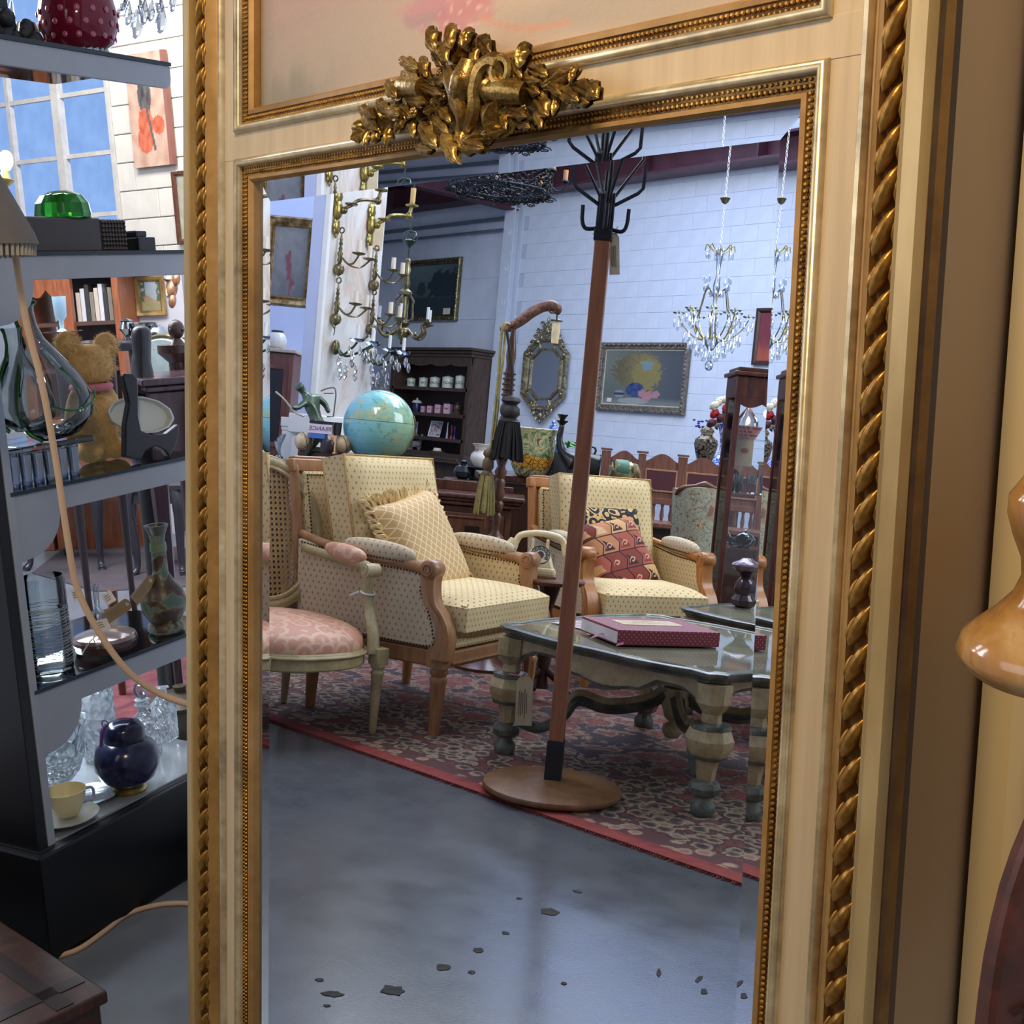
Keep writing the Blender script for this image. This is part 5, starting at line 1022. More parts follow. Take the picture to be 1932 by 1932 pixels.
b = MB(); b.box(.24, .05, .05, None, (-.10, .35, DH_ + .035)); b.box(.30, .02, .03, None, (.05, .4, DH_ + .03)); b.build('gallery', MAHO, dk, 0, bev=.004)
p = P(770, 866, 6.1); SH = p.z
sb = thing('sideboard', 'dark brown sideboard holding the globe, books and bronze archer', 'sideboard', M=Matrix.Translation((p.x, p.y, 0)) @ rot(0, 0, VR)); 
b = MB(); b.box(.56, .34, .03, None, (-.24, .12, SH - .015)); b.build('top', WALN, sb, 0, bev=.006); b = MB(); b.box(.52, .30, SH - .05, None, (-.24, .13, (SH - .03) / 2)); b.build('body', WALN_D, sb, 0, bev=.004)
for k in range(2): b = MB(); b.box(.28, .02, .5, None, (-.34 + k * .3, -.03, .5)); b.build('door', WALN, sb, 0, bev=.004)
p = P(800, 872, 5.95)
bu = thing('tea_caddy', 'plain walnut box with moulded lid at the end of the sideboard', 'box', M=Matrix.Translation((p.x, p.y, DH_ + .011)) @ rot(0, 0, VR))
b = MB(); b.box(.085, .16, p.z - DH_ - .02, None, (-.02, .12, (p.z - DH_ - .02) / 2)); b.build('body', WALN, bu, 0, bev=.003); b = MB(); b.box(.105, .18, .012, None, (-.02, .12, p.z - DH_ - .012)); b.build('lid', WALN, bu, 0, bev=.003)
p = P(1060, 905, 6.9); S2 = p.z
s2 = thing('long_sideboard', 'long dark table behind the far armchair carrying the painted pot and elephants', 'sideboard', M=Matrix.Translation((p.x, p.y, 0)) @ rot(0, 0, VR + 4))
b = MB(); b.box(.95, .5, .035, None, (.02, .2, S2 - .018)); b.build('top', MAHO, s2, 0, bev=.006); b = MB(); b.box(.9, .45, S2 - .06, None, (.02, .21, (S2 - .035) / 2)); b.build('body', WALN_D, s2, 0)
# globe
p = P(716, 803, 5.95); gr = 67.5 * 5.95 / F
gl = thing('globe', 'large glossy blue and green world globe above the armchair back', 'globe', loc=tuple(p))
t = MT('globe_map', 0.12); co = t.co('Object'); n = t.noise(6.5, 5, co, .6, .3); x, y, z = t.xyz('Object'); n2 = t.noise(40, 3, co)
sea = t.ramp((x * 0.645 + y * 0.76) * 2.6 + 0.5, [(0.1, hexc('6fb3cc')), (0.5, hexc('79b4b0')), (0.9, hexc('8fb089'))]); land = t.ramp(n2, [(.35, hexc('86ac94')), (.6, hexc('a2b08a')), (.72, hexc('bf9a62'))])
c = t.mix(n.gt(0.56), sea, land); grid_ = ((z * 34).fr() - .5).ab().gt(.47); c = t.mix(grid_ * 0.35, c, hexc('4f7f7c')); c = t.mix((n2.gt(0.62) * 0.5), c, hexc('5d7f6a')); c = t.mix((z - .02).ab().lt(.0014), c, hexc('3c5a50')); t.col(c); t.b.inputs['Coat Weight'].default_value = .6
b = MB(); b.sph(gr, seg=48, rings=28); b.build('ball', t.m, gl, 60); b = MB(); b.lathe([(.0, gr), (.007, gr), (.007, gr + .015), (0, gr + .016)], 10); b.build('pin', BRASS, gl, 40)
b = MB(); b.lathe([(.09, SH - p.z + .002), (.09, SH - p.z + .012), (.03, SH - p.z + .03), (.02, -gr + .004), (.045, -gr * .93), (0, -gr * .92)], 24); b.build('stand', BRASS, gl, 40)
b = MB(); b.ring(gr + .006, .004, rot(90, 0, 40), 40, 6, 200, 380); b.build('meridian', BRASS, gl, 40)
# balls and books
BALL = MT('mottled_leather', .4); n = BALL.noise(16, 4); BALL.col(BALL.ramp(n, [(.3, hexc('6e5030')), (.5, hexc('b39a76')), (.65, hexc('d3c3a4'))])); BALL = BALL.m
for px, d in ((573, 'mottled cream ball left of the stacked books'), (648, 'mottled cream ball between the upright book and the globe')):
    p = P(px, 848, 5.9); t = thing('leather_ball', d, 'ball', loc=(p.x, p.y, SH + .044)); b = MB(); b.sph(.043, seg=24, rings=14); b.build('ball', BALL, t, 60); b = MB(); b.ring(.0435, .0015, rot(60, 20, 0), 32, 5); b.ring(.0435, .0015, rot(110, 40, 0), 32, 5); b.build('seam', DKT, t, 40)
p = P(602, 855, 5.85); FB = Matrix.Translation((p.x, p.y, SH)) @ rot(0, 0, VR)
def bk(name, label, x, z, w, d, h, cov, txt=None, ts=.03, tc=DKT, M=FB, rz=0, y=0.0):
    t = thing(name, label, 'book', M=M @ at(x, y, z, 0, 0, rz)); b = MB(); b.box(w, .006, h, None, (0, 0, h / 2)); b.box(w, d, .004, None, (0, d / 2, h - .002)); b.box(w, d, .004, None, (0, d / 2, .002)); b.build('cover', cov, t, 0); b = MB(); b.box(w * .97, d * .97, h - .008, None, (0, d / 2, h / 2)); b.build('pages', PAPER, t, 0)
    if txt: text('lettering', txt, ts, tc, t, Matrix.Translation((0, -.004, h / 2)) @ rot(90, 0, 0))
    return t
lath('stone_jar', 'dark stoneware jar under the stacked books', 'jar', P(602, 858, 5.93) * 0 + V3((p.x + .03, p.y + .03, SH)), [('jar', [(.03, 0), (.036, .01), (.036, .05), (.03, .062), (0, .062)], plain('2a2226', .3))])
bk('blue_book', 'thin bright blue book beneath the FRANCE book', -.015, .064, .075, .09, .022, plain('3c6fc0', .5))
bk('france_book', 'book with a pale pink spine lettered FRANCE, on top of the blue book', 0, .087, .105, .12, .042, plain('d8c6dc', .6), 'FRANCE', .028, plain('4c5470', .6))
bk('black_book', 'thin black book lying on top of the FRANCE book', .003, .130, .112, .12, .014, BLK)
bk('upright_book', 'upright orange-cream book with red spine lettering beside the stacked books', .062, 0, .032, .10, .082, plain('e0b48c', .6), None, y=-.02)
ub = [o for o in bpy.data.objects if o.get('label', '').startswith('upright orange')][0]; text('lettering', 'FRANCE', .019, plain('b0502c', .6), ub, Matrix.Translation((0, -.004, .04)) @ rot(90, 0, 0) @ rot(0, 0, 90))
lath('glass_tumbler', 'small smoky glass tumbler beside the stacked books', 'glass', P(0, 0, 1) * 0 + V3((FB @ V3((.07, .06, .084)))), [('glass', [(.016, 0), (.02, .06), (.018, .06), (.014, .004), (0, .004)], plain('3c3a40', .1))])
# bronze archer
st = thing('bronze_archer', 'green bronze statuette of a bending youth drawing a bow, behind the books', 'statuette', loc=(0, 0, 0)); Zs = 6.05
def S_(x, y, d=0.0): return P(x, y, Zs + d)
V = [S_(600, 800), S_(594, 780), S_(586, 760), S_(580, 748), S_(566, 729, -.02), S_(563, 726, -.03), S_(577, 758, -.03), S_(563, 770, -.07), S_(549, 769, -.10), S_(600, 750, .03), S_(615, 763, .05), S_(622, 780, .05), S_(607, 808), S_(600, 822, -.03), S_(590, 838, -.05), S_(583, 850, -.04), S_(581, 862, -.02), S_(608, 822, .03), S_(618, 840, .05), S_(628, 856, .06), S_(645, 862, .06), S_(572, 738, -.01)]
b_o = skin('body', V, [(0, 1), (1, 2), (2, 3), (3, 21), (21, 4), (4, 5), (2, 6), (6, 7), (7, 8), (2, 9), (9, 10), (10, 11), (0, 12), (12, 13), (13, 14), (14, 15), (15, 16), (12, 17), (17, 18), (18, 19), (19, 20)], [.032, .031, .038, .022, .027, .022, .017, .013, .010, .020, .015, .011, .038, .028, .024, .018, .013, .027, .022, .016, .010, .014], BRONZE, st)
b = MB(); b.tube(cat([S_(521, 739, -.1), S_(536, 752, -.1), S_(549, 768, -.1), S_(556, 777, -.1), S_(575, 786, -.1)], 5), .005, 6); b.build('bow', plain('8f867a', .4, .4), st, 50)
b = MB(); b.tube(cat([S_(606, 738, .1), S_(618, 733, .1), S_(632, 732, .1), S_(635, 745, .1)], 5) + [S_(630, 786, .1), S_(618, 786, .1)], .004, 6); b.tube([S_(612, 742, .1), S_(630, 742, .1)], .003, 6); b.build('bow_string_frame', plain('77736e', .4, .5), st, 50)
b = MB(); q = S_(605, 860); b.box(.20, .10, .02, Matrix.Translation((q.x, q.y, SH + .01)) @ rot(0, 0, VR)); b.build('base', BRONZE, st, 0)
# ================= carved floor lamp with tassels =================
zl = 5.45; base = P(934, 1022, zl); top = P(963, 630, zl)
def hz(y, z=zl, x=950): return P(x, y, z).z
lt = thing('floor_lamp', 'turned mahogany floor lamp with carved swan-neck arm, between the two armchairs', 'floor lamp', loc=(base.x, base.y, 0))
k = zl / F
pr = [(1024, 13), (1014, 14), (1006, 7), (1000, 6), (985, 7), (975, 8), (968, 5), (960, 8), (950, 9), (945, 6), (938, 8), (928, 9), (920, 7), (910, 9), (903, 6), (898, 8), (890, 10), (880, 6), (868, 9), (840, 8), (815, 6), (800, 5), (795, 9), (788, 10), (782, 6), (775, 11), (768, 10), (760, 7), (754, 9), (748, 8), (742, 8), (735, 8), (728, 8), (720, 8), (714, 7), (708, 8), (700, 7), (690, 6), (672, 8), (655, 7), (630, 4), (622, 4)]
b = MB(); prof = [(0.13, 0.0), (0.135, 0.02), (0.06, 0.05), (0.03, 0.10), (0.03, hz(1040))]
prof += [(r * k * 1.2, hz(y)) for y, r in pr]; b.lathe(prof, 20)
for y in (745, 735, 725, 715, 705): b.ring(10.5 * k, 2.4 * k, at(0, 0, hz(y)), 18, 6)
b.build('post', wood('452c1f', '6c4833', .3, 6, name='lamp_wood'), lt, 50)
def LL(x, y, d=0.0): return P(x, y, zl + d) - V3((base.x, base.y, 0))
b = MB(); b.tube(cat([LL(944, 620), LL(962, 618), LL(985, 604), LL(1005, 589), (LL(1025, 579)), LL(1043, 577), LL(1052, 584), LL(1050, 592)], 5), [.014, .026, .031, .032, .031, .032, .030, .018], 10, sq=.75); b.build('arm', ROSE, lt, 50)
b = MB()
for (x, y, a) in ((972, 611, 30), (984, 603, 35), (996, 594, 35), (1009, 588, 25)):
    p = LL(x, y, -.02); b.lathe([(0, -.036), (.014, -.02), (.018, .0), (.012, .022), (0, .036)], 8, Matrix.Translation(p) @ rot(0, 60, VR))
b.ring(.013, .004, Matrix.Translation(LL(1043, 585, -.02)) @ rot(90, 0, VR - 90 + 90), 16, 6); b.build('carved_leaf', ROSE, lt, 60, uv=False)
b = MB(); q = LL(1051, 606); b.lathe([(0, .032), (.004, .03), (.004, .012), (.027, .004), (.027, 0), (.01, -.004), (0, -.004)], 18, Matrix.Translation(q)); b.build('gallery', BRONZE, lt, 50)
b = MB(); b.lathe([(.017, 0), (.018, -.03), (.018, -.055), (.015, -.095), (0, -.097)], 16, Matrix.Translation(q)); b.build('bulb_holder', plain('dccba4', .5), lt, 40)
def cord(name, label, pts, r, m, cat_='rope', group=None):
    b = MB(); b.tube(cat(pts, 8), r, 6); return tag(b.build(name, m, None, 60), label, cat_, group)
def tassel(name, label, top_, H, w, m1, m2, knot=1.0):
    t = thing(name, label, 'tassel', loc=tuple(top_)); b = MB(); b.lathe([(.0, .012), (.006, .01), (w * .25, 0), (w * .3, -.015), (w * .18, -.03), (w * .28, -.045), (w * .3, -.07), (w * .2, -.085), (w * .34, -.10), (w * .3, -.11)], 14); b.build('head', m2, t, 60)
    b = MB(); R = random.Random(2); zt = -.105
    for i in range(70):
        a = R.uniform(0, 2 * pi); rr = w * .30; r2 = w * R.uniform(.40, .55); b.tube([(rr * cos(a), rr * sin(a), zt), (r2 * .85 * cos(a), r2 * .85 * sin(a), zt - (H - .1) * .5), (r2 * cos(a), r2 * sin(a), -H + R.uniform(-.008, .008))], .0045, 4)
    b.lathe([(0, zt), (w * .28, zt), (w * .42, -H + .01), (0, -H + .01)], 14); b.build('skirt', m1, t, 60, uv=False); return t
BLKT = plain('141417', .8, 0, .3, 60); GLDT = plain('8e8250', .7, 0, .25, 60)
tassel('black_tassel', 'large black tassel hanging from the floor lamp arm', P(966, 750, zl - .12), .262, .14, BLKT, plain('221c22', .6))
tassel('gold_tassel', 'olive gold tassel hanging left of the turned lamp post', P(924, 850, zl - .1), .265, .085, GLDT, plain('5c4a30', .5))
cord('black_rope', 'black cord from the lamp arm down to the black tassel', [P(957, 622, zl - .1), P(962, 660, zl - .12), P(967, 700, zl - .12), P(964, 752, zl - .12)], .006, BLKT)
cord('gold_rope', 'twisted gold cord looped over the lamp arm down to the gold tassel', [P(962, 612, zl - .05), P(952, 612, zl - .1), P(946, 640, zl - .1), P(942, 700, zl - .1), P(936, 760, zl - .1), P(932, 800, zl - .1), P(926, 852, zl - .1)], .007, GLDT)
cord('gold_rope', 'thinner strand of gold cord hanging nearest the lamp post', [P(956, 616, zl - .08), P(950, 680, zl - .1), P(944, 720, zl - .1), P(938, 790, zl - .1), P(931, 830, zl - .1)], .006, GLDT)
# ================= side table and telephone =================
q = G(1040, 1092, .478); t = thing('side_table', 'small round dark pedestal table holding the cream telephone', 'side table', loc=(q.x, q.y, 0.006))
b = MB(); b.lathe([(0, .455), (.12, .455), (.132, .462), (.135, .47), (.128, .476), (0, .476)], 36); b.build('top', WALN, t, 40)
b = MB(); b.lathe([(.03, .05), (.02, .1), (.032, .17), (.018, .22), (.03, .30), (.016, .35), (.03, .40), (.045, .455)], 16); b.build('pedestal', WALN_D, t, 50)
for k in range(3):
    a = k * 2.094 + .5; b = MB(); b.tube(cat([(.02 * cos(a), .02 * sin(a), .12), (.09 * cos(a), .09 * sin(a), .07), (.15 * cos(a), .15 * sin(a), .012)], 5), [.018, .016, .012], 8); b.build('leg', WALN_D, t, 50)
IV = plain('e2cfa4', .22, 0, .04)
pt = thing('telephone', 'cream rotary telephone on the round side table', 'telephone', M=Matrix.Translation((q.x - .055, q.y - .02, .483)) @ rot(0, 0, 52) @ Matrix.Scale(1.12, 4))
b = MB(); b.box(.115, .12, .03, None, (0, 0, .018)); b.box(.105, .105, .065, None, (0, .0, .06), t=.62, t2=.42); b.build('body', IV, pt, 0, bev=.01)
b = MB(); b.box(.12, .125, .006, None, (0, 0, .003)); b.build('base', plain('8a6a48', .5), pt, 0)
b = MB()
for s in (-1, 1): b.box(.010, .035, .035, None, (s * .026, .015, .108))
b.build('cradle', IV, pt, 0, bev=.003)
D = at(0, -.052, .075, 62); b = MB(); b.lathe([(.034, 0), (.034, .004), (.03, .005), (0, .005)], 24, D); dl = b.build('dial', plain('c9c4b4', .4), pt, 30)
q_ = MB()
for i in range(10): q_.ring(.0045, .0016, D @ at(.023 * cos(i * .56 - .5), .023 * sin(i * .56 - .5), .006), 8, 4)
q_.lathe([(.012, .005), (.012, .008), (0, .008)], 16, D); q_.ring(.032, .002, D @ at(0, 0, .006), 24, 5); q_.build('finger_wheel', plain('4a4540', .3, .4), dl, 40)
b = MB(); b.tube(cat([(-.085, .015, .105), (-.07, .015, .132), (-.03, .015, .143), (0, .015, .145), (.03, .015, .143), (.07, .015, .132), (.088, .015, .105)], 4), [.012, .012, .011, .011, .011, .012, .012], 10)
for s in (-1, 1): b.lathe([(.016, 0), (.022, -.02), (.023, -.038), (.012, -.04), (0, -.04)], 16, at(s * .088, .015, .118, 0, -s * 22))
b.build('handset', IV, pt, 60)
cord('telephone_cable', 'grey telephone cord dropping behind the handset beside the side table', [P(1046, 1045, 4.95), P(1044, 1060, 4.95), P(1040, 1075, 4.95), P(1039, 1084, 4.95)], .004, plain('8c8474', .6))
# ================= pots and animals on the long sideboard =================
p = P(1000, 905, 6.85); jk = 6.85 / F
t = MT('majolica_glaze', .18); co = t.co('Object'); v = t.vor(22, co); n = t.noise(14, 4, co, .6, 1.5); x, y, z = t.xyz('Object'); dst = t.vor(34, co, 'Distance', 'DISTANCE_TO_EDGE')
gr_ = t.ramp(n, [(.35, hexc('2d5c44')), (.46, hexc('8c9a6c')), (.52, hexc('c9b98a')), (.6, hexc('3c4a34')), (.68, hexc('7c4a2c'))]); ye = t.mix(dst.lt(.05), hexc('cf9838'), hexc('5a2e18'))
band = (((z - .095) * 12 + x * 2.0).ab()).lt(.42) ; c = t.mix(band, gr_, ye); t.col(c)
jd = thing('jardiniere', 'large green glazed jardiniere with a yellow scale band beside the lamp', 'pot', loc=(p.x, p.y, S2))
r = 45 * jk; b = MB(); b.lathe([(r * .55, 0), (r * .62, .01), (r * .8, .05), (r * .92, .11), (r * .95, .17), (r * .9, .22), (r * .98, .25), (r * 1.0, .262), (r * .95, .265), (r * .85, .22), (0, .2)], 36); b.build('bowl', t.m, jd, 60)
DG = plain('1f2224', .25, .1, .3, 10)
BW = MT('blue_white_porcelain', .15); co = BW.co('Object'); BW.col(BW.ramp(BW.noise(26, 4, co, .6, 2), [(.44, hexc('2c4fa0')), (.5, hexc('5c7cc8')), (.54, hexc('dfe4ee'))])); BW = BW.m
pq = P(1036, 903, 7.0); lath('tall_ginger_jar', 'tall blue and white porcelain jar behind the green jardiniere', 'jar', V3((pq.x, pq.y, S2)), [('body', [(.035, 0), (.04, .02), (.03, .08), (.045, .14), (.055, .19), (.05, .22), (.028, .24)], BW), ('lid', [(.034, .24), (.036, .255), (.02, .285), (.01, .30), (.012, .31), (0, .325)], BW)])
pq = P(1062, 903, 6.95); t = thing('slate_box', 'matt dark grey box beside the black long-necked figure', 'box', M=Matrix.Translation((pq.x, pq.y, S2)) @ rot(0, 0, VR)); b = MB(); b.box(.12, .1, .15, None, (0, 0, .075)); b.build('body', plain('3c3f44', .7), t, 0, bev=.004)
el = thing('black_swan_figure', 'black carved long-necked swan figure behind the coat stand pole', 'figurine', loc=(0, 0, 0)); Q = lambda x, y, d=0: P(x, y, 6.75 + d)
skin('body', [Q(1105, 880), Q(1130, 884), Q(1090, 872), Q(1070, 865), Q(1058, 848), Q(1056, 825), Q(1060, 808), Q(1062, 798), Q(1080, 894, -.03), Q(1075, 903, -.03)], [(0, 1), (0, 2), (2, 3), (3, 4), (4, 5), (5, 6), (6, 7), (2, 8), (8, 9)], [.075, .075, .06, .038, .024, .018, .016, .014, .02, .02], DG, el)
b = MB(); b.lathe([(.012, -.01), (.016, 0), (.03, .012), (.033, .018), (.012, .02), (.016, .03), (.03, .05), (.028, .052), (0, .04)], 14, Matrix.Translation(Q(1061, 800))); b.ring(.02, .006, Matrix.Translation(Q(1118, 850)) @ rot(90, 0, 30), 14, 6); b.build('crest', DG, el, 50)
pq = P(1125, 900, 6.8); b = MB(); b.box(.26, .1, .02, Matrix.Translation((pq.x - .02, pq.y - .02, S2 + .01)) @ rot(0, 0, VR)); b.build('base', DG, el, 0)
pg = P(1072, 842, 7.1); b = MB(); R = random.Random(8)
for i in range(16): a = R.uniform(0, 6.28); b.sph(.03, .010, .004, Matrix.Translation(pg + V3((cos(a) * .03, sin(a) * .03, R.uniform(0, .025)))) @ rot(R.uniform(-30, 30), R.uniform(-30, 30), math.degrees(a)), seg=6, rings=4)
tag(b.build('leafy_sprig', plain('4c8a4a', .6), None, 60, uv=False), 'small bright green leafy sprig behind the black swan figure', 'plant')
eg = thing('elephant_figure', 'bronze coloured elephant figurine with green saddle cloth', 'figurine', M=Matrix.Translation(P(1172, 905, 6.9)) @ rot(0, 0, VR + 10)); eg.location.z = S2
EGM = gold('painted_elephant', '4a4636', '8a805e', 'b0a680', .3, .3, 20)
skin('body', [(0, 0, .085), (-.05, 0, .08), (.045, 0, .085), (.075, 0, .092), (.10, 0, .06), (.105, 0, .02), (-.05, .025, .04), (-.05, .025, .008), (-.05, -.025, .04), (-.05, -.025, .008), (.035, .025, .04), (.035, .025, .008), (.035, -.025, .04), (.035, -.025, .008)], [(0, 1), (0, 2), (2, 3), (3, 4), (4, 5), (1, 6), (6, 7), (1, 8), (8, 9), (2, 10), (10, 11), (2, 12), (12, 13)], [.05, .045, .043, .035, .016, .01] + [.022, .018] * 4, EGM, eg, 1)
b = MB(); b.lathe([(.052, -.035), (.054, 0), (.052, .035)], 16, at(-.005, 0, .085, 0, 90), (1, 1)); b.build('saddle_cloth', plain('3f6e58', .5), eg, 50)
b = MB(); [b.sph(.004, .025, .028, at(.06, s * .035, .095, 0, 0, s * 25), seg=8, rings=6) for s in (-1, 1)]; b.build('ear', EGM, eg, 50)
b = MB(); b.box(.2, .08, .008, None, (.015, 0, .004)); b.build('base', EGM, eg, 0)
# white jug and dark pots nearer the dresser
zz = 8.5; p = P(885, 905, zz); kk = zz / F
w_t = thing('wash_stand', 'low dark table carrying the rose-painted jug', 'table', M=Matrix.Translation((p.x, p.y, 0)) @ rot(0, 0, VR)); b = MB(); b.box(.30, .3, .03, None, (-.02, .1, p.z - .015)); b.build('top', WALN_D, w_t, 0, bev=.005); b = MB(); b.box(.26, .26, p.z - .03, None, (-.02, .1, (p.z - .03) / 2)); b.build('body', WALN_D, w_t, 0)
tz = p.z
lath('footed_stand', 'black fluted stand under the rose-painted jug', 'stand', V3(P(890, 900, zz).to_tuple()[:2] + (tz,)) + V3((0, .06, 0)), [('stand', [(.06, 0), (.065, .01), (.05, .02), (.05, .07), (.09, .08), (.095, .088), (0, .09)], DG)], 16)
pj = V3(P(892, 900, zz).to_tuple()[:2] + (tz + .09,)) + V3((0, .06, 0))
tj = MT('rose_painted_porcelain', .2); tj.col(tj.ramp(tj.noise(12, 3), [(.3, hexc('8e4a54')), (.4, hexc('cfc4b6')), (.6, hexc('dcd4c8'))]))
lath('rose_jug', 'white porcelain jug painted with roses and a frilled rim', 'jug', pj, [('body', [(.04, 0), (.05, .01), (.075, .05), (.07, .085), (.045, .11), (.05, .135), (.07, .155), (.065, .152), (.04, .12), (0, .1)], tj.m)], 20)
lath('dark_pot', 'round black lidded pot left of the rose-painted jug', 'pot', V3(P(866, 905, zz).to_tuple()[:2] + (tz,)) + V3((0, .03, 0)), [('pot', [(.03, 0), (.055, .02), (.065, .05), (.05, .085), (.02, .10), (.03, .12), (0, .13)], DG)], 18)
# ================= hall settle, vases, roses =================
zs_ = 8.3; hs = thing('hall_settle', 'carved oak settle with arched back panels of burgundy leather', 'settle', M=Matrix.Translation(V3((P(1290, 860, zs_).x, P(1290, 860, zs_).y, 0))) @ rot(0, 0, VR - 4)); k = zs_ / F
hT = P(1290, 860, zs_).z; seat_z = P(1230, 985, zs_).z
HS = wood('5a3428', '7c5040', .4, 6, name='settle_oak'); BURG = plain('4a1c24', .5, 0, .15, 30)
for i, x in enumerate((-.50, -.265, .0, .27, .52)):
    b = MB(); b.box(.05 if i % 2 else .06, .04, hT - .02, None, (x, 0, hT / 2)); b.box(.075, .055, .015, None, (x, 0, hT)); b.build('post', HS, hs, 0, bev=.003)
for i, (x0, x1) in enumerate(((-.48, -.285), (-.245, -.02), (.02, .25), (.29, .5))):
    w = x1 - x0; cx = (x0 + x1) / 2
    pl = [(x0, hT - .30)] + [(x0 + w * j / 14, hT - .055 + .055 * sin(pi * j / 14) ** 1.5) for j in range(15)] + [(x1, hT - .30)]
    b = MB(); b.prism(pl[::-1], .022, Matrix(((1, 0, 0, 0), (0, 0, -1, .012), (0, 1, 0, 0), (0, 0, 0, 1)))); b.build('arched_panel', HS, hs, 0)
    b = MB(); b.box(w * .82, .008, .12, None, (cx, -.016, hT - .175)); b.build('leather_inset', BURG, hs, 0)
    b = MB(); b.frame(w * .82, .12, [(0, .004), (.003, .009), (.012, .009), (.014, 0)], Matrix(((1, 0, 0, cx), (0, 0, -1, -.012), (0, 1, 0, hT - .175), (0, 0, 0, 1)))); b.build('moulding', wood('8a6248', 'a5805e', .4), hs, 30)
    for j in range(4): b = MB(); xx = x0 + w * (j + .5) / 4; b.lathe([(.008, seat_z), (.014, seat_z + .05), (.008, seat_z + .1), (.012, hT - .34), (.012, hT - .30)], 8, at(xx, 0, 0)); b.build('spindle', HS, hs, 40)
b = MB(); b.box(1.06, .03, .04, None, (0, 0, hT - .31)); b.box(1.06, .36, .03, None, (0, -.17, seat_z)); b.build('seat', HS, hs, 0, bev=.004); b = MB(); b.box(1.0, .3, seat_z - .03, None, (0, -.13, (seat_z - .02) / 2)); b.build('seat_box', WALN_D, hs, 0)
p = P(1213, 926, 7.2); t = thing('marble_table', 'small dark table with a rounded white marble top behind the far armchair', 'table', M=Matrix.Translation((p.x, p.y, 0)) @ rot(0, 0, VR)); b = MB(); b.box(.18, .2, .022, None, (-.05, .1, p.z)); b.build('top', plain('c9c8cc', .2), t, 0, bev=.009); b = MB(); b.box(.14, .16, p.z - .02, None, (-.05, .1, p.z / 2 - .01)); b.build('body', WALN_D, t, 0, bev=.003)
p = P(1320, 884, 9.2); S3 = p.z; s3 = thing('carved_cabinet', 'dark carved cabinet carrying the black and gold vase', 'cabinet', M=Matrix.Translation((p.x, p.y, 0)) @ rot(0, 0, VR - 5))
b = MB(); b.box(.34, .3, .025, None, (0.02, .14, S3 - .012)); b.build('top', WALN_D, s3, 0, bev=.004); b = MB(); b.box(.31, .26, S3 - .04, None, (0.02, .14, (S3 - .03) / 2)); b.build('body', WALN, s3, 0); b = MB(); b.box(.25, .02, .10, None, (0.02, .0, S3 - .10)); b.sph(.05, .015, .02, at(-.03, -.012, S3 - .1), seg=10, rings=6); b.sph(.04, .012, .015, at(.05, -.012, S3 - .09), seg=10, rings=6); b.build('drawer', WALN, s3, 40)
p = P(1318, 880, 9.25); k = 9.25 / F
bv = MT('black_gold_lacquer', .15); bv.col(bv.ramp(bv.noise(22, 4, None, .6, 2), [(.46, hexc('17161a')), (.5, hexc('8d7a58')), (.56, hexc('6a5c48')), (.6, hexc('1b1a1e'))]))
lath('lidded_vase', 'black and gold lidded vase on the carved cabinet', 'vase', V3((p.x, p.y + .06, S3)), [('foot', [(.062, 0), (.066, .01), (.058, .03)], plain('b8a888', .3)), ('body', [(.058, .028), (.055, .06), (.075, .12), (.088, .18), (.08, .215), (.045, .24), (.04, .255)], bv.m), ('rim', [(.044, .252), (.046, .262), (.04, .268)], plain('c9b48c', .3)), ('lid', [(.054, .266), (.05, .285), (.025, .31), (.008, .318), (.012, .33), (0, .335)], bv.m)], 28)
p = P(1318, 806, 9.2); b = MB(); b.tube(cat([p, p + V3((0, 0, .03)), p + V3((.03, 0, .05))], 4), .003, 5); R = random.Random(5)
for i in range(9): q = p + V3((R.uniform(-.05, .07), R.uniform(-.02, .02), R.uniform(.0, .055))); b.sph(.012, .012, .008, Matrix.Translation(q), seg=6, rings=4)
tag(b.build('purple_flower_sprig', plain('4a4296', .6), None, 60, uv=False), 'purple artificial flower sprig on top of the black and gold vase', 'flower')
p = P(1362, 905, 9.0); bvz = thing('blue_white_vase', 'tall blue and white vase holding the red and white roses', 'vase', loc=(p.x, p.y, .75)); 
b = MB(); z0 = .75; zt = P(1362, 800, 9.0).z - z0; b.lathe([(.05, 0), (.06, .02), (.10, zt * .30), (.07, zt * .52), (.035, zt * .60), (.04, zt * .8), (.06, zt * .97), (.065, zt), (.03, zt * .95), (0, zt * .9)], 24); b.build('body', BW, bvz, 50)
t_ = thing('plant_stand', 'dark plinth behind the display cabinet carrying the rose vase', 'stand', loc=(p.x, p.y, 0)); b = MB(); b.box(.26, .26, .03, None, (0, 0, .735)); b.box(.2, .2, .72, None, (0, 0, .36)); b.build('plinth', WALN_D, t_, 0, bev=.004)
def rose(b, c, r, R):
    for j, (n_, rr, zz_) in enumerate(((3, .25, .35), (5, .55, .2), (6, .85, 0))):
        for i in range(n_):
            a = i * 2 * pi / n_ + j + R.uniform(-.2, .2); b.sph(r * .5, r * .16, r * .42, Matrix.Translation(V3(c) + V3((cos(a) * rr * r * .6, sin(a) * rr * r * .6, zz_ * r))) @ rot(25 * (j - .5), 0, math.degrees(a) + 90), seg=8, rings=5)
R = random.Random(11)
REDM, WHM, DKM = plain('b3202c', .6, 0, .2, 40), plain('d8d0bc', .6, 0, .1, 40), plain('4a1420', .6)
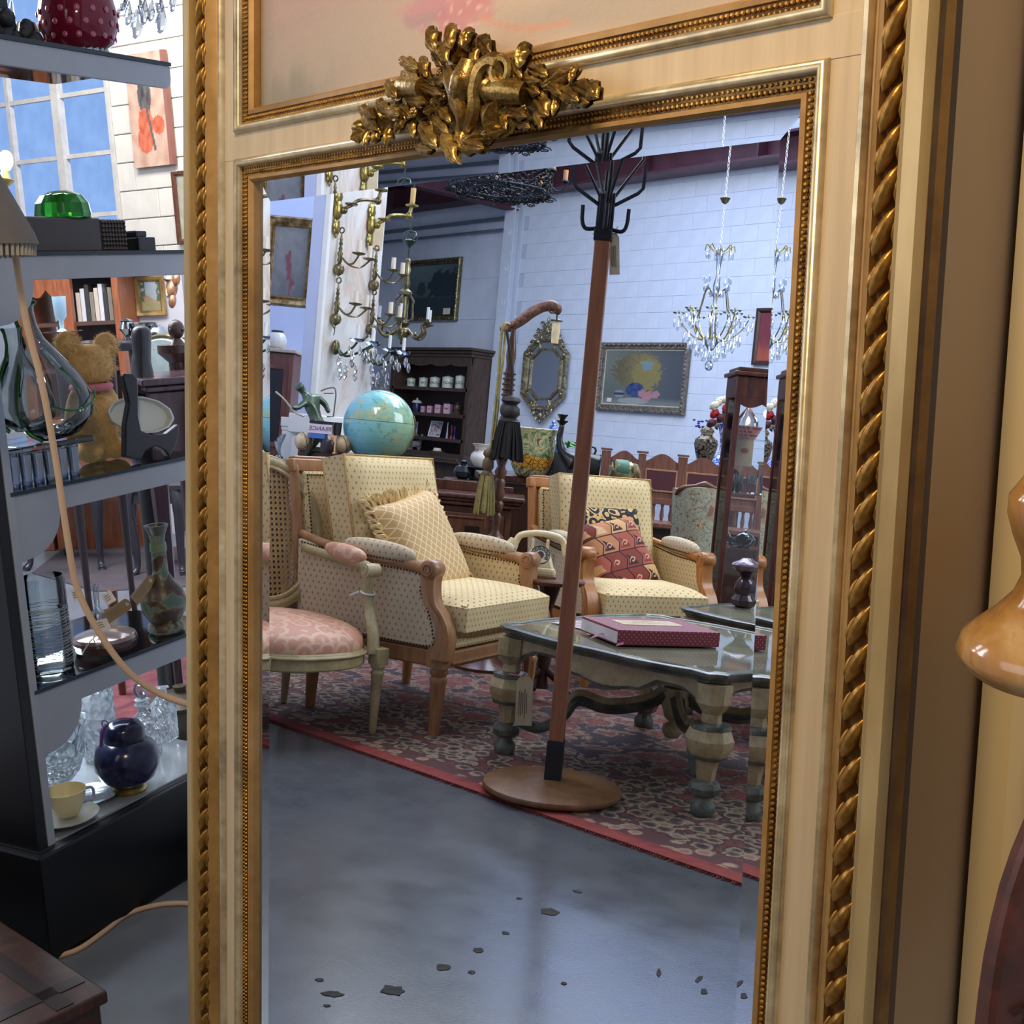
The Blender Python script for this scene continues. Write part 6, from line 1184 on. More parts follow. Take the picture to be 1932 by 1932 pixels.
for i, (px, py, m, nm) in enumerate(((1350, 782, REDM, 'left'), (1372, 772, REDM, ''), (1362, 790, DKM, ''), (1360, 758, WHM, ''), (1372, 755, WHM, ''), (1349, 767, WHM, ''), (1356, 800, WHM, ''), (1380, 790, REDM, ''), (1344, 800, DKM, ''))):
    b = MB(); rose(b, (0, 0, 0), .05, R); c = P(px, py, 9.0 - .02 * (i % 3)); o = b.build('rose', m, None, 60, uv=False, loc=tuple(c)); o.rotation_euler = (R.uniform(.6, 1.2), 0, R.uniform(-.8, .3) - .7)
    tag(o, {0: 'red rose lowest at the left of the bouquet over the blue and white vase', 1: 'large red rose in the middle of the bouquet', 2: 'dark red bud between the two red roses', 3: 'white rose at the top left of the bouquet', 4: 'white rose at the top right of the bouquet', 5: 'white rose at the left edge of the bouquet', 6: 'white rose just above the vase rim', 7: 'red rose partly behind the cabinet post', 8: 'dark bloom lowest at the left edge of the bouquet'}[i], 'flower', 'roses in the blue and white vase')
b = MB()
for i in range(26): q = P(R.uniform(1350, 1380), R.uniform(780, 806), 9.03); b.sph(.035, .012, .004, Matrix.Translation(q) @ rot(R.uniform(0, 90), R.uniform(-60, 60), R.uniform(0, 360)), seg=6, rings=4)
tag(b.build('rose_foliage', plain('1f3020', .7), None, 60, uv=False), 'dark green foliage under the red and white roses', 'foliage', kind='stuff')
# ================= floral chair =================
fm = MT('floral_tapestry', .9); co = fm.co('Object'); n = fm.noise(13, 3, co, .5, 2.5); n2 = fm.noise(24, 3, co, .6, 1)
c = fm.ramp(n, [(.44, hexc('aaa892')), (.47, hexc('5c7068')), (.5, hexc('a5a48e')), (.545, hexc('b0ad98')), (.56, hexc('7c8a78')), (.6, hexc('aeac96'))]); c = fm.mix(n2.gt(.60), c, hexc('6e4038')); c = fm.mix(n2.gt(.645), c, hexc('c2a488')); fm.col(c); FLOR = fm.m
p = G(1318, 1175, 0.0); zc = 6.6; pc = P(1316, 1020, zc)
fc = thing('floral_chair', 'upholstered chair in sage floral tapestry seen from behind, left of the display cabinet', 'chair', M=Matrix.Translation((pc.x, pc.y, 0)) @ rot(0, 0, VR + 8))
zt = P(1316, 925, zc).z; b = MB(); N = 14
def bk_(u, v):
    w = lerp((.105,), (.135,), v)[0] ; x = (u * 2 - 1) * w; return (x, -.07 + .10 * (1 - abs(u * 2 - 1) ** 3) * -1 + .08, .14 + v * (zt - .14) + (.02 * cos((u - .5) * pi) if v > .9 else 0))
b.grid(N, 10, bk_); b.grid(N, 10, lambda u, v: (bk_(u, v)[0], bk_(u, v)[1] + .07, bk_(u, v)[2]), None, True)
edge = [(0, j / 10) for j in range(11)] + [(i / N, 1) for i in range(1, N + 1)] + [(1, 1 - j / 10) for j in range(1, 11)]
b.add([bk_(*e) for e in edge] + [(bk_(*e)[0], bk_(*e)[1] + .07, bk_(*e)[2]) for e in edge], [(i, i + 1, i + 1 + len(edge), i + len(edge)) for i in range(len(edge) - 1)]); b.build('back', FLOR, fc, 50)
b = MB(); b.tube(cat([(-.14, -.01, zt - .03), (-.12, -.03, zt + .005), (-.05, -.045, zt + .022), (0, -.045, zt + .035), (.05, -.045, zt + .022), (.12, -.03, zt + .005), (.14, -.01, zt - .03)], 5), [.008, .012, .012, .018, .012, .012, .008], 8); b.build('crest_rail', WALN, fc, 50)
b = MB(); b.box(.3, .3, .16, None, (0, .17, .34)); b.build('seat', FLOR, fc, 0, bev=.03)
for x in (-.11, .11):
    for y in (.02, .30): b = MB(); b.lathe([(.012, 0), (.018, .14), (.02, .27)], 8, at(x, y, 0)); b.build('leg', WALN_D, fc, 40)
p = P(1350, 945, 6.3); slabtag('price_tag', 'pale swing tag hanging on the back of the floral chair', facing(p, -12), .045, .10, plain('c9b4a0', .8), cord=[(0, 0, 0), (.01, .02, 0), (.03, .03, 0)], seed=6)
# ================= glazed display cabinet =================
zc = 5.9; pc = P(1378, 900, zc); DZt = P(1412, 694, zc).z; CM_ = Matrix.Translation((pc.x, pc.y, 0)) @ rot(0, 0, VR)
dc = thing('display_cabinet', 'tall glazed mahogany display cabinet at the right of the mirror view', 'cabinet', M=CM_)
DC = wood('3a1c18', '5e342c', .22, 5, name='cabinet_wood'); W = .34; D_ = .26
for (x, y) in ((0, 0), (W, 0), (0, D_), (W, D_)): b = MB(); b.box(.026, .026, DZt - .1, None, (x, y, (DZt - .1) / 2)); b.build('post', DC, dc, 0, bev=.004)
b = MB(); b.box(W + .03, D_ + .03, .10, None, (W / 2, D_ / 2, DZt - .09)); b.box(W + .06, D_ + .06, .02, None, (W / 2, D_ / 2, DZt - .03)); b.box(W + .02, D_ + .02, .022, None, (W / 2, D_ / 2, DZt - .01)); b.build('cornice', DC, dc, 0, bev=.006)
b = MB(); N = 24; pl = [(0, DZt - .13)] + [(W * i / N, DZt - .165 - .02 * abs(sin(3 * pi * i / N))) for i in range(N + 1)] + [(W, DZt - .13)]; b.prism(pl[::-1], .012, Matrix(((1, 0, 0, 0), (0, 0, -1, -.002), (0, 1, 0, 0), (0, 0, 0, 1)))); b.sph(.05, .008, .012, at(W / 2, -.014, DZt - .09), seg=12, rings=6); b.build('carved_frieze', DC, dc, 30)
b = MB(); b.box(W, D_, .16, None, (W / 2, D_ / 2, .10)); b.build('plinth', DC, dc, 0, bev=.004)
shz = [P(1400, y, zc).z for y in (828, 932, 1037)]
for z in shz: b = MB(); b.box(W - .02, D_ - .02, .006, None, (W / 2, D_ / 2, z)); b.build('glass_shelf', SHELFG, dc, 0)
b = MB(); b.box(W, .003, DZt - .3, None, (W / 2, -.005, (DZt - .3) / 2 + .18)); b.build('front_pane', SHELFG, dc, 0)
b = MB(); b.box(.003, D_, DZt - .3, None, (-.005, D_ / 2, (DZt - .3) / 2 + .18)); b.build('side_pane', SHELFG, dc, 0)
cc = lambda x, y, z: CM_ @ V3((x, y, z)); lamp('cabinet_bulb', cc(.17, .13, DZt - .2), 1.6, (1, .86, .68), .02)
PB_ = MT('red_woven_cloth', .8); x, y, z = PB_.xyz('Object'); PB_.col(PB_.mix(((x * 60).fr() - .5).ab().lt(.2).mx(((z * 60).fr() - .5).ab().lt(.2)), hexc('a8505a'), hexc('d89a96')))
lath('red_basket', 'small red woven basket on the top shelf of the display cabinet', 'basket', cc(.075, .12, shz[0] + .003), [('basket', [(.045, 0), (.06, .03), (.075, .06), (.07, .058), (.05, .01), (0, .008)], PB_.m)], 18)
lath('glass_dome', 'clear glass dome lamp glowing above the red basket', 'lamp', cc(.075, .12, shz[0] + .065), [('dome', [(.055, 0), (.05, .03), (.02, .07), (.008, .085), (.015, .10), (0, .11)], CRYST)], 16)
GLOW = bpy.data.materials.new('warm_bulb'); GLOW.use_nodes = True; _b = GLOW.node_tree.nodes['Principled BSDF']; _b.inputs['Emission Color'].default_value = (1, .62, .25, 1); _b.inputs['Emission Strength'].default_value = 9
lath('small_bulb', 'small glowing amber bulb inside the glass dome', 'bulb', cc(.078, .11, shz[0] + .07), [('bulb', [(0, 0), (.007, .008), (.009, .02), (.004, .035), (0, .04)], GLOW)], 10)
for i in range(5): lath('goblet', ['left end goblet of the five on the middle shelf of the display cabinet', 'second goblet from the left post in the display cabinet', 'middle goblet of the five in the display cabinet', 'fourth goblet from the left post in the display cabinet', 'right end goblet of the five in the display cabinet'][i], 'glass', cc(.04 + i * .032, .08 + (i % 2) * .05, shz[1] + .003), [('bowl', [(.012, 0), (.003, .006), (.003, .035), (.013, .05), (.014, .085), (.012, .085), (.010, .05), (0, .045)], CRYST)], 12, group='goblets in the display cabinet')
lath('dark_clock', 'dark arched mantel ornament on the middle shelf of the display cabinet', 'ornament', cc(.05, .19, shz[1] + .003), [('body', [(.05, 0), (.05, .03), (.035, .07), (.02, .10), (0, .11)], WALN_D)], 14)
p = cc(.10, .17, shz[1] + .14); t = thing('picture_card', 'white card with a red seal standing behind the goblets', 'card', M=Matrix.Translation(cc(.08, .2, shz[1] + .003)) @ rot(0, 0, VR)); b = MB(); b.box(.10, .004, .13, None, (0, 0, .19)); b.box(.01, .01, .13, None, (0, 0, .065)); b.build('card', PAPER, t, 0); b = MB(); b.sph(.02, .002, .012, at(.01, -.004, .2)); b.build('seal', plain('b06a60', .7), t, 40)
lath('blue_bottle', 'blue and white banded bottle at the right of the goblets', 'bottle', cc(.19, .15, shz[1] + .003), [('body', [(.018, 0), (.02, .02), (.018, .10), (.008, .13), (.01, .16), (0, .16)], plain('5c78b8', .2, 0, .4, 60))], 14)
t = thing('silver_teapot', 'small silver teapot on the lowest shelf of the display cabinet', 'teapot', M=CM_ @ at(.12, .12, shz[2] + .003)); CHR = plain('8f9494', .12, .95)
b = MB(); b.lathe([(.02, 0), (.045, .02), (.05, .04), (.035, .06), (.015, .068), (.006, .072), (.008, .08), (0, .085)], 20); b.build('body', CHR, t, 50); b = MB(); b.tube(cat([(-.04, 0, .03), (-.07, 0, .04), (-.085, 0, .065)], 4), [.01, .007, .005], 8); b.build('spout', CHR, t, 50)
lath('clear_dish', 'shallow clear glass dish in front of the silver teapot', 'dish', cc(.07, .06, shz[2] + .003), [('dish', [(.02, 0), (.045, .015), (.05, .02), (.045, .018), (0, .004)], CRYST)], 16)
# stand resting on the second coffee table
q = G(1402, 1146, .413); LST = plain('3a2a30', .12, .2, .15, 8)
lath('pedestal_stand', 'dark polished urn-shaped stand resting on the second coffee table', 'stand', V3((q.x, q.y, .4125)), [('foot', [(.03, 0), (.045, .01), (.05, .03), (.035, .05)], LST), ('stem', [(.03, .045), (.042, .07), (.035, .10), (.02, .115), (.03, .13), (.045, .14)], LST), ('top_plate', [(.04, .138), (.058, .152), (.062, .160), (.055, .168), (.03, .178), (.02, .186), (0, .188)], plain('6a5864', .1, .1))], 8, rz=20, sc=1.06)
# ================= wall lights on the display board =================
PMI = PM.inverted()
def BP(x, y, yo=-.024):
    o = PMI @ CAM; d = PMI.to_3x3() @ ray(x, y); return o + d * ((yo - o.y) / d.y)
CAND = plain('d9cfc0', .5, 0, .04); CANDY = plain('c9a86a', .5)
def sconce2(x, y, label):      # double candle arm, baluster back
    p = BP(x, y); t = thing('wall_sconce', label, 'wall light', M=PM @ at(p.x, p.y, p.z), group='brass candle wall lights on the marbled board')
    b = MB(); b.lathe([(0, -.115), (.005, -.11), (.003, -.10), (.024, -.085), (.03, -.065), (.024, -.045), (.008, -.035), (.014, -.02), (.01, 0), (.016, .015), (.008, .03), (.012, .04), (.006, .055), (.011, .065), (.006, .08), (.010, .09), (.005, .10), (.004, .12)], 14, at(0, -.02, 0)); b.ring(.014, .004, at(0, -.02, .135, 90, 0, 90), 12, 5); b.build('back_stem', BRASS, t, 50)
    for k, (dx, dy) in enumerate(((-.02, -.12), (.16, -.085))):
        b = MB(); b.tube(cat([(0, -.03, 0), (dx * .3, dy * .5 - .01, -.035), (dx * .75, dy * .9, -.035), (dx, dy - .02, .005)], 5), .005, 6); b.lathe([(.004, 0), (.032, .008), (.036, .014), (.008, .010), (.012, .022), (0, .022)], 16, at(dx, dy - .02, .005)); a_ = b.build('arm', BRASS, t, 50)
        b = MB(); b.lathe([(.0125, .0), (.0125, .062), (0, .062)], 12, at(dx, dy - .02, .022)); b.build('candle_tube', CAND, a_, 40)
    return t
rows = ((636, 484, 'double candle wall light, upper left one below the gilt masks'), (702, 515, 'double candle wall light, upper right one beside the chandelier chain'), (630, 578, 'double candle wall light, lower left one above the crystal drops'), (697, 598, 'double candle wall light, lower right one with loose wires beneath'))
for x, y, l in rows: sconce2(x, y, l)
def sconce1(x, y, label, dark):
    p = BP(x, y); t = thing('mask_sconce', label, 'wall light', M=PM @ at(p.x, p.y, p.z), group='gilt mask wall lights at the top of the board'); m = BRASS_Y
    b = MB(); b.sph(.035, .022, .05, at(0, -.012, 0), seg=14, rings=10); b.sph(.028, .016, .045, at(0, -.01, .07), seg=10, rings=8); b.sph(.008, .008, .02, at(0, -.012, .12)); b.sph(.026, .014, .04, at(0, -.01, -.085), seg=10, rings=8); b.sph(.007, .007, .016, at(0, -.01, -.13)); 
    for k in range(8): b.sph(.01, .008, .016, at(.028 * cos(k * .785), -.01, .07 + .035 * sin(k * .785)), seg=6, rings=5); b.sph(.009, .007, .014, at(.024 * cos(k * .785), -.01, -.085 + .035 * sin(k * .785)), seg=6, rings=5)
    b.build('backplate', m, t, 60, uv=False)
    b = MB(); b.sph(.02, M=at(0.01, -.04, 0)); b.tube(cat([(0, -.03, 0), (.03, -.07, .03), (.05, -.10, .06), (.11, -.13, .075), (.16, -.15, .08)], 5), .009, 8); b.lathe([(.03, 0), (.035, .008), (.01, .012)], 14, at(.03, -.07, .03)); b.sph(.02, M=at(.16, -.15, .08)); a_ = b.build('arm', BRASS if dark else m, t, 50)
    b = MB(); b.tube([(.16, -.15, .08), (.175, -.155, .13)], .01, 8); b.lathe([(.01, 0), (.034, .006), (.036, .014), (.018, .012), (.014, .03), (0, .03)], 16, at(.178, -.156, .13)); b.build('cup', m if not dark else BRASS, a_, 50)
    if not dark: b = MB(); b.lathe([(.014, 0), (.015, .08), (0, .08)], 12, at(.18, -.156, .155)); b.build('candle_tube', CANDY, a_, 40)
sconce1(635, 396, 'gilt mask wall light with a bare curved arm, upper left on the board', True)
sconce1(698, 424, 'gilt mask wall light with cup and yellow candle, at the board edge', False)
p = BP(712, 442); b = MB(); b.box(.11, .003, .16, PM @ at(p.x, -.03, p.z)); tag(b.build('paper_note', plain('c9b494', .8), None, 0), 'buff paper note pinned near the top right of the marbled board', 'note')
# loose wires
for pts, l in (((BP(628, 600), BP(622, 612), BP(626, 622), BP(624, 632)), 'loose wire curling below the lower left wall light'), ((BP(694, 618), BP(688, 632), BP(680, 640), BP(690, 634), BP(676, 645)), 'loose wires splayed below the lower right wall light')):
    b = MB(); b.tube(cat([PM @ (q + V3((0, -.02, 0))) for q in pts], 5), .003, 5); tag(b.build('loose_wire', BRONZE, None, 50), l, 'wire')
def drop(b, M, L=.04, r=.008): b.lathe([(0, L * .5), (r * .5, L * .35), (r, -L * .1), (r * .6, -L * .38), (0, -L * .5)], 6, M)
def crystal_sconce(x, y, label):
    p = BP(x, y); t = thing('crystal_sconce', label, 'wall light', M=PM @ at(p.x, p.y, p.z), group='crystal wall lights low on the board')
    b = MB(); b.sph(.03, .02, .04, at(0, -.02, 0)); b.build('backplate', BRASS, t, 50)
    for k, (dx, dy) in enumerate(((-.03, -.16), (.20, -.13), (.08, -.19))):
        b = MB(); b.tube(cat([(0, -.03, 0), (dx * .3, dy * .4, -.04), (dx * .7, dy * .8, .0), (dx, dy, .03)], 5), .006, 6); a_ = b.build('arm', BRONZE, t, 50)
        b = MB(); b.lathe([(.005, .0), (.03, .006), (.04, .018), (.036, .016), (.004, .008)], 12, at(dx, dy, .03), lobes=8, la=.12); b.build('glass_cup', CRYST, a_, 30)
        b = MB(); b.lathe([(.009, 0), (.009, .075), (0, .075)], 10, at(dx, dy, .045)); b.build('candle_tube', WHITE, a_, 40)
        for j in range(6): q = MB(); a = j * 1.047; drop(q, at(dx + .036 * cos(a), dy + .036 * sin(a), -.01 - .03 * (j % 2)), .05, .011); q.build('crystal_drop', CRYST, a_, 0, uv=False)
    for j in range(9): q = MB(); a = j * .7; drop(q, at(.03 + .05 * cos(a), -.08 + .045 * sin(a), -.07 - .035 * (j % 3)), .055, .013); q.build('crystal_drop', CRYST, t, 0, uv=False)
crystal_sconce(628, 655, 'crystal wall light with hanging drops, left one above the bronze archer')
crystal_sconce(690, 672, 'crystal wall light with hanging drops, right one beside the dresser')
# ================= chandeliers =================
def chain(b, p, q, r=.012, w=.0022):
    n = max(3, int((q - p).length / (r * 1.7)))
    for i in range(n):
        c = p.lerp(q, (i + .5) / n); b.ring(r * .55, w, Matrix.Translation(c) @ rot(90, 0, 90 * (i % 2)), 8, 4, sq=(1, 1.7))
# brass chandelier
zc = 8.0; k = zc / F; pb = P(758, 640, zc)
t = thing('brass_chandelier', 'old brass chandelier with openwork stem and six candle arms, left of the landscape', 'chandelier', loc=tuple(pb)); hh = lambda y: (640 - y) * k
b = MB(); b.lathe([(0, -.035), (.008, -.03), (.012, -.02), (.004, -.012), (.02, 0), (.045, .02), (.055, .045), (.05, .065), (.03, .08), (.04, .09), (.05, .10), (.02, .11), (.018, .12)], 20); b.build('bowl', BRASS, t, 50)
b = MB(); b.lathe([(.016, .11), (.018, hh(595)), (.014, hh(560)), (.042, hh(556)), (.045, hh(551)), (.02, hh(545)), (.026, hh(535)), (.018, hh(520)), (.024, hh(510)), (.016, hh(500)), (.02, hh(492)), (.006, hh(488))], 16); b.build('stem', BRASS, t, 50)
for i in range(4): a = i * pi / 2 + .6; c, s = cos(a), sin(a); b = MB(); b.tube(cat([(.03 * c, .03 * s, .115), (.06 * c, .06 * s, hh(600)), (.055 * c, .055 * s, hh(575)), (.06 * c, .06 * s, hh(568)), (.03 * c, .03 * s, hh(556))], 5), .007, 6); b.build('scroll_strut', BRASS, t, 50)
for i in range(6):
    a = i * pi / 3 + .35; c, s = cos(a), sin(a); R_ = .185
    b = MB(); b.tube(cat([(.04 * c, .04 * s, .06), (.09 * c, .09 * s, .02), (.13 * c, .13 * s, .015), (.16 * c, .16 * s, .05), (.15 * c, .15 * s, .09), (R_ * c, R_ * s, .105)], 5), [.013, .010, .012, .009], 7); b.sph(.012, M=at(.10 * c, .10 * s, .035)); b.lathe([(.008, 0), (.03, .008), (.032, .014), (.01, .014), (.012, .03), (0, .03)], 14, at(R_ * c, R_ * s, .10)); a_ = b.build('arm', BRASS, t, 50)
    b = MB(); b.lathe([(.010, 0), (.010, .075), (0, .075)], 10, at(R_ * c, R_ * s, .13)); b.build('candle_tube', WHITE, a_, 40)
b = MB(); b.lathe([(.004, hh(488)), (.004, hh(470)), (.035, hh(460)), (.045, hh(456)), (.01, hh(452))], 14); b.ring(.045, .004, at(0, 0, hh(450), 90, 0, 50), 16, 5); b.ring(.04, .004, at(.01, 0, hh(448), 60, 0, 10), 16, 5); b.build('ceiling_cup', BRONZE, t, 50)
b = MB(); chain(b, V3((0, 0, hh(488))), V3((0, 0, hh(470)))); chain(b, V3((0, 0, hh(452))), V3((0, 0, 4.9 - pb.z))); b.build('chain', BRONZE, t, 50, uv=False)
# crystal chandelier
zc = 8.6; k = zc / F; pb = P(1340, 668, zc); t = thing('crystal_chandelier', 'large crystal drop chandelier hanging in front of the white wall', 'chandelier', loc=tuple(pb)); hh = lambda y: (668 - y) * k
b = MB(); b.lathe([(.0, hh(664)), (.02, hh(660)), (.05, hh(646)), (.03, hh(630)), (.014, hh(610)), (.018, hh(595)), (.012, hh(580)), (.016, hh(560)), (.024, hh(540)), (.010, hh(520)), (.016, hh(500)), (.02, hh(488)), (.028, hh(480)), (.01, hh(468))], 14); b.build('stem', CRYST, t, 50)
for i in range(12):
    a = i * pi / 6 + .1; c, s = cos(a), sin(a); R_ = .235 if i % 2 else .17; z_ = hh(598 if i % 2 else 590)
    b = MB(); b.tube(cat([(.02 * c, .02 * s, hh(632)), (.09 * c, .09 * s, hh(642)), (.8 * R_ * c, .8 * R_ * s, hh(622)), (R_ * c, R_ * s, z_ - .01)], 4), .0045, 5); a_ = b.build('arm', BRASS_Y, t, 50)
    b = MB(); b.lathe([(.004, 0), (.03, .004), (.042, .014), (.038, .014), (.005, .006)], 12, at(R_ * c, R_ * s, z_), lobes=8, la=.1); b.build('glass_dish', CRYST, a_, 30, uv=False); b = MB(); b.lathe([(.008, .004), (.009, .02), (.006, .03), (0, .032)], 8, at(R_ * c, R_ * s, z_)); b.build('candle_socket', BRASS_Y, a_, 40, uv=False)
    for j in range(3): q = MB(); drop(q, at((R_ + .02 * (j - 1)) * c + .012 * s * (j - 1), (R_ + .02 * (j - 1)) * s, z_ - .05 - .025 * (j % 2)), .075, .011); q.build('crystal_drop', CRYST, a_, 0, uv=False)
for rr, y0, n, L in ((.19, 640, 16, .08), (.15, 652, 14, .085), (.10, 664, 12, .08), (.05, 672, 8, .08), (.09, 530, 8, .05), (.085, 482, 10, .06), (.045, 555, 8, .05)):
    for i in range(n): a = i * 2 * pi / n + rr; q = MB(); drop(q, at(rr * cos(a), rr * sin(a), hh(y0), 0, random.uniform(-8, 8)), L, .011); q.build('crystal_drop', CRYST, t, 0, uv=False)
for i in range(8):
    a = i * pi / 4; c, s = cos(a), sin(a); b = MB(); b.tube(cat([(.01 * c, .01 * s, hh(482)), (.06 * c, .06 * s, hh(472)), (.09 * c, .09 * s, hh(464)), (.10 * c, .10 * s, hh(476))], 4), .0035, 5); b.build('crown_arm', BRASS_Y, t, 50, uv=False)
for i in range(6):
    a = i * pi / 3 + .3; c, s = cos(a), sin(a); b = MB(); b.tube(cat([(.02 * c, .02 * s, hh(560)), (.07 * c, .07 * s, hh(545)), (.10 * c, .10 * s, hh(575)), (.12 * c, .12 * s, hh(600))], 4), .004, 5); b.build('upper_arm', BRASS, t, 50, uv=False); b = MB(); b.lathe([(0, 0), (.014, .01), (.016, .03), (.006, .05), (0, .055)], 8, at(.08 * c, .08 * s, hh(552))); b.build('glass_finial', CRYST, t, 30, uv=False)
b = MB(); b.sph(.028, .028, .035, at(0, 0, hh(690)), seg=10, rings=8); b.build('bottom_ball', CRYST, t, 0, uv=False)
top_ = P(1365, 380, zc); dz = top_.z - pb.z
b = MB(); b.lathe([(.004, dz - .03), (.02, dz - .02), (.036, dz + .01), (.034, dz + .012), (0, dz)], 14); b.build('ceiling_cup', BRASS, t, 50)
b = MB(); chain(b, V3((0, 0, hh(468))), V3((0, 0, dz - .03))); chain(b, V3((0, 0, dz + .01)), V3((0, 0, 4.9 - pb.z)), .013); b.build('chain', WHITE, t, 50, uv=False)
# wrought iron chandelier
zc = 7.6; k = zc / F; pb = P(945, 352, zc); t = thing('iron_chandelier', 'black wrought iron drum chandelier of dense scrollwork below the crest', 'chandelier', loc=tuple(pb)); R_ = 95 * k
b = MB(); b.ring(R_, .009, at(0, 0, -.03), 48, 6); b.ring(R_ * .98, .008, at(0, 0, .10), 48, 6); b.ring(R_ * .6, .007, at(0, 0, -.03), 36, 6); b.ring(R_ * .5, .008, at(0, 0, .12), 36, 6); b.build('hoop', IRON, t, 50, uv=False)
b = MB(); R = random.Random(9)
for i in range(220):
    a = i * 2 * pi / 75; z_ = -.03 + .13 * ((i * .37) % 1); b.ring(.018, .005, Matrix.Translation((R_ * cos(a), R_ * sin(a), z_)) @ rot(90, 0, math.degrees(a) + 90) @ rot(R.uniform(-30, 30)), 8, 4, R.uniform(0, 90), R.uniform(250, 340))
for i in range(420):
    a = R.uniform(0, 6.283); rr = R_ * math.sqrt(R.uniform(.05, 1)); b.ring(R.uniform(.010, .02), .0042, Matrix.Translation((rr * cos(a), rr * sin(a), -.03 + R.uniform(-.008, .012) + .05 * (1 - rr / R_))) @ rot(R.uniform(-40, 40), R.uniform(-40, 40), 0), 7, 4, 0, R.uniform(200, 330))
b.build('scrollwork', IRON_D, t, 50, uv=False, kind='stuff')
for i in range(8):
    a = i * pi / 4 + .2; c, s = cos(a), sin(a); b = MB(); b.tube([(R_ * c + (.02 + .022 * (1 - j / 12)) * cos(j * .7) * c, R_ * s + (.02 + .022 * (1 - j / 12)) * cos(j * .7) * s, -.05 + .022 * (1 - j / 12) * sin(j * .7)) for j in range(13)], .0045, 5); b.build('curl', IRON_D, t, 50, uv=False)
    b = MB(); b.tube(cat([(R_ * c, R_ * s, .03), ((R_ + .05) * c, (R_ + .05) * s, .01), ((R_ + .09) * c, (R_ + .09) * s, .04), ((R_ + .085) * c, (R_ + .085) * s, .07)], 5), .005, 6); b.lathe([(.01, 0), (.022, .012), (.018, .02)], 10, at((R_ + .085) * c, (R_ + .085) * s, .06)); a_ = b.build('arm', IRON_D, t, 50, uv=False); b = MB(); b.lathe([(.015, 0), (.015, .06), (0, .062)], 12, at((R_ + .085) * c, (R_ + .085) * s, .08)); b.build('candle_tube', plain('c98a58', .5), a_, 40)
b = MB(); chain(b, V3((0, 0, .12)), V3((0, 0, 4.9 - pb.z)), .02, .004)
for i in range(3): a = i * 2.094; b.tube([(R_ * cos(a), R_ * sin(a), .075), (0, 0, .45)], .004, 5)
b.build('chain', IRON, t, 50, uv=False)
# ================= left edge of the mirror view =================
wf = P(540, 700, 9.2); LW = cw(V3((1, 0, 0))); LW.z = 0; LW.normalize(); b = MB(); b.box(.92, .05, 4.9, Matrix.Translation((wf.x, wf.y, 2.45)) @ rot(0, 0, VR)); struct(b.build('wall_inner', LAV, smooth=0))
zc = 8.6; p = P(548, 495, zc)
picture('gilt_picture', 'tall gilt framed still life half hidden by the lavender pillar', Matrix.Translation(p) @ rot(0, 0, VR) @ rot(90, 0, 0), .22, .46, .07, [(0, .01), (.15, .03), (.3, .02), (.5, .04), (.8, .06), (1, .04), (1, 0)], gold('dark_gilt_frame', '3c2c1c', '8a6f44', 'c8b080', .4, .5, 20, .3), lambda u, v: (.25, .06, .08) if math.hypot((u - .5) * 1.6, v - .45 + .2 * (u > .5)) + nz(u * 8, v * 8) * .15 < .2 else lerp((.16, .16, .17), (.32, .32, .31), v + nz(u * 4, v * 6) * .4), 24, 50, orn=.03)
zc = 7.4; p = P(535, 662, zc); t = thing('marble_top_cabinet', 'brown glazed cabinet with a pale marble top, left of the pillar', 'cabinet', M=Matrix.Translation((p.x, p.y, 0)) @ rot(0, 0, VR)); MAHC = wood('54302a', '7a4a3e', .3, 6, name='cabinet_brown')
b = MB(); b.box(.26, .3, .02, None, (-.05, .12, p.z)); b.build('marble_top', plain('b8a894', .3), t, 0, bev=.004); b = MB(); b.box(.23, .26, p.z - .012, None, (-.05, .13, (p.z - .012) / 2)); b.build('body', MAHC, t, 0, bev=.004); b = MB(); b.frame(.12, .42, [(0, .002), (.004, .01), (.03, .012), (.032, 0)], Matrix(((1, 0, 0, -.05), (0, 0, -1, 0), (0, 1, 0, p.z - .32), (0, 0, 0, 1)))); b.build('door', MAHC, t, 30); b = MB(); b.box(.12, .004, .42, None, (-.05, -.002, p.z - .32)); b.build('dark_pane', plain('221e26', .15), t, 0)
pj = P(522, 655, zc + .1); lath('milk_glass_jar', 'white dimpled glass jar with a dark rim on the marble top', 'jar', V3((pj.x, pj.y, p.z + .01)), [('body', [(.03, 0), (.055, .02), (.062, .05), (.05, .085), (.032, .10)], plain('c9c9cc', .2, 0, .05, 20, .4)), ('rim', [(.034, .098), (.036, .11), (.03, .112)], BRONZE)], 20)
zc = 6.7; p = P(545, 787, zc); t = thing('white_plinth', 'small white stepped plinth left of the bronze archer', 'plinth', M=Matrix.Translation((p.x, p.y, 0)) @ rot(0, 0, VR)); b = MB(); b.box(.08, .08, .05, None, (0, .05, p.z - .025)); b.box(.072, .07, .02, None, (0, .05, p.z - .06)); b.box(.064, .06, p.z - .07, None, (0, .05, (p.z - .07) / 2)); b.build('column', WHITE, t, 0, bev=.004)
t = thing('glass_shell', 'pale frosted glass leaf ornament left of the white plinth', 'ornament', M=Matrix.Translation(P(528, 850, 6.3)))
b = MB(); [b.sph(.012, .006, .05, at(.008 * i, 0, .03 + .01 * i, 0, 22 * i, 0), seg=8, rings=8) for i in range(-2, 3)]; b.lathe([(.02, -.04), (.022, -.03), (.006, -.02), (.006, 0)], 10); b.build('body', CRYST, t, 50)
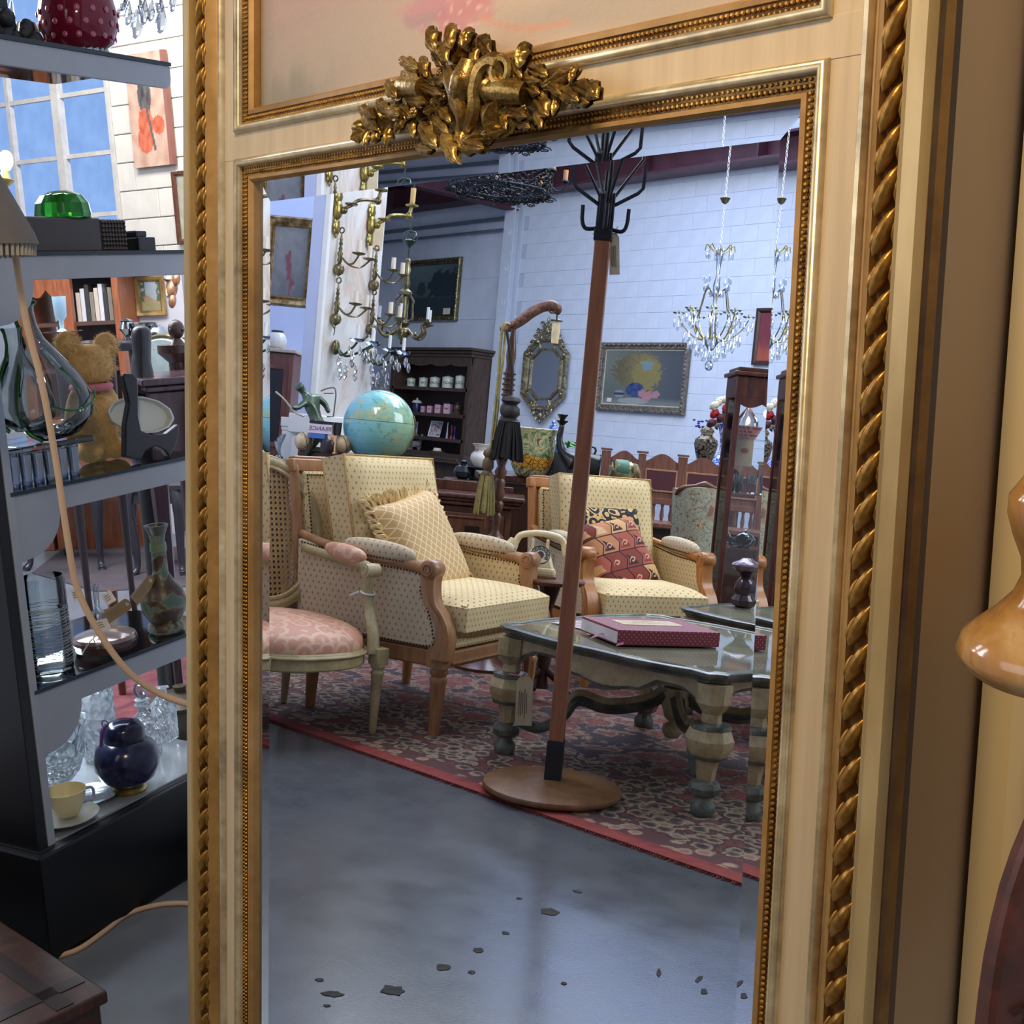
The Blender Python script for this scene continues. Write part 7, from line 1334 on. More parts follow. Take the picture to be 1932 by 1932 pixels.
p = P(528, 872, 6.35); t = thing('dark_console', 'dark console table under the frosted glass ornament', 'table', M=Matrix.Translation((p.x, p.y, 0)) @ rot(0, 0, VR)); b = MB(); b.box(.2, .2, .03, None, (-.03, .08, p.z)); b.build('top', WALN_D, t, 0, bev=.004); b = MB(); b.box(.18, .18, p.z - .02, None, (-.03, .08, p.z / 2 - .01)); b.build('body', WALN_D, t, 0)
# ================= the glass shelved cabinet beside the frame =================
CY = 2.05; X0, X1 = 1.672, 2.232; SHZ = (1.84, 1.435, .973, .568, .24)
BLKC = plain('0e1013', .35, 0, .2, 6); GREYP = plain('98a0aa', .6, 0, .04)
def RT(name, label, cat_, x, y, z, rz=0, group=None): return thing(name, label, cat_, base=RM, M=at(x, y, z, 0, 0, rz), group=group)
cb = thing('shelved_cabinet', 'black display cabinet with glass shelves left of the gilded frame', 'cabinet', base=RM, M=I4)
b = MB(); b.box(X1 - X0 + .05, .42, .235, None, ((X0 + X1) / 2 - .025, CY + .19, .1175)); b.box(X1 - X0 + .04, .40, .02, None, ((X0 + X1) / 2 - .02, CY + .19, .228)); b.build('plinth', BLKC, cb, 0, bev=.008)
b = MB(); b.box(.025, .38, 2.1, None, (X0 - .0225, CY + .19, .235 + 1.05)); b.build('side_panel', BLKC, cb, 0, bev=.002)
b = MB(); b.box(.018, .02, 2.1, None, (X0, CY + .008, .235 + 1.05)); b.build('edge_strip', GREYP, cb, 0, bev=.002)
for i, z in enumerate(SHZ[:4]):
    b = MB(); b.box(X1 - X0, .36, .007, None, ((X0 + X1) / 2, CY + .18, z - .0035)); b.build('glass_shelf', SHELFG, cb, 0)
    b = MB(); b.box(X1 - X0, .003, .008, None, ((X0 + X1) / 2, CY - .001, z - .004)); b.build('dark_glass_edge', plain('1d2a30', .2), cb, 0)
    pl = [(X0, z - .008), (X0, z - .145), (X0 + .03, z - .14)] + [(X0 + .03 + .09 * sin(t * pi / 16), z - .055 - .085 * cos(t * pi / 16) ** 1.0) for t in range(1, 9)] + [(X1 - .015, z - .055), (X1 - .004, z - .048), (X1, z - .035), (X1, z - .008)]
    if i == 0: pl = [(X0, z - .008), (X0, z - .055)] + pl[-4:]
    b = MB(); b.prism(pl, .012, Matrix(((1, 0, 0, 0), (0, 0, -1, CY + .014), (0, 1, 0, 0), (0, 0, 0, 1)))); b.build('grey_apron', GREYP, cb, 0, bev=.001)
b = MB(); b.box(X1 - X0, .36, .004, None, ((X0 + X1) / 2, CY + .18, .24)); b.build('mirror_base', plain('9aa0a4', .15, .3), cb, 0)
Sx = lambda px, py, yo: RYP(px, py, CY + yo)
def RL(name, label, cat_, px, py, yo, z, parts, seg=24, group=None, sc=1.0, rz=0, lob=0):
    p = Sx(px, py, yo); t = RT(name, label, cat_, p.x, CY + yo, z, rz, group)
    for nm, prof, m in parts: b = MB(); b.lathe([(r * sc, h * sc) for r, h in prof], seg, lobes=lob, la=.06 if lob else 0); b.build(nm, m, t, 40 if not lob else 25)
    return t
# top shelf
t = RL('ruby_bowl', 'large ruby red cut glass bowl with pale dots on the top glass shelf', 'bowl', 148, 40, .10, SHZ[0], [('body', [(.035, .002), (.04, .012), (.068, .03), (.08, .06), (.082, .09), (.076, .12), (.072, .12), (.07, .06), (.03, .02), (0, .018)], RUBY)], 28)
q = MB(); R = random.Random(2)
for j, z in enumerate((.04, .065, .09)):
    for i in range(16): a = i * pi / 8 + j * .2; rr = (.073, .0815, .083)[j]; q.sph(.006, .002, .007, Matrix.Translation((rr * cos(a), rr * sin(a), z)) @ rot(0, 0, math.degrees(a) + 90), seg=8, rings=5)
q.build('cut_dots', plain('9c5064', .2), t, 50, kind='stuff')
q = MB()
for i in range(22): a = i * 2 * pi / 22; q.sph(.007, .007, .008, at(.05 * cos(a), .05 * sin(a), .014), seg=6, rings=5)
q.build('cut_foot', CRYST, t, 40, kind='stuff')
t = RT('dark_ornament', 'dark carved figure group at the far left of the top glass shelf', 'ornament', Sx(20, 50, .12).x, CY + .12, SHZ[0]); b = MB(); R = random.Random(3)
b.box(.14, .08, .02, None, (0, 0, .01)); 
for i in range(14): b.sph(.018, .015, .02, at(R.uniform(-.06, .06), R.uniform(-.02, .02), .02 + R.uniform(0, .045) * (1 if i < 9 else .4)), seg=8, rings=6)
b.box(.02, .02, .12, None, (-.02, 0, .08)); b.build('body', plain('2a2e32', .5, .3), t, 50)
RL('frosted_oval_bottle', 'pale frosted oval bottle behind the dark figure group', 'bottle', 48, 40, .2, SHZ[0], [('body', [(.02, 0), (.03, .02), (.032, .05), (.02, .08), (0, .085)], plain('aaa892', .4))])
# crystal drops
chn = thing('crystal_pendants', 'cluster of large clear crystal pendants hanging behind the ruby bowl', 'chandelier', M=Matrix.Translation(P(280, -60, 3.1)))
o_ = P(280, -60, 3.1)
for (px, py, L) in ((242, 25, .055), (258, 42, .075), (272, 22, .06), (304, 34, .07), (214, 48, .04), (326, 2, .05), (285, 20, .05), (232, 0, .05), (300, 5, .05), (20, 25, .06), (8, 5, .05)):
    q = P(px, py, 3.1) - o_; b = MB(); b.lathe([(0, L * .6), (L * .12, L * .4), (L * .30, -L * .05), (L * .32, -L * .22), (L * .2, -L * .45), (0, -L * .55)], 8, Matrix.Translation(q), (1, .5)); b.build('crystal_drop', CRYST, chn, 0, uv=False)
b = MB()
for (a, c) in (((210, 40), (235, 5)), ((235, 5), (245, -20)), ((265, 10), (262, -20)), ((305, 18), (300, -20))):
    for i in range(6): q = P(a[0] + (c[0] - a[0]) * i / 6, a[1] + (c[1] - a[1]) * i / 6, 3.1) - o_; b.sph(.006, M=Matrix.Translation(q), seg=6, rings=5)
b.build('bead_string', CRYST, chn, 50, uv=False, kind='stuff')
# second shelf
DKB = plain('35312f', .4, 0, .15, 8); KN = plain('2a221c', .35, .2, .4, 50)
p = Sx(60, 468, .12); t = RT('long_black_box', 'long dark lacquered box on the second glass shelf, under the green glass bowl', 'box', p.x, CY + .12, SHZ[1]); b = MB(); b.box(.28, .16, .075, None, (.03, .05, .0375)); b.build('body', DKB, t, 0, bev=.006)
p = Sx(212, 468, .10); t = RT('studded_box', 'dark box with carved studded side next to the long black box', 'box', p.x, CY + .10, SHZ[1]); b = MB(); b.box(.075, .12, .072, None, (0, .05, .036)); b.build('body', DKB, t, 0, bev=.004); b = MB(); R = random.Random(3)
for i in range(8):
    for j in range(7): b.sph(.005, .004, .005, at(-.032 + i * .009, -.01, .008 + j * .0095), seg=6, rings=4)
b.build('studs', KN, t, 50, kind='stuff')
p = Sx(279, 468, .08); t = RT('small_black_box', 'small glossy black box at the right end of the second glass shelf', 'box', p.x, CY + .08, SHZ[1]); b = MB(); b.box(.055, .06, .034, None, (0, .03, .017)); b.box(.035, .04, .016, None, (-.005, .03, .04)); b.build('body', plain('141416', .15), t, 0, bev=.004)
RL('green_glass_bowl', 'upturned bright green glass bowl on the long black box', 'bowl', 117, 384, .14, SHZ[1] + .076, [('body', [(.056, 0), (.058, .006), (.054, .03), (.042, .047), (.022, .056), (0, .057)], GREENS)], 28, lob=12)
# lampshade and lamp at left
t = thing('lamp_shade', 'taupe fabric lampshade edge cutting into the left of the picture', 'lampshade', base=RM, M=Matrix.Translation(RP(-62, 420, 1.9)))
b = MB(); b.lathe([(.03, .10), (.045, .09), (.094, -.02), (.098, -.035), (.090, -.035), (.04, .08)], 32); b.build('shade', plain('6c6660', .8, 0, .1, 30), t, 50); b = MB()
for i in range(60): a = i * pi / 30; b.tube([(.092 * cos(a), .092 * sin(a), -.034), (.09 * cos(a), .09 * sin(a), -.052)], .003, 4)
b.build('fringe', plain('aaa596', .8), t, 50, kind='stuff')
t = thing('candle_lamp', 'glowing candle style bulb on a brass arm, left of the window', 'lamp', M=Matrix.Translation(P(10, 320, 4.5))); LGT = bpy.data.materials.new('glowing_bulb'); LGT.use_nodes = True; _b = LGT.node_tree.nodes['Principled BSDF']; _b.inputs['Emission Color'].default_value = (1, .8, .5, 1); _b.inputs['Emission Strength'].default_value = 25
b = MB(); b.sph(.026, .026, .038, at(-.005, 0, .03)); b.build('bulb', LGT, t, 60); b = MB(); b.lathe([(.012, -.03), (.012, .0), (.02, -.03), (.035, -.035), (.012, -.06), (.016, -.08), (.004, -.09)], 12); b.tube(cat([(0, 0, -.06), (-.03, 0, -.1), (-.09, 0, -.07)], 4), .007, 6); b.build('brass_arm', BRASS_Y, t, 50)
# third shelf: twin necked glass, tumblers, teddy, plate on stand
GRIM = MT('green_glass_trail', .1, Transmission_Weight=.4).col(hexc('2e7a3a')).m; CLR = thin('clear_shelf_glass', (.82, .87, .86), .07, .05)
p = Sx(95, 800, .06); t = RT('green_trailed_vase', 'big clear glass vase trailed with green threads, on the third glass shelf', 'vase', p.x, CY + .07, SHZ[2] + .082)
def egg(cx, tilt, sc=1.0): return at(cx, 0, 0, 0, tilt, 0)
pf = [(.0, .004), (.05, .01), (.078, .04), (.085, .08), (.07, .13), (.045, .175), (.026, .21), (.020, .24), (.022, .27), (.028, .285)]
b = MB(); b.lathe(pf, 28, at(.035, 0, 0, 0, -14)); b.build('bulb', CLR, t, 60); b = MB(); b.lathe([(r * .8, z * .75) for r, z in pf], 24, at(-.055, 0, .02, 0, -2)); b.build('bulb', CLR, t, 60)
b = MB()
for M_ in (at(.035, 0, 0, 0, -14),): 
    for s in (-1, 1): b.tube(cat([(s * (r + .001), 0, z) for r, z in pf[1:]], 3), .0035, 5, M_)
    b.ring(.028, .005, M_ @ at(0, 0, .285), 20, 5)
M_ = at(-.055, 0, .02, 0, -2); [b.tube(cat([(s * (r * .8 + .001), 0, z * .75) for r, z in pf[1:]], 3), .003, 5, M_) for s in (-1, 1)]
b.tube(cat([(.085, -.06, .10), (.05, -.085, .075), (0, -.08, .06), (-.06, -.06, .08)], 5), .0022, 5); b.tube(cat([(.0, -.06, .15), (.04, -.075, .09), (.09, -.05, .05)], 5), .0022, 5)
b.build('green_thread', GRIM, t, 50)
p = Sx(75, 835, .10); t = RT('glass_tray', 'clear glass slab lying across the row of small tumblers', 'tray', p.x, CY + .12, SHZ[2] + .066); b = MB(); b.box(.19, .16, .012, None, (0, 0, .006)); b.build('slab', SHOT, t, 0, bev=.003)
k = 0
for j in range(2):
    for i in range(6):
        px = 28 + i * 23; p = Sx(px, 880, .04 + j * .07)
        t = RT('shot_glass', ('front' if j == 0 else 'back') + ' row tumbler under the glass slab, ' + ('nearest the black cabinet edge', 'second from the black edge', 'third from the black edge', 'third from the teddy bear', 'second from the teddy bear', 'closest to the teddy bear')[i], 'glass', p.x, CY + .045 + j * .07, SHZ[2], 0, 'small tumblers on the third glass shelf'); b = MB(); b.lathe([(.010, 0), (.0115, .004), (.0105, .012), (.0135, .062), (.012, .062), (.009, .014), (0, .013)], 12); b.build('body', CRYST, t, 40, uv=False)
p = Sx(188, 880, .17); t = RT('teddy_bear', 'golden plush teddy bear seen from behind with a pink collar', 'teddy bear', p.x, CY + .17, SHZ[2], -8)
FUR = plain('bd9a62', .95, 0, .18, 60, .5)
b = MB(); b.sph(.052, .048, .085, at(0, 0, .082), seg=18, rings=14); b.sph(.056, .05, .05, at(0, 0, .215), seg=18, rings=12); b.sph(.030, .02, .030, at(-.048, 0, .268, 0, -20), seg=14, rings=10); b.sph(.030, .02, .030, at(.050, 0, .258, 0, 20), seg=14, rings=10); b.sph(.02, .02, .06, at(-.052, -.0, .115, 0, 14)); b.sph(.02, .02, .06, at(.052, 0, .115, 0, -14)); b.sph(.026, .04, .025, at(-.035, -.02, .025)); b.sph(.026, .04, .025, at(.035, -.02, .025))
bo = b.build('body', FUR, t, 70); rm = bo.modifiers.new('remesh', 'REMESH'); rm.mode = 'VOXEL'; rm.voxel_size = .006; rm.use_smooth_shade = True
b = MB(); R = random.Random(1)
for (c, r) in (((0, 0, .082), (.052, .048, .085)), ((0, 0, .215), (.056, .05, .05)), ((-.048, 0, .268), (.03, .02, .03)), ((.05, 0, .258), (.03, .02, .03))):
    for i in range(1300 if r[0] > .04 else 600):
        d = V3((R.gauss(0, 1), R.gauss(0, 1), R.gauss(0, 1))).normalized(); s_ = V3(c) + V3((d.x * r[0], d.y * r[1], d.z * r[2])); e = s_ + (d + V3((R.gauss(0, .5), R.gauss(0, .5), R.gauss(0, .5) - .4))) * .0065; w = d.orthogonal().normalized() * .0009
        o = len(b.v); b.v += [s_ - w, s_ + w, e]; b.f.append((o, o + 1, o + 2))
b.build('fur', FUR, t, 0, uv=False, kind='stuff')
b = MB(); b.ring(.040, .009, at(0, 0, .168), 24, 8); b.build('collar', plain('c0707c', .8), t, 50)
p = Sx(268, 862, .04); t = RT('plate_stand', 'black carved wooden easel stand holding the white scalloped dish', 'stand', p.x, CY + .05, SHZ[2])
def Zp(px, py): q = Sx(px, py, .05); return (q.x - p.x, q.z - SHZ[2])
b = MB(); b.prism([Zp(*q) for q in ((232, 862), (233, 800), (240, 760), (228, 712), (232, 704), (246, 704), (255, 714), (256, 740), (256, 785), (262, 812), (285, 822), (310, 818), (333, 800), (334, 822), (325, 845), (315, 862), (306, 850), (290, 842), (270, 850), (262, 868), (252, 868))][::-1], .016, Matrix(((1, 0, 0, 0), (0, 0, 1, -.008), (0, 1, 0, 0), (0, 0, 0, 1)))); b.build('easel', plain('17141a', .3), t, 0, bev=.003)
q = Sx(268, 785, .075); t = RT('scalloped_dish', 'white scalloped oval dish standing behind the black easel', 'dish', q.x, CY + .085, q.z); W_ = plain('c4cac6', .4, 0, .03); b = MB(); M_ = rot(0, 0, -38) @ at(0, 0, 0, 78, 12, 8)
b.lathe([(0, .0), (.05, 0), (.062, .004), (.064, .022), (.060, .022), (.055, .006), (0, .005)], 36, M_, (1.12, .62), 12, .05); b.build('dish', W_, t, 25)
# fourth shelf
CW_ = plain('8e9498', .3, .4)
t = RL('wire_wound_vase', 'tall clear glass cylinder wound with fine wire, left on the fourth glass shelf', 'vase', 90, 1200, .08, SHZ[3], [('body', [(.040, 0), (.046, .004), (.0465, .19), (.0435, .205), (.0425, .205), (.0445, .19), (.043, .012), (0, .010)], SHOT)], 32)
b = MB(); pts = [(.0475 * cos(i * .5), .0475 * sin(i * .5), .01 + .135 * i / 330 + .002 * sin(i * .11)) for i in range(330)]; b.tube(pts, .0008, 3); b.build('wire', CW_, t, 0, uv=False, kind='stuff'); b = MB(); b.sph(.006, .004, .005, at(0, -.048, .145)); b.build('bead', plain('1b2030', .3), t, 50)
RL('glass_hand_bell', 'small clear glass bell with a fluted handle, middle of the fourth glass shelf', 'bell', 183, 1140, .22, SHZ[3], [('bell', [(.022, 0), (.02, .03), (.016, .045), (.008, .052), (.006, .06), (.007, .095), (.008, .108), (.004, .112), (0, .112)], CRYST)], 16)
t = RL('round_covered_dish', 'low round brown dish with a shiny domed lid and string tied tag', 'dish', 200, 1215, .08, SHZ[3], [('base', [(.055, 0), (.066, .006), (.07, .022), (.066, .03)], plain('4a3634', .2)), ('lid', [(.069, .028), (.066, .036), (.04, .045), (.012, .048), (0, .049)], plain('9c8c88', .12, .5))], 32)
def rtag(name, label, px, py, yo, w, h, rx, ry, rz, m=PAPER, lines=3, hole=False):
    p = Sx(px, py, yo); t = thing(name, label, 'tag', base=RM, M=Matrix.Translation((p.x, CY + yo, p.z)) @ rot(rx, ry, rz)); b = MB(); b.prism([(-w / 2, -h / 2), (w / 2, -h / 2), (w / 2, h / 2), (-w / 2, h / 2)] if not hole else [(-w / 2, -h / 2), (w * .4, -h / 2), (w / 2, -h * .25), (w / 2, h * .25), (w * .4, h / 2), (-w / 2, h / 2)], .001); b.build('card', m, t, 0)
    b = MB(); R = random.Random(int(px))
    for i in range(lines): b.box(w * R.uniform(.4, .6), h * .06, .0004, None, (-w * .12, h * (.25 - .2 * i), .0013))
    b.build('small_print', plain('7a6a58', .9), t, 0, uv=False, kind='stuff')
    if hole: b = MB(); b.ring(.003, .001, at(w * .38, 0, .0013), 10, 4); b.build('eyelet', WHITE, t, 40)
    return t
BUFF = plain('8f7c5c', .8, 0, .08)
rtag('swing_tag', 'buff swing tag leaning against the stoneware bottle vase', 270, 1112, .06, .075, .028, 80, -32, 0, BUFF, 3, True)
rtag('swing_tag', 'buff swing tag lying behind the round covered dish', 222, 1152, .12, .08, .028, 70, -14, 0, BUFF, 3, True)
rtag('paper_label', 'crumpled white paper label tied to the round covered dish', 192, 1180, -.0, .04, .026, 60, 5, 0)
for px, py, w, d in ((205, 1128, .035, 'white handwritten label behind the glass bell, right piece'), (145, 1125, .035, 'white folded label beside the wire-wound vase'), (236, 1142, .04, 'loose white paper corner near the stoneware vase')): rtag('paper_label', d, px, py, .2, w, .028, 65, random.uniform(-20, 20), 10)
b = MB(); pp = [Sx(190, 1195, .0), Sx(175, 1205, -.0), Sx(160, 1225, .01), Sx(155, 1235, .01)]; b.tube(cat(pp, 5), .0013, 5); pp = [Sx(190, 1195, .0), Sx(200, 1210, -.0), Sx(203, 1226, .01)]; b.tube(cat(pp, 5), .0013, 5); b.ring(.012, .0013, Matrix.Translation(Sx(185, 1205, 0)) @ rot(80), 12, 4)
o = b.build('tag_string', plain('c9c4b4', .8), None, 50, mx=RM); tag(o, 'white string knotted in front of the round covered dish', 'string')
t = MT('stoneware_glaze', .4); co = t.co('Object'); n = t.noise(24, 3, co, .5, .8); n2 = t.noise(40, 3, co); c = t.ramp(n, [(.42, hexc('3c2c20')), (.5, hexc('5c4630')), (.54, hexc('6c7a68')), (.6, hexc('4c6256'))]); t.col(c); t.bump(n2, .2, .002)
RL('stoneware_bottle', 'tall necked brown and green stoneware bottle vase, right on the fourth glass shelf', 'vase', 314, 1190, .06, SHZ[3], [('body', [(.036, 0), (.042, .006), (.04, .018), (.034, .024), (.05, .05), (.053, .075), (.044, .105), (.026, .125), (.018, .14), (.0165, .215), (.019, .23)], t.m), ('neck_rim', [(.018, .228), (.026, .248), (.028, .252), (.02, .252), (.014, .235)], plain('45463c', .4)), ('neck_band', [(.0185, .19), (.0195, .197), (.0185, .21)], plain('6a7a5c', .4))], 28)
# bottom shelf
CUTG = MT('cut_crystal', .05, Transmission_Weight=.75, IOR=1.5).col((.85, .92, .96)); CUTG.bump(CUTG.vor(46, CUTG.co('Object')), 1.0, .02); CUTG = CUTG.m
RL('cut_glass_vase', 'large diamond cut crystal vase, left at the bottom of the glass cabinet', 'vase', 108, 1440, .17, SHZ[4] + .003, [('body', [(.03, 0), (.035, .01), (.02, .03), (.045, .06), (.06, .10), (.062, .15), (.07, .18), (.066, .18), (.055, .1), (0, .05)], CUTG)], 24, lob=12)
RL('cut_glass_tumbler', 'tall cut crystal vase behind the navy ginger jar', 'vase', 188, 1400, .26, SHZ[4] + .003, [('body', [(.035, 0), (.04, .02), (.042, .15), (.046, .19), (.042, .19), (.036, .03), (0, .02)], CUTG)], 24, lob=12)
t = RL('decanter', 'clear cut glass decanter with ball stopper behind the navy jar', 'decanter', 278, 1420, .17, SHZ[4] + .003, [('body', [(.03, 0), (.036, .01), (.038, .06), (.03, .09), (.013, .11), (.011, .125), (.02, .13), (.012, .136), (.02, .142), (.012, .146)], CUTG), ('stopper', [(.008, .145), (.014, .152), (.019, .166), (.014, .18), (0, .185)], CRYST)], 20)
RL('square_decanter', 'square shouldered crystal decanter at the right behind the navy jar', 'decanter', 318, 1430, .21, SHZ[4] + .003, [('body', [(.03, 0), (.032, .01), (.032, .09), (.014, .11), (.012, .13), (.02, .133), (0, .135)], CUTG)], 6)
NV = MT('navy_mottled_glaze', .18); NV.col(NV.ramp(NV.noise(9, 5), [(.35, hexc('14142c')), (.5, hexc('23254a')), (.68, hexc('4a4660'))])); NV = NV.m
RL('navy_ginger_jar', 'navy blue lidded ginger jar with a gold foot at the front of the cabinet base', 'jar', 246, 1500, .05, SHZ[4] + .003, [('gold_foot', [(.036, 0), (.038, .004), (.034, .008), (.038, .012), (.034, .016)], BRASS_Y), ('body', [(.034, .014), (.058, .032), (.070, .058), (.072, .080), (.064, .106), (.048, .120), (.040, .124)], NV), ('lid', [(.044, .120), (.046, .126), (.045, .146), (.038, .158), (.02, .165), (0, .166)], NV)], 40)
CRM_ = plain('d8cca0', .25, 0, .03)
t = RL('tea_cup', 'cream tea cup standing on its saucer at the bottom left of the cabinet', 'cup', 122, 1490, .055, SHZ[4] + .016, [('bowl', [(.022, 0), (.026, .004), (.038, .03), (.044, .056), (.043, .056), (.036, .03), (.02, .006), (0, .005)], CRM_)], 28); b = MB(); b.tube(cat([(.038, -.012, .045), (.056, -.02, .042), (.055, -.02, .02), (.034, -.012, .016)], 5), .0035, 6); b.build('handle', plain('8a97b0', .3), t, 50)
t = RL('saucer', 'cream saucer with dark rim under the tea cup', 'saucer', 122, 1530, .055, SHZ[4] + .003, [('plate', [(.03, 0), (.034, .003), (.07, .014), (.0705, .016), (.034, .006), (0, .005)], plain('b4b2a4', .25, 0, .04))], 36)
RL('glass_saucer', 'clear glass plate beside the tea cup', 'plate', 168, 1500, .10, SHZ[4] + .003, [('plate', [(.03, 0), (.06, .008), (.065, .012), (.03, .003), (0, .003)], CRYST)], 28)
b = MB(); b.tube(cat([Sx(200, 1368, .03), Sx(194, 1380, .03), Sx(190, 1410, .03)], 4), [.004, .0055, .003], 6); b.ring(.008, .0015, Matrix.Translation(Sx(198, 1366, .03)) @ rot(60), 12, 4); tag(b.build('purple_tassel', plain('5a2a7a', .7), None, 50, mx=RM), 'small purple tassel hanging beside the navy ginger jar', 'tassel')
# cable
def wire(name, label, pts, r, m): b = MB(); b.tube(cat(pts, 8), r, 8); return tag(b.build(name, m, None, 60), label, 'cable')
CBL = plain('c9a987', .6, 0, .05)
wire('hanging_cable', 'cream electric cable hanging in front of the glass shelves and passing behind the frame', [P(-20, 330, 1.95), P(4, 372, 1.95), P(24, 450, 1.97), P(48, 600, 2.0), P(78, 720, 2.02), P(104, 860, 2.05), P(128, 1020, 2.08), P(146, 1110, 2.1), P(185, 1190, 2.12), P(240, 1265, 2.15), P(300, 1308, 2.18), P(360, 1330, 2.2), P(420, 1345, 2.25)], .0058, CBL)
wire('floor_cable', 'cream cable snaking across the grey floor below the black cabinet base', [RM @ (RG(x, y, .005)) for x, y in ((60, 1830), (100, 1808), (150, 1790), (200, 1755), (240, 1725), (290, 1709), (340, 1704), (400, 1710))], .006, CBL)
# wooden chest
k1, k2, k3 = RG(187, 1872, .22), RG(0, 1748, .22), RG(60, 1990, .22); dx = (k2 - k1).normalized(); dy = V3((0, 0, 1)).cross(dx)
CHM = Matrix(((dx.x, dy.x, 0, k1.x), (dx.y, dy.y, 0, k1.y), (0, 0, 1, 0), (0, 0, 0, 1)))
t = thing('wooden_chest', 'dark reddish wooden chest with an inlaid lid in the bottom left corner', 'chest', base=RM, M=CHM); L = 1.0; sgn = 1 if (CHM.inverted() @ k3).y > 0 else -1
CHW = wood('2c1810', '4a2c1e', .3, 5, name='chest_wood')
b = MB(); b.box(L, .6, .20, None, (L / 2, sgn * .3, .10)); b.build('body', CHW, t, 0, bev=.004); b = MB(); b.box(L + .02, .62, .022, None, (L / 2, sgn * .3, .211)); b.build('lid', CHW, t, 0, bev=.004)
b = MB(); b.box(.03, .60, .0012, None, (.06, sgn * .3, .2226)); b.box(L, .03, .0012, None, (L / 2, sgn * .06, .2226)); b.build('dark_inlay', plain('241008', .3), t, 0)
# ================= furniture seen through the glass shelves =================
def Rb(x, y, d): return RMI @ P(x, y, d)
XWp = XW - .03
def WR(px, py, dx=0.0): return RXP(px, py, XW - .03 - dx)
a, c = WR(240, 108), WR(333, 312); mid = WR(288, 208)
def redfig(u, v):
    base_ = lerp((.50, .28, .20), (.66, .46, .36), .5 + nz(u * 5, v * 8) + .3 * sm(.0, .4, u) * sm(1, .6, u))
    if u > .9: base_ = (.30, .13, .11)
    d = math.hypot((u - .42) / .17, (v - .63) / .17)
    if d < 1: base_ = lerp((.05, .05, .055), (.16, .15, .15), nz(u * 12, v * 9) + .5)
    if math.hypot((u - .40) / .19, (v - .38) / .14) < 1 or math.hypot((u - .36) / .2, (v - .24) / .12) < 1 or math.hypot((u - .72) / .15, (v - .36) / .085) < 1 or (abs(u - .40) < .15 and .38 < v < .5): base_ = lerp((.50, .10, .05), (.70, .20, .11), .5 + nz(u * 10, v * 14))
    if abs(u - (.46 + .35 * (.5 - v))) < .028 and .14 < v < .62: base_ = (.13, .12, .11)
    if math.hypot((u - .36) / .1, (v - .87) / .06) < 1: base_ = (.50, .20, .26)
    return base_
w_ = abs(a.y - c.y); h_ = abs(a.z - c.z)
t = thing('red_flower_painting', 'unframed canvas of a dark stem with red petals beside the steel window', 'painting', base=RM, M=Matrix(((0, 0, -1, XW - .05), (-1, 0, 0, mid.y), (0, 1, 0, mid.z), (0, 0, 0, 1))))
b = MB(); b.box(w_, h_, .035, None, (0, 0, -.0)); b.build('canvas_edge', plain('8a5a4c', .8), t, 0); b = paint(w_, h_, 50, 90, redfig, Matrix.Translation((0, 0, .019)), .04); b.build('painted_face', CANV, t, 0)
q = WR(342, 392); t = thing('dark_wood_frame', 'dark picture frame edge on the white blocks close to the gilded frame', 'picture', base=RM, M=Matrix(((0, 0, -1, XW - .04), (-1, 0, 0, q.y - .12), (0, 1, 0, q.z), (0, 0, 0, 1)))); b = MB(); b.frame(.26, .42, [(0, .005), (.01, .02), (.03, .02), (.03, 0)]); b.build('frame', WALN, t, 30); b = paint(.26, .42, 10, 16, lambda u, v: lerp((.3, .28, .2), (.5, .48, .4), nz(u * 5, v * 5) + .5)); b.build('print', CANV, t, 0)
# tall bookcase / armoire
ARM = wood('8a4a2c', 'b06a44', .35, 5, name='armoire_wood')
q0, q1 = Rb(60, 600, 6.6), Rb(222, 600, 6.6); dv_ = (q1 - q0); dv_.z = 0; ln = dv_.length; dv_.normalize(); nv = V3((dv_.y, -dv_.x, 0))
if nv.dot(q0) > 0: nv = -nv
AMx = Matrix(((dv_.x, -nv.x, 0, q0.x), (dv_.y, -nv.y, 0, q0.y), (0, 0, 1, 0), (0, 0, 0, 1)))
zt = Rb(140, 508, 6.6).z; t = thing('glazed_armoire', 'orange brown glazed armoire with carved doors seen through the second glass shelf', 'armoire', base=RM, M=AMx)
b = MB(); b.box(ln + .2, .4, .06, None, (ln / 2, .2, zt)); b.box(.06, .4, zt, None, (-.05, .2, zt / 2)); b.box(.035, .4, zt, None, (ln, .2, zt / 2)); b.box(.07, .05, zt, None, (ln * .42, .0, zt / 2)); b.box(ln, .4, .7, None, (ln / 2, .2, .35)); b.build('carcass', ARM, t, 0, bev=.005)
b = MB(); N = 20; b.prism([(0, zt)] + [(ln * .42 * i / N, zt - .10 - .04 * abs(sin(i / N * 2 * pi))) for i in range(N + 1)] + [(ln * .42, zt)], .03, Matrix(((1, 0, 0, 0), (0, 0, 1, -.02), (0, 1, 0, 0), (0, 0, 0, 1)))); b.build('carved_rail', ARM, t, 0)
b = MB(); b.box(ln, .02, zt - .05, None, (ln / 2, .38, zt / 2)); b.build('grey_back', plain('6a6870', .7), t, 0)
b = MB(); [b.box(ln, .36, .02, None, (ln / 2, .2, z)) for z in (zt - .28, zt - .52)]; b.build('shelf', plain('5c4038', .5), t, 0)
zsf = zt - .27
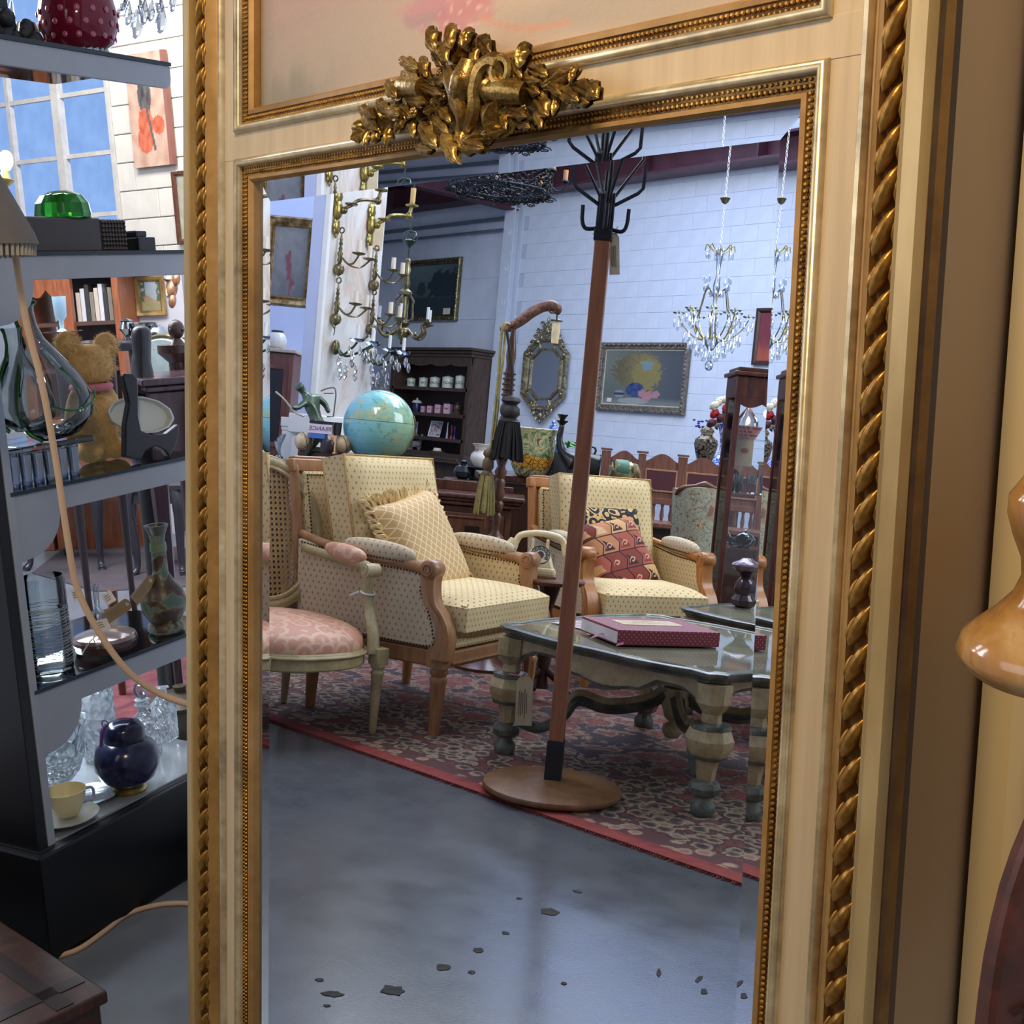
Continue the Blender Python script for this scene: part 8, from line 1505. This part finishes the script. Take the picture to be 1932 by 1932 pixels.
for i in range(9):
    m = (PAPER, WHITE, plain('3c3a3c', .6), plain('8c8474', .6))[i % 4]; h = .15 + .02 * ((i * 7) % 3)
    tt = thing('shelf_book', ['first book from the left on the armoire shelf, pale spine', 'second book on the armoire shelf, white spine', 'third book on the armoire shelf, dark spine', 'fourth book on the armoire shelf, grey-brown spine', 'fifth book on the armoire shelf, pale spine', 'sixth book on the armoire shelf, white spine', 'seventh book on the armoire shelf, dark spine', 'eighth book on the armoire shelf, grey-brown spine', 'last book at the right on the armoire shelf, pale spine'][i], 'book', base=RM, M=AMx @ at(ln * .50 + i * .024, .14, zsf), group='books on the armoire shelf'); b = MB(); b.box(.021, .12, h, None, (0, 0, h / 2)); b.build('cover', m, tt, 0)
# landscape picture and gilt wall light on the white return wall
q0, q1 = Rb(222, 560, 6.9), Rb(470, 560, 6.9); b = MB(); dv_ = q1 - q0; dv_.z = 0; ln = dv_.length * .50; dv_.normalize(); nv = V3((dv_.y, -dv_.x, 0)); nv = -nv if nv.dot(q0) > 0 else nv
PX = Matrix(((dv_.x, -nv.x, 0, q0.x), (dv_.y, -nv.y, 0, q0.y), (0, 0, 1, 0), (0, 0, 0, 1))); zpt = Rb(280, 500, 6.9).z
b.box(ln, .05, zpt, None, (ln / 2, .025, zpt / 2)); struct(b.build('wall_return', plain('c9c7cc', .8, 0, .03), mx=RM @ PX, smooth=0))
def onP(px, py):
    o = (RM @ PX).inverted() @ CAM; d = (RM @ PX).inverted().to_3x3() @ ray(px, py); return o + d * ((-.02 - o.y) / d.y)
a, c = onP(256, 527), onP(312, 590)
t = thing('small_landscape', 'small gilt framed landscape with trees on the white return wall', 'painting', base=RM, M=PX @ Matrix(((1, 0, 0, (a.x + c.x) / 2), (0, 0, -1, -.02), (0, 1, 0, (a.z + c.z) / 2), (0, 0, 0, 1)))); w_, h_ = abs(c.x - a.x) - .04, abs(a.z - c.z) - .03
b = MB(); b.frame(w_, h_, [(0, .005), (.01, .02), (.025, .025), (.03, 0)]); b.build('frame', gold('plain_gilt', '5c4a28', '9a7c48', 'b89c64', .4, .4), t, 30); b = paint(w_, h_, 24, 24, lambda u, v: (.12, .18, .08) if (u < .25 or u > .8) and nz(u * 9, v * 9) > -.2 and v > .3 else (lerp((.35, .33, .15), (.5, .36, .22), v * 2) if v < .45 + .1 * sin(u * 6) else (.45, .52, .56)), None, .1); b.build('canvas', CANV, t, 0)
q = P(325, 545, 5.2); t = thing('gilt_wall_light', 'copper coloured scrolled wall light with a candle tube, close to the gilded frame', 'wall light', M=Matrix.Translation(q)); COP = gold('copper_gilt', '5c3c28', '9a6c4c', 'c8a080', .35, .6)
b = MB(); b.sph(.03, .02, .04, at(0, 0, 0)); b.sph(.02, .015, .03, at(.01, 0, -.05)); b.sph(.025, .015, .03, at(.03, 0, .04)); b.tube(cat([(0, 0, -.02), (-.03, 0, -.03), (-.045, 0, .0), (-.04, 0, .03)], 5), .008, 6); b.tube(cat([(0, 0, .02), (.03, 0, .06), (.02, 0, .09)], 5), .007, 6); b.lathe([(.01, 0), (.022, .008), (.02, .012)], 12, at(-.04, 0, .03)); b.build('scroll_arm', COP, t, 50); b = MB(); b.lathe([(.010, 0), (.010, .07), (0, .07)], 12, at(-.04, 0, .04)); b.build('candle_tube', WHITE, t, 40)
# glass-topped table with silver
q = Rb(250, 640, 4.8); GTz = q.z
t = thing('dark_serving_table', 'dark table crowded with silverware behind the teddy bear', 'table', base=RM, M=at(q.x, q.y, 0, 0, 0, 88)); b = MB(); b.box(.46, .3, .03, None, (0, .06, GTz - .015)); b.build('top', plain('1c1c22', .2), t, 0, bev=.004)
for x in (-.2, .2):
    for y in (-.05, .17): b = MB(); b.lathe([(.015, 0), (.012, .2), (.025, GTz - .2), (.03, GTz - .03)], 12, at(x, y, 0)); b.build('leg', plain('2c2226', .4), t, 40)
R = random.Random(6)
for i, (px, py, nm, d, pr_) in enumerate(((118, 628, 'cake_stand', 'silver cake stand with a pale blue glass, left on the dark table', [(.04, 0), (.01, .01), (.012, .03), (.07, .04), (.075, .042), (0, .042)]), (272, 625, 'silver_bowl', 'silver footed bowl on the dark table', [(.03, 0), (.01, .01), (.045, .05), (.05, .06), (.04, .055), (0, .02)]), (295, 628, 'silver_dome', 'silver domed dish cover at the right of the dark table', [(.05, 0), (.05, .01), (.035, .04), (.008, .05), (.008, .06), (0, .062)]), (240, 622, 'silver_urn', 'small silver urn on the dark table behind the teddy bear', [(.02, 0), (.008, .01), (.03, .04), (.02, .065), (.025, .07), (0, .08)]))):
    q2 = Rb(px, py, 4.8); RT_ = thing(nm, d, 'silverware', base=RM, M=Matrix.Translation((q2.x, q2.y, GTz))); b = MB(); b.lathe(pr_, 20); b.build('body', CHR, RT_, 50)
q2 = Rb(118, 628, 4.8); t = thing('blue_glass_goblet', 'pale blue glass goblet standing on the silver cake stand', 'glass', base=RM, M=Matrix.Translation((q2.x, q2.y, GTz + .042))); b = MB(); b.lathe([(.02, 0), (.008, .01), (.01, .04), (.022, .055), (.026, .13), (.022, .13), (0, .06)], 14); b.build('body', plain('9cbccc', .2, 0, .05), t, 50)
# dark bust and baby figure
DKS = plain('232226', .4, 0, .25, 12)
qb = Rb(270, 780, 3.6); t = thing('dark_bust', 'tall dark standing torso sculpture behind the teddy bear', 'sculpture', base=RM, M=Matrix.Translation((qb.x, qb.y, 0)))
q_ = lambda px, py, d=3.6: Rb(px, py, d) - V3((qb.x, qb.y, 0))
skin('body', [q_(266, 700), q_(268, 665), q_(266, 640), q_(268, 612), q_(268, 725), q_(276, 745), q_(262, 745), q_(278, 775), q_(262, 780)], [(0, 1), (1, 2), (2, 3), (0, 4), (4, 5), (4, 6), (5, 7), (6, 8)], [.028, .026, .03, .03, .032, .03, .028, .022, .022], DKS, t)
b = MB(); zb_ = q_(270, 790).z; b.lathe([(.06, 0), (.06, .05), (.035, .08), (.035, zb_ - .05), (.05, zb_)], 20); b.build('pedestal', DKS, t, 40)
t = thing('bronze_child_head', 'small brown bronze child bust close to the gilded frame', 'sculpture', base=RM, M=Matrix.Translation(Rb(334, 640, 3.9))); b = MB(); b.sph(.024, .026, .03, at(0, 0, .03), seg=16, rings=12); b.lathe([(.03, -.02), (.02, -.005), (.011, .004), (.012, .015)], 14, I4, (1, .7)); b.sph(.004, .006, .005, at(0, -.026, .027)); b.sph(.006, .004, .007, at(.024, 0, .028)); b.sph(.006, .004, .007, at(-.024, 0, .028)); b.build('body', plain('3c2c28', .4, .2), t, 50)
q = Rb(334, 646, 3.9); t = thing('plant_pedestal', 'slim dark pedestal under the bronze child bust', 'pedestal', base=RM, M=Matrix.Translation((q.x, q.y, 0))); b = MB(); b.lathe([(.08, 0), (.08, .03), (.03, .06), (.03, q.z - .06), (.06, q.z - .03), (.06, q.z - .006)], 16); b.build('column', WALN_D, t, 40)
# tapestry sofa back
TAP = MT('blue_rose_tapestry', .9); co = TAP.co('Object'); n = TAP.noise(16, 3, co); c = TAP.ramp(n, [(.40, hexc('97a8a8')), (.56, hexc('a4b2b0')), (.60, hexc('5c7058')), (.64, hexc('a4b2b0')), (.68, hexc('b07a88'))]); TAP.col(c); TAP = TAP.m
q = Rb(312, 690, 4.3); t = thing('tapestry_chair', 'oval backed chair in blue-grey rose tapestry seen through the third glass shelf', 'chair', base=RM, M=at(q.x, q.y, q.z, 0, 0, 95))
b = MB(); b.lathe([(0, -.02), (.11, -.018), (.12, 0), (.11, .018), (0, .022)], 32, at(0, 0, 0, 90), (1.1, .8)); b.build('back', TAP, t, 50); b = MB(); b.ring(.122, .010, at(0, 0, 0, 90), 40, 6, sq=(1.1, .8)); b.build('back_frame', BRASS, t, 50)
for x in (-.11, .11):
    for y in (.03, .25): b = MB(); b.lathe([(.012, -q.z), (.018, -q.z + .37)], 8, at(x, y, 0)); b.build('leg', WALN, t, 40)
    b = MB(); b.tube([(x * .7, 0.02, -q.z + .38), (x * .8, 0, -.07)], .012, 6); b.build('back_post', BRASS, t, 40)
# mahogany sideboard + tables with cabriole legs
q = Rb(265, 716, 3.5); zs2 = q.z; t = thing('mahogany_sideboard', 'dark mahogany sideboard end with moulded top seen right of the teddy bear', 'sideboard', base=RM, M=at(q.x, q.y, 0, 0, 0, 0)); e1 = Rb(420, 716, 3.6) - q; dd_ = V3((e1.x, e1.y, 0)).normalized(); an = math.degrees(math.atan2(dd_.y, dd_.x)); Tm = rot(0, 0, an)
PUR = wood('3c2a30', '58404a', .2, 5, name='plum_mahogany')
b = MB(); b.box(.2, .3, .02, Tm, (.10, .14, zs2 - .01)); b.box(.19, .28, .015, Tm, (.105, .14, zs2 - .03)); b.build('top', PUR, t, 0, bev=.005); b = MB(); b.box(.18, .26, .20, Tm, (.11, .15, zs2 - .14)); b.build('body', PUR, t, 0, bev=.004)
for x in (.03, .19):
    for y in (.04, .26): b = MB(); b.tube(cat([(x, y, zs2 - .22), (x, y, zs2 - .32), (x, y, .3), (x, y, 0)], 5), [.024, .026, .014, .012], 8, Tm); b.build('leg', PUR, t, 40)
CHL = plain('2b2830', .35, 0, .15)
def cab_table(name, label, px0, px1, pyf, ztop, d, legs, depth=.3):
    a, c = RG(px0, pyf), RG(px1, pyf); u_ = (c - a); L_ = u_.length; an = math.degrees(math.atan2(u_.y, u_.x)); t = thing(name, label, 'table' if 'table' in name else 'chair', base=RM, M=at(a.x, a.y, 0, 0, 0, an)); sg = 1
    b = MB(); N = 20; b.prism([(-.03, ztop)] + [(-.03 + (L_ + .06) * i / N, ztop - .07 - .03 * sin(pi * i / N) ** 2 * (1 if legs else 0)) for i in range(N + 1)] + [(L_ + .03, ztop)], .02, Matrix(((1, 0, 0, 0), (0, 0, 1, -.01), (0, 1, 0, 0), (0, 0, 0, 1)))); b.box(L_ + .1, depth + .06, .02, None, (L_ / 2, depth / 2, ztop + .01)); b.build('top', CHL, t, 0)
    for x in (0, L_):
        for y in (0, depth): b = MB(); s_ = -1 if x == 0 else 1; b.tube(cat([(x, y, ztop), (x + s_ * .02, y - .01, ztop * .80), (x + s_ * .005, y, ztop * .45), (x, y, ztop * .12), (x + s_ * .015, y - .02, .012), (x + s_ * .02, y - .03, .01)], 5), [.03, .034, .022, .015, .02, .018], 8); b.build('leg', CHL, t, 50)
    return t
cab_table('console_table', 'dark table with curved cabriole legs standing on the grey floor behind the glass', 60, 192, 1075, .44, 0, True, .35)
cab_table('walnut_hall_chair', 'dark plum chair frame with tapering legs right of the cabriole table', 262, 345, 1085, .42, 0, False, .3)
# rugs and low things on that floor
RR = MT('crimson_rug_pile', .95); RR.col(RR.ramp(RR.noise(9, 4, None, .6, 1), [(.35, hexc('4c262c')), (.6, hexc('7a3e44')), (.7, hexc('6a5a58'))])); RR = RR.m
def rpoly(name, label, pix, m, z=.006):
    pts = [RG(x, y, z) for x, y in pix]; t = thing(name, label, 'rug', base=RM, M=I4); b = MB(); b.prism([(q.x, q.y) for q in pts], z - .001, None, 0.001); b.build('pile', m, t, 0, uv=False); return t
rpoly('crimson_rug', 'crimson patterned rug on the floor seen under the fourth glass shelf', [(120, 1420), (362, 1420), (361, 1170), (150, 1180)], RR)
rpoly('grey_runner', 'dark grey patterned runner under the cabriole table legs', [(60, 1080), (150, 1010), (361, 1035), (361, 1105), (180, 1115)], plain('4c444a', .9, 0, .2, 9), .005)
q = RG(345, 1460); t = thing('brown_crock', 'round brown glazed crock almost hidden behind the gilded frame', 'crock', base=RM, M=at(q.x + .02, q.y, 0)); b = MB(); b.lathe([(.10, 0), (.12, .03), (.13, .12), (.11, .19), (.09, .21)], 24); b.build('body', plain('3a3226', .3, 0, .2, 8), t, 50); b = MB(); b.lathe([(.095, .20), (.10, .215), (.05, .235), (.015, .24), (.02, .255), (0, .258)], 24); b.build('lid', plain('463c2c', .35), t, 50)
# ================= right edge of the picture =================
ON = MT('amber_onyx', .12, Subsurface_Weight=.15); n = ON.noise(7, 5, None, .6, 1.4); ON.col(ON.ramp(n, [(.35, hexc('8a5e30')), (.5, hexc('a97c44')), (.62, hexc('bd9a68')), (.7, hexc('8c6038'))])); ON = ON.m
zr = .80; k = zr / F; q = Rb(2052, 1235, zr); t = thing('onyx_urn', 'polished amber onyx urn cut by the right edge of the picture', 'urn', base=RM, M=Matrix.Translation(q)); hh = lambda y: (1235 - y) * k
b = MB(); b.lathe([(.0, hh(1330)), (60 * k, hh(1322)), (110 * k, hh(1302)), (160 * k, hh(1290)), (206 * k, hh(1272)), (228 * k, hh(1252)), (236 * k, hh(1232)), (226 * k, hh(1205)), (200 * k, hh(1182)), (168 * k, hh(1155)), (135 * k, hh(1120)), (120 * k, hh(1085)), (122 * k, hh(1050)), (138 * k, hh(1005)), (148 * k, hh(965)), (146 * k, hh(930)), (120 * k, hh(895)), (70 * k, hh(870)), (40 * k, hh(850)), (0, hh(840))], 48); b.build('body', ON, t, 60)
b = MB(); b.lathe([(60 * k, hh(1320)), (34 * k, hh(1360)), (34 * k, hh(1700)), (80 * k, hh(2000)), (90 * k, hh(2020))], 24); b.build('stem', ON, t, 50)
zz = .78; GQ = V3((-1.0, 0, 0)); vx, vy, vz = cw(V3((1, 0, 0))), cw(V3((0, -1, 0))), cw(V3((0, 0, -1))); oq = P(1960, 1760, zz)
WMx = Matrix(((vx.x, vy.x, vz.x, oq.x), (vx.y, vy.y, vz.y, oq.y), (vx.z, vy.z, vz.z, oq.z), (0, 0, 0, 1)))
t = thing('inlaid_chair_back', 'reddish mahogany curved chair back with orange inlaid panel, bottom right corner', 'chair', M=WMx); f_ = lambda x, y: ((x - 1960) * zz / F, -(y - 1760) * zz / F)
out = [f_(*q) for q in ((1985, 1440), (1955, 1490), (1925, 1540), (1900, 1600), (1878, 1665), (1862, 1730), (1848, 1800), (1838, 1870), (1828, 1960), (1826, 2060), (2120, 2060), (2120, 1440))]
b = MB(); b.prism(out, .022); b.build('frame', wood('3e2016', '5e3022', .45, 5, name='red_mahogany'), t, 0, bev=.006)
inn = [f_(*q) for q in ((2010, 1640), (1972, 1700), (1945, 1760), (1922, 1830), (1905, 1900), (1895, 1980), (1890, 2050), (2100, 2050), (2100, 1640))]
b = MB(); b.prism(inn, .024); b.build('inlaid_panel', wood('b0601f', 'd88438', .5, 6, name='orange_inlay'), t, 0)
b = MB(); b.tube(cat([(*f_(1880, 1886), .025), (*f_(1900, 1874), .026), (*f_(1932, 1868), .026), (*f_(1975, 1858), .026)], 5), .0012, 5); b.tube(cat([(*f_(1898, 1875), .026), (*f_(1915, 1882), .026), (*f_(1922, 1900), .026)], 5), .001, 5); b.build('dark_vine', plain('2a1410', .4), t, 50)
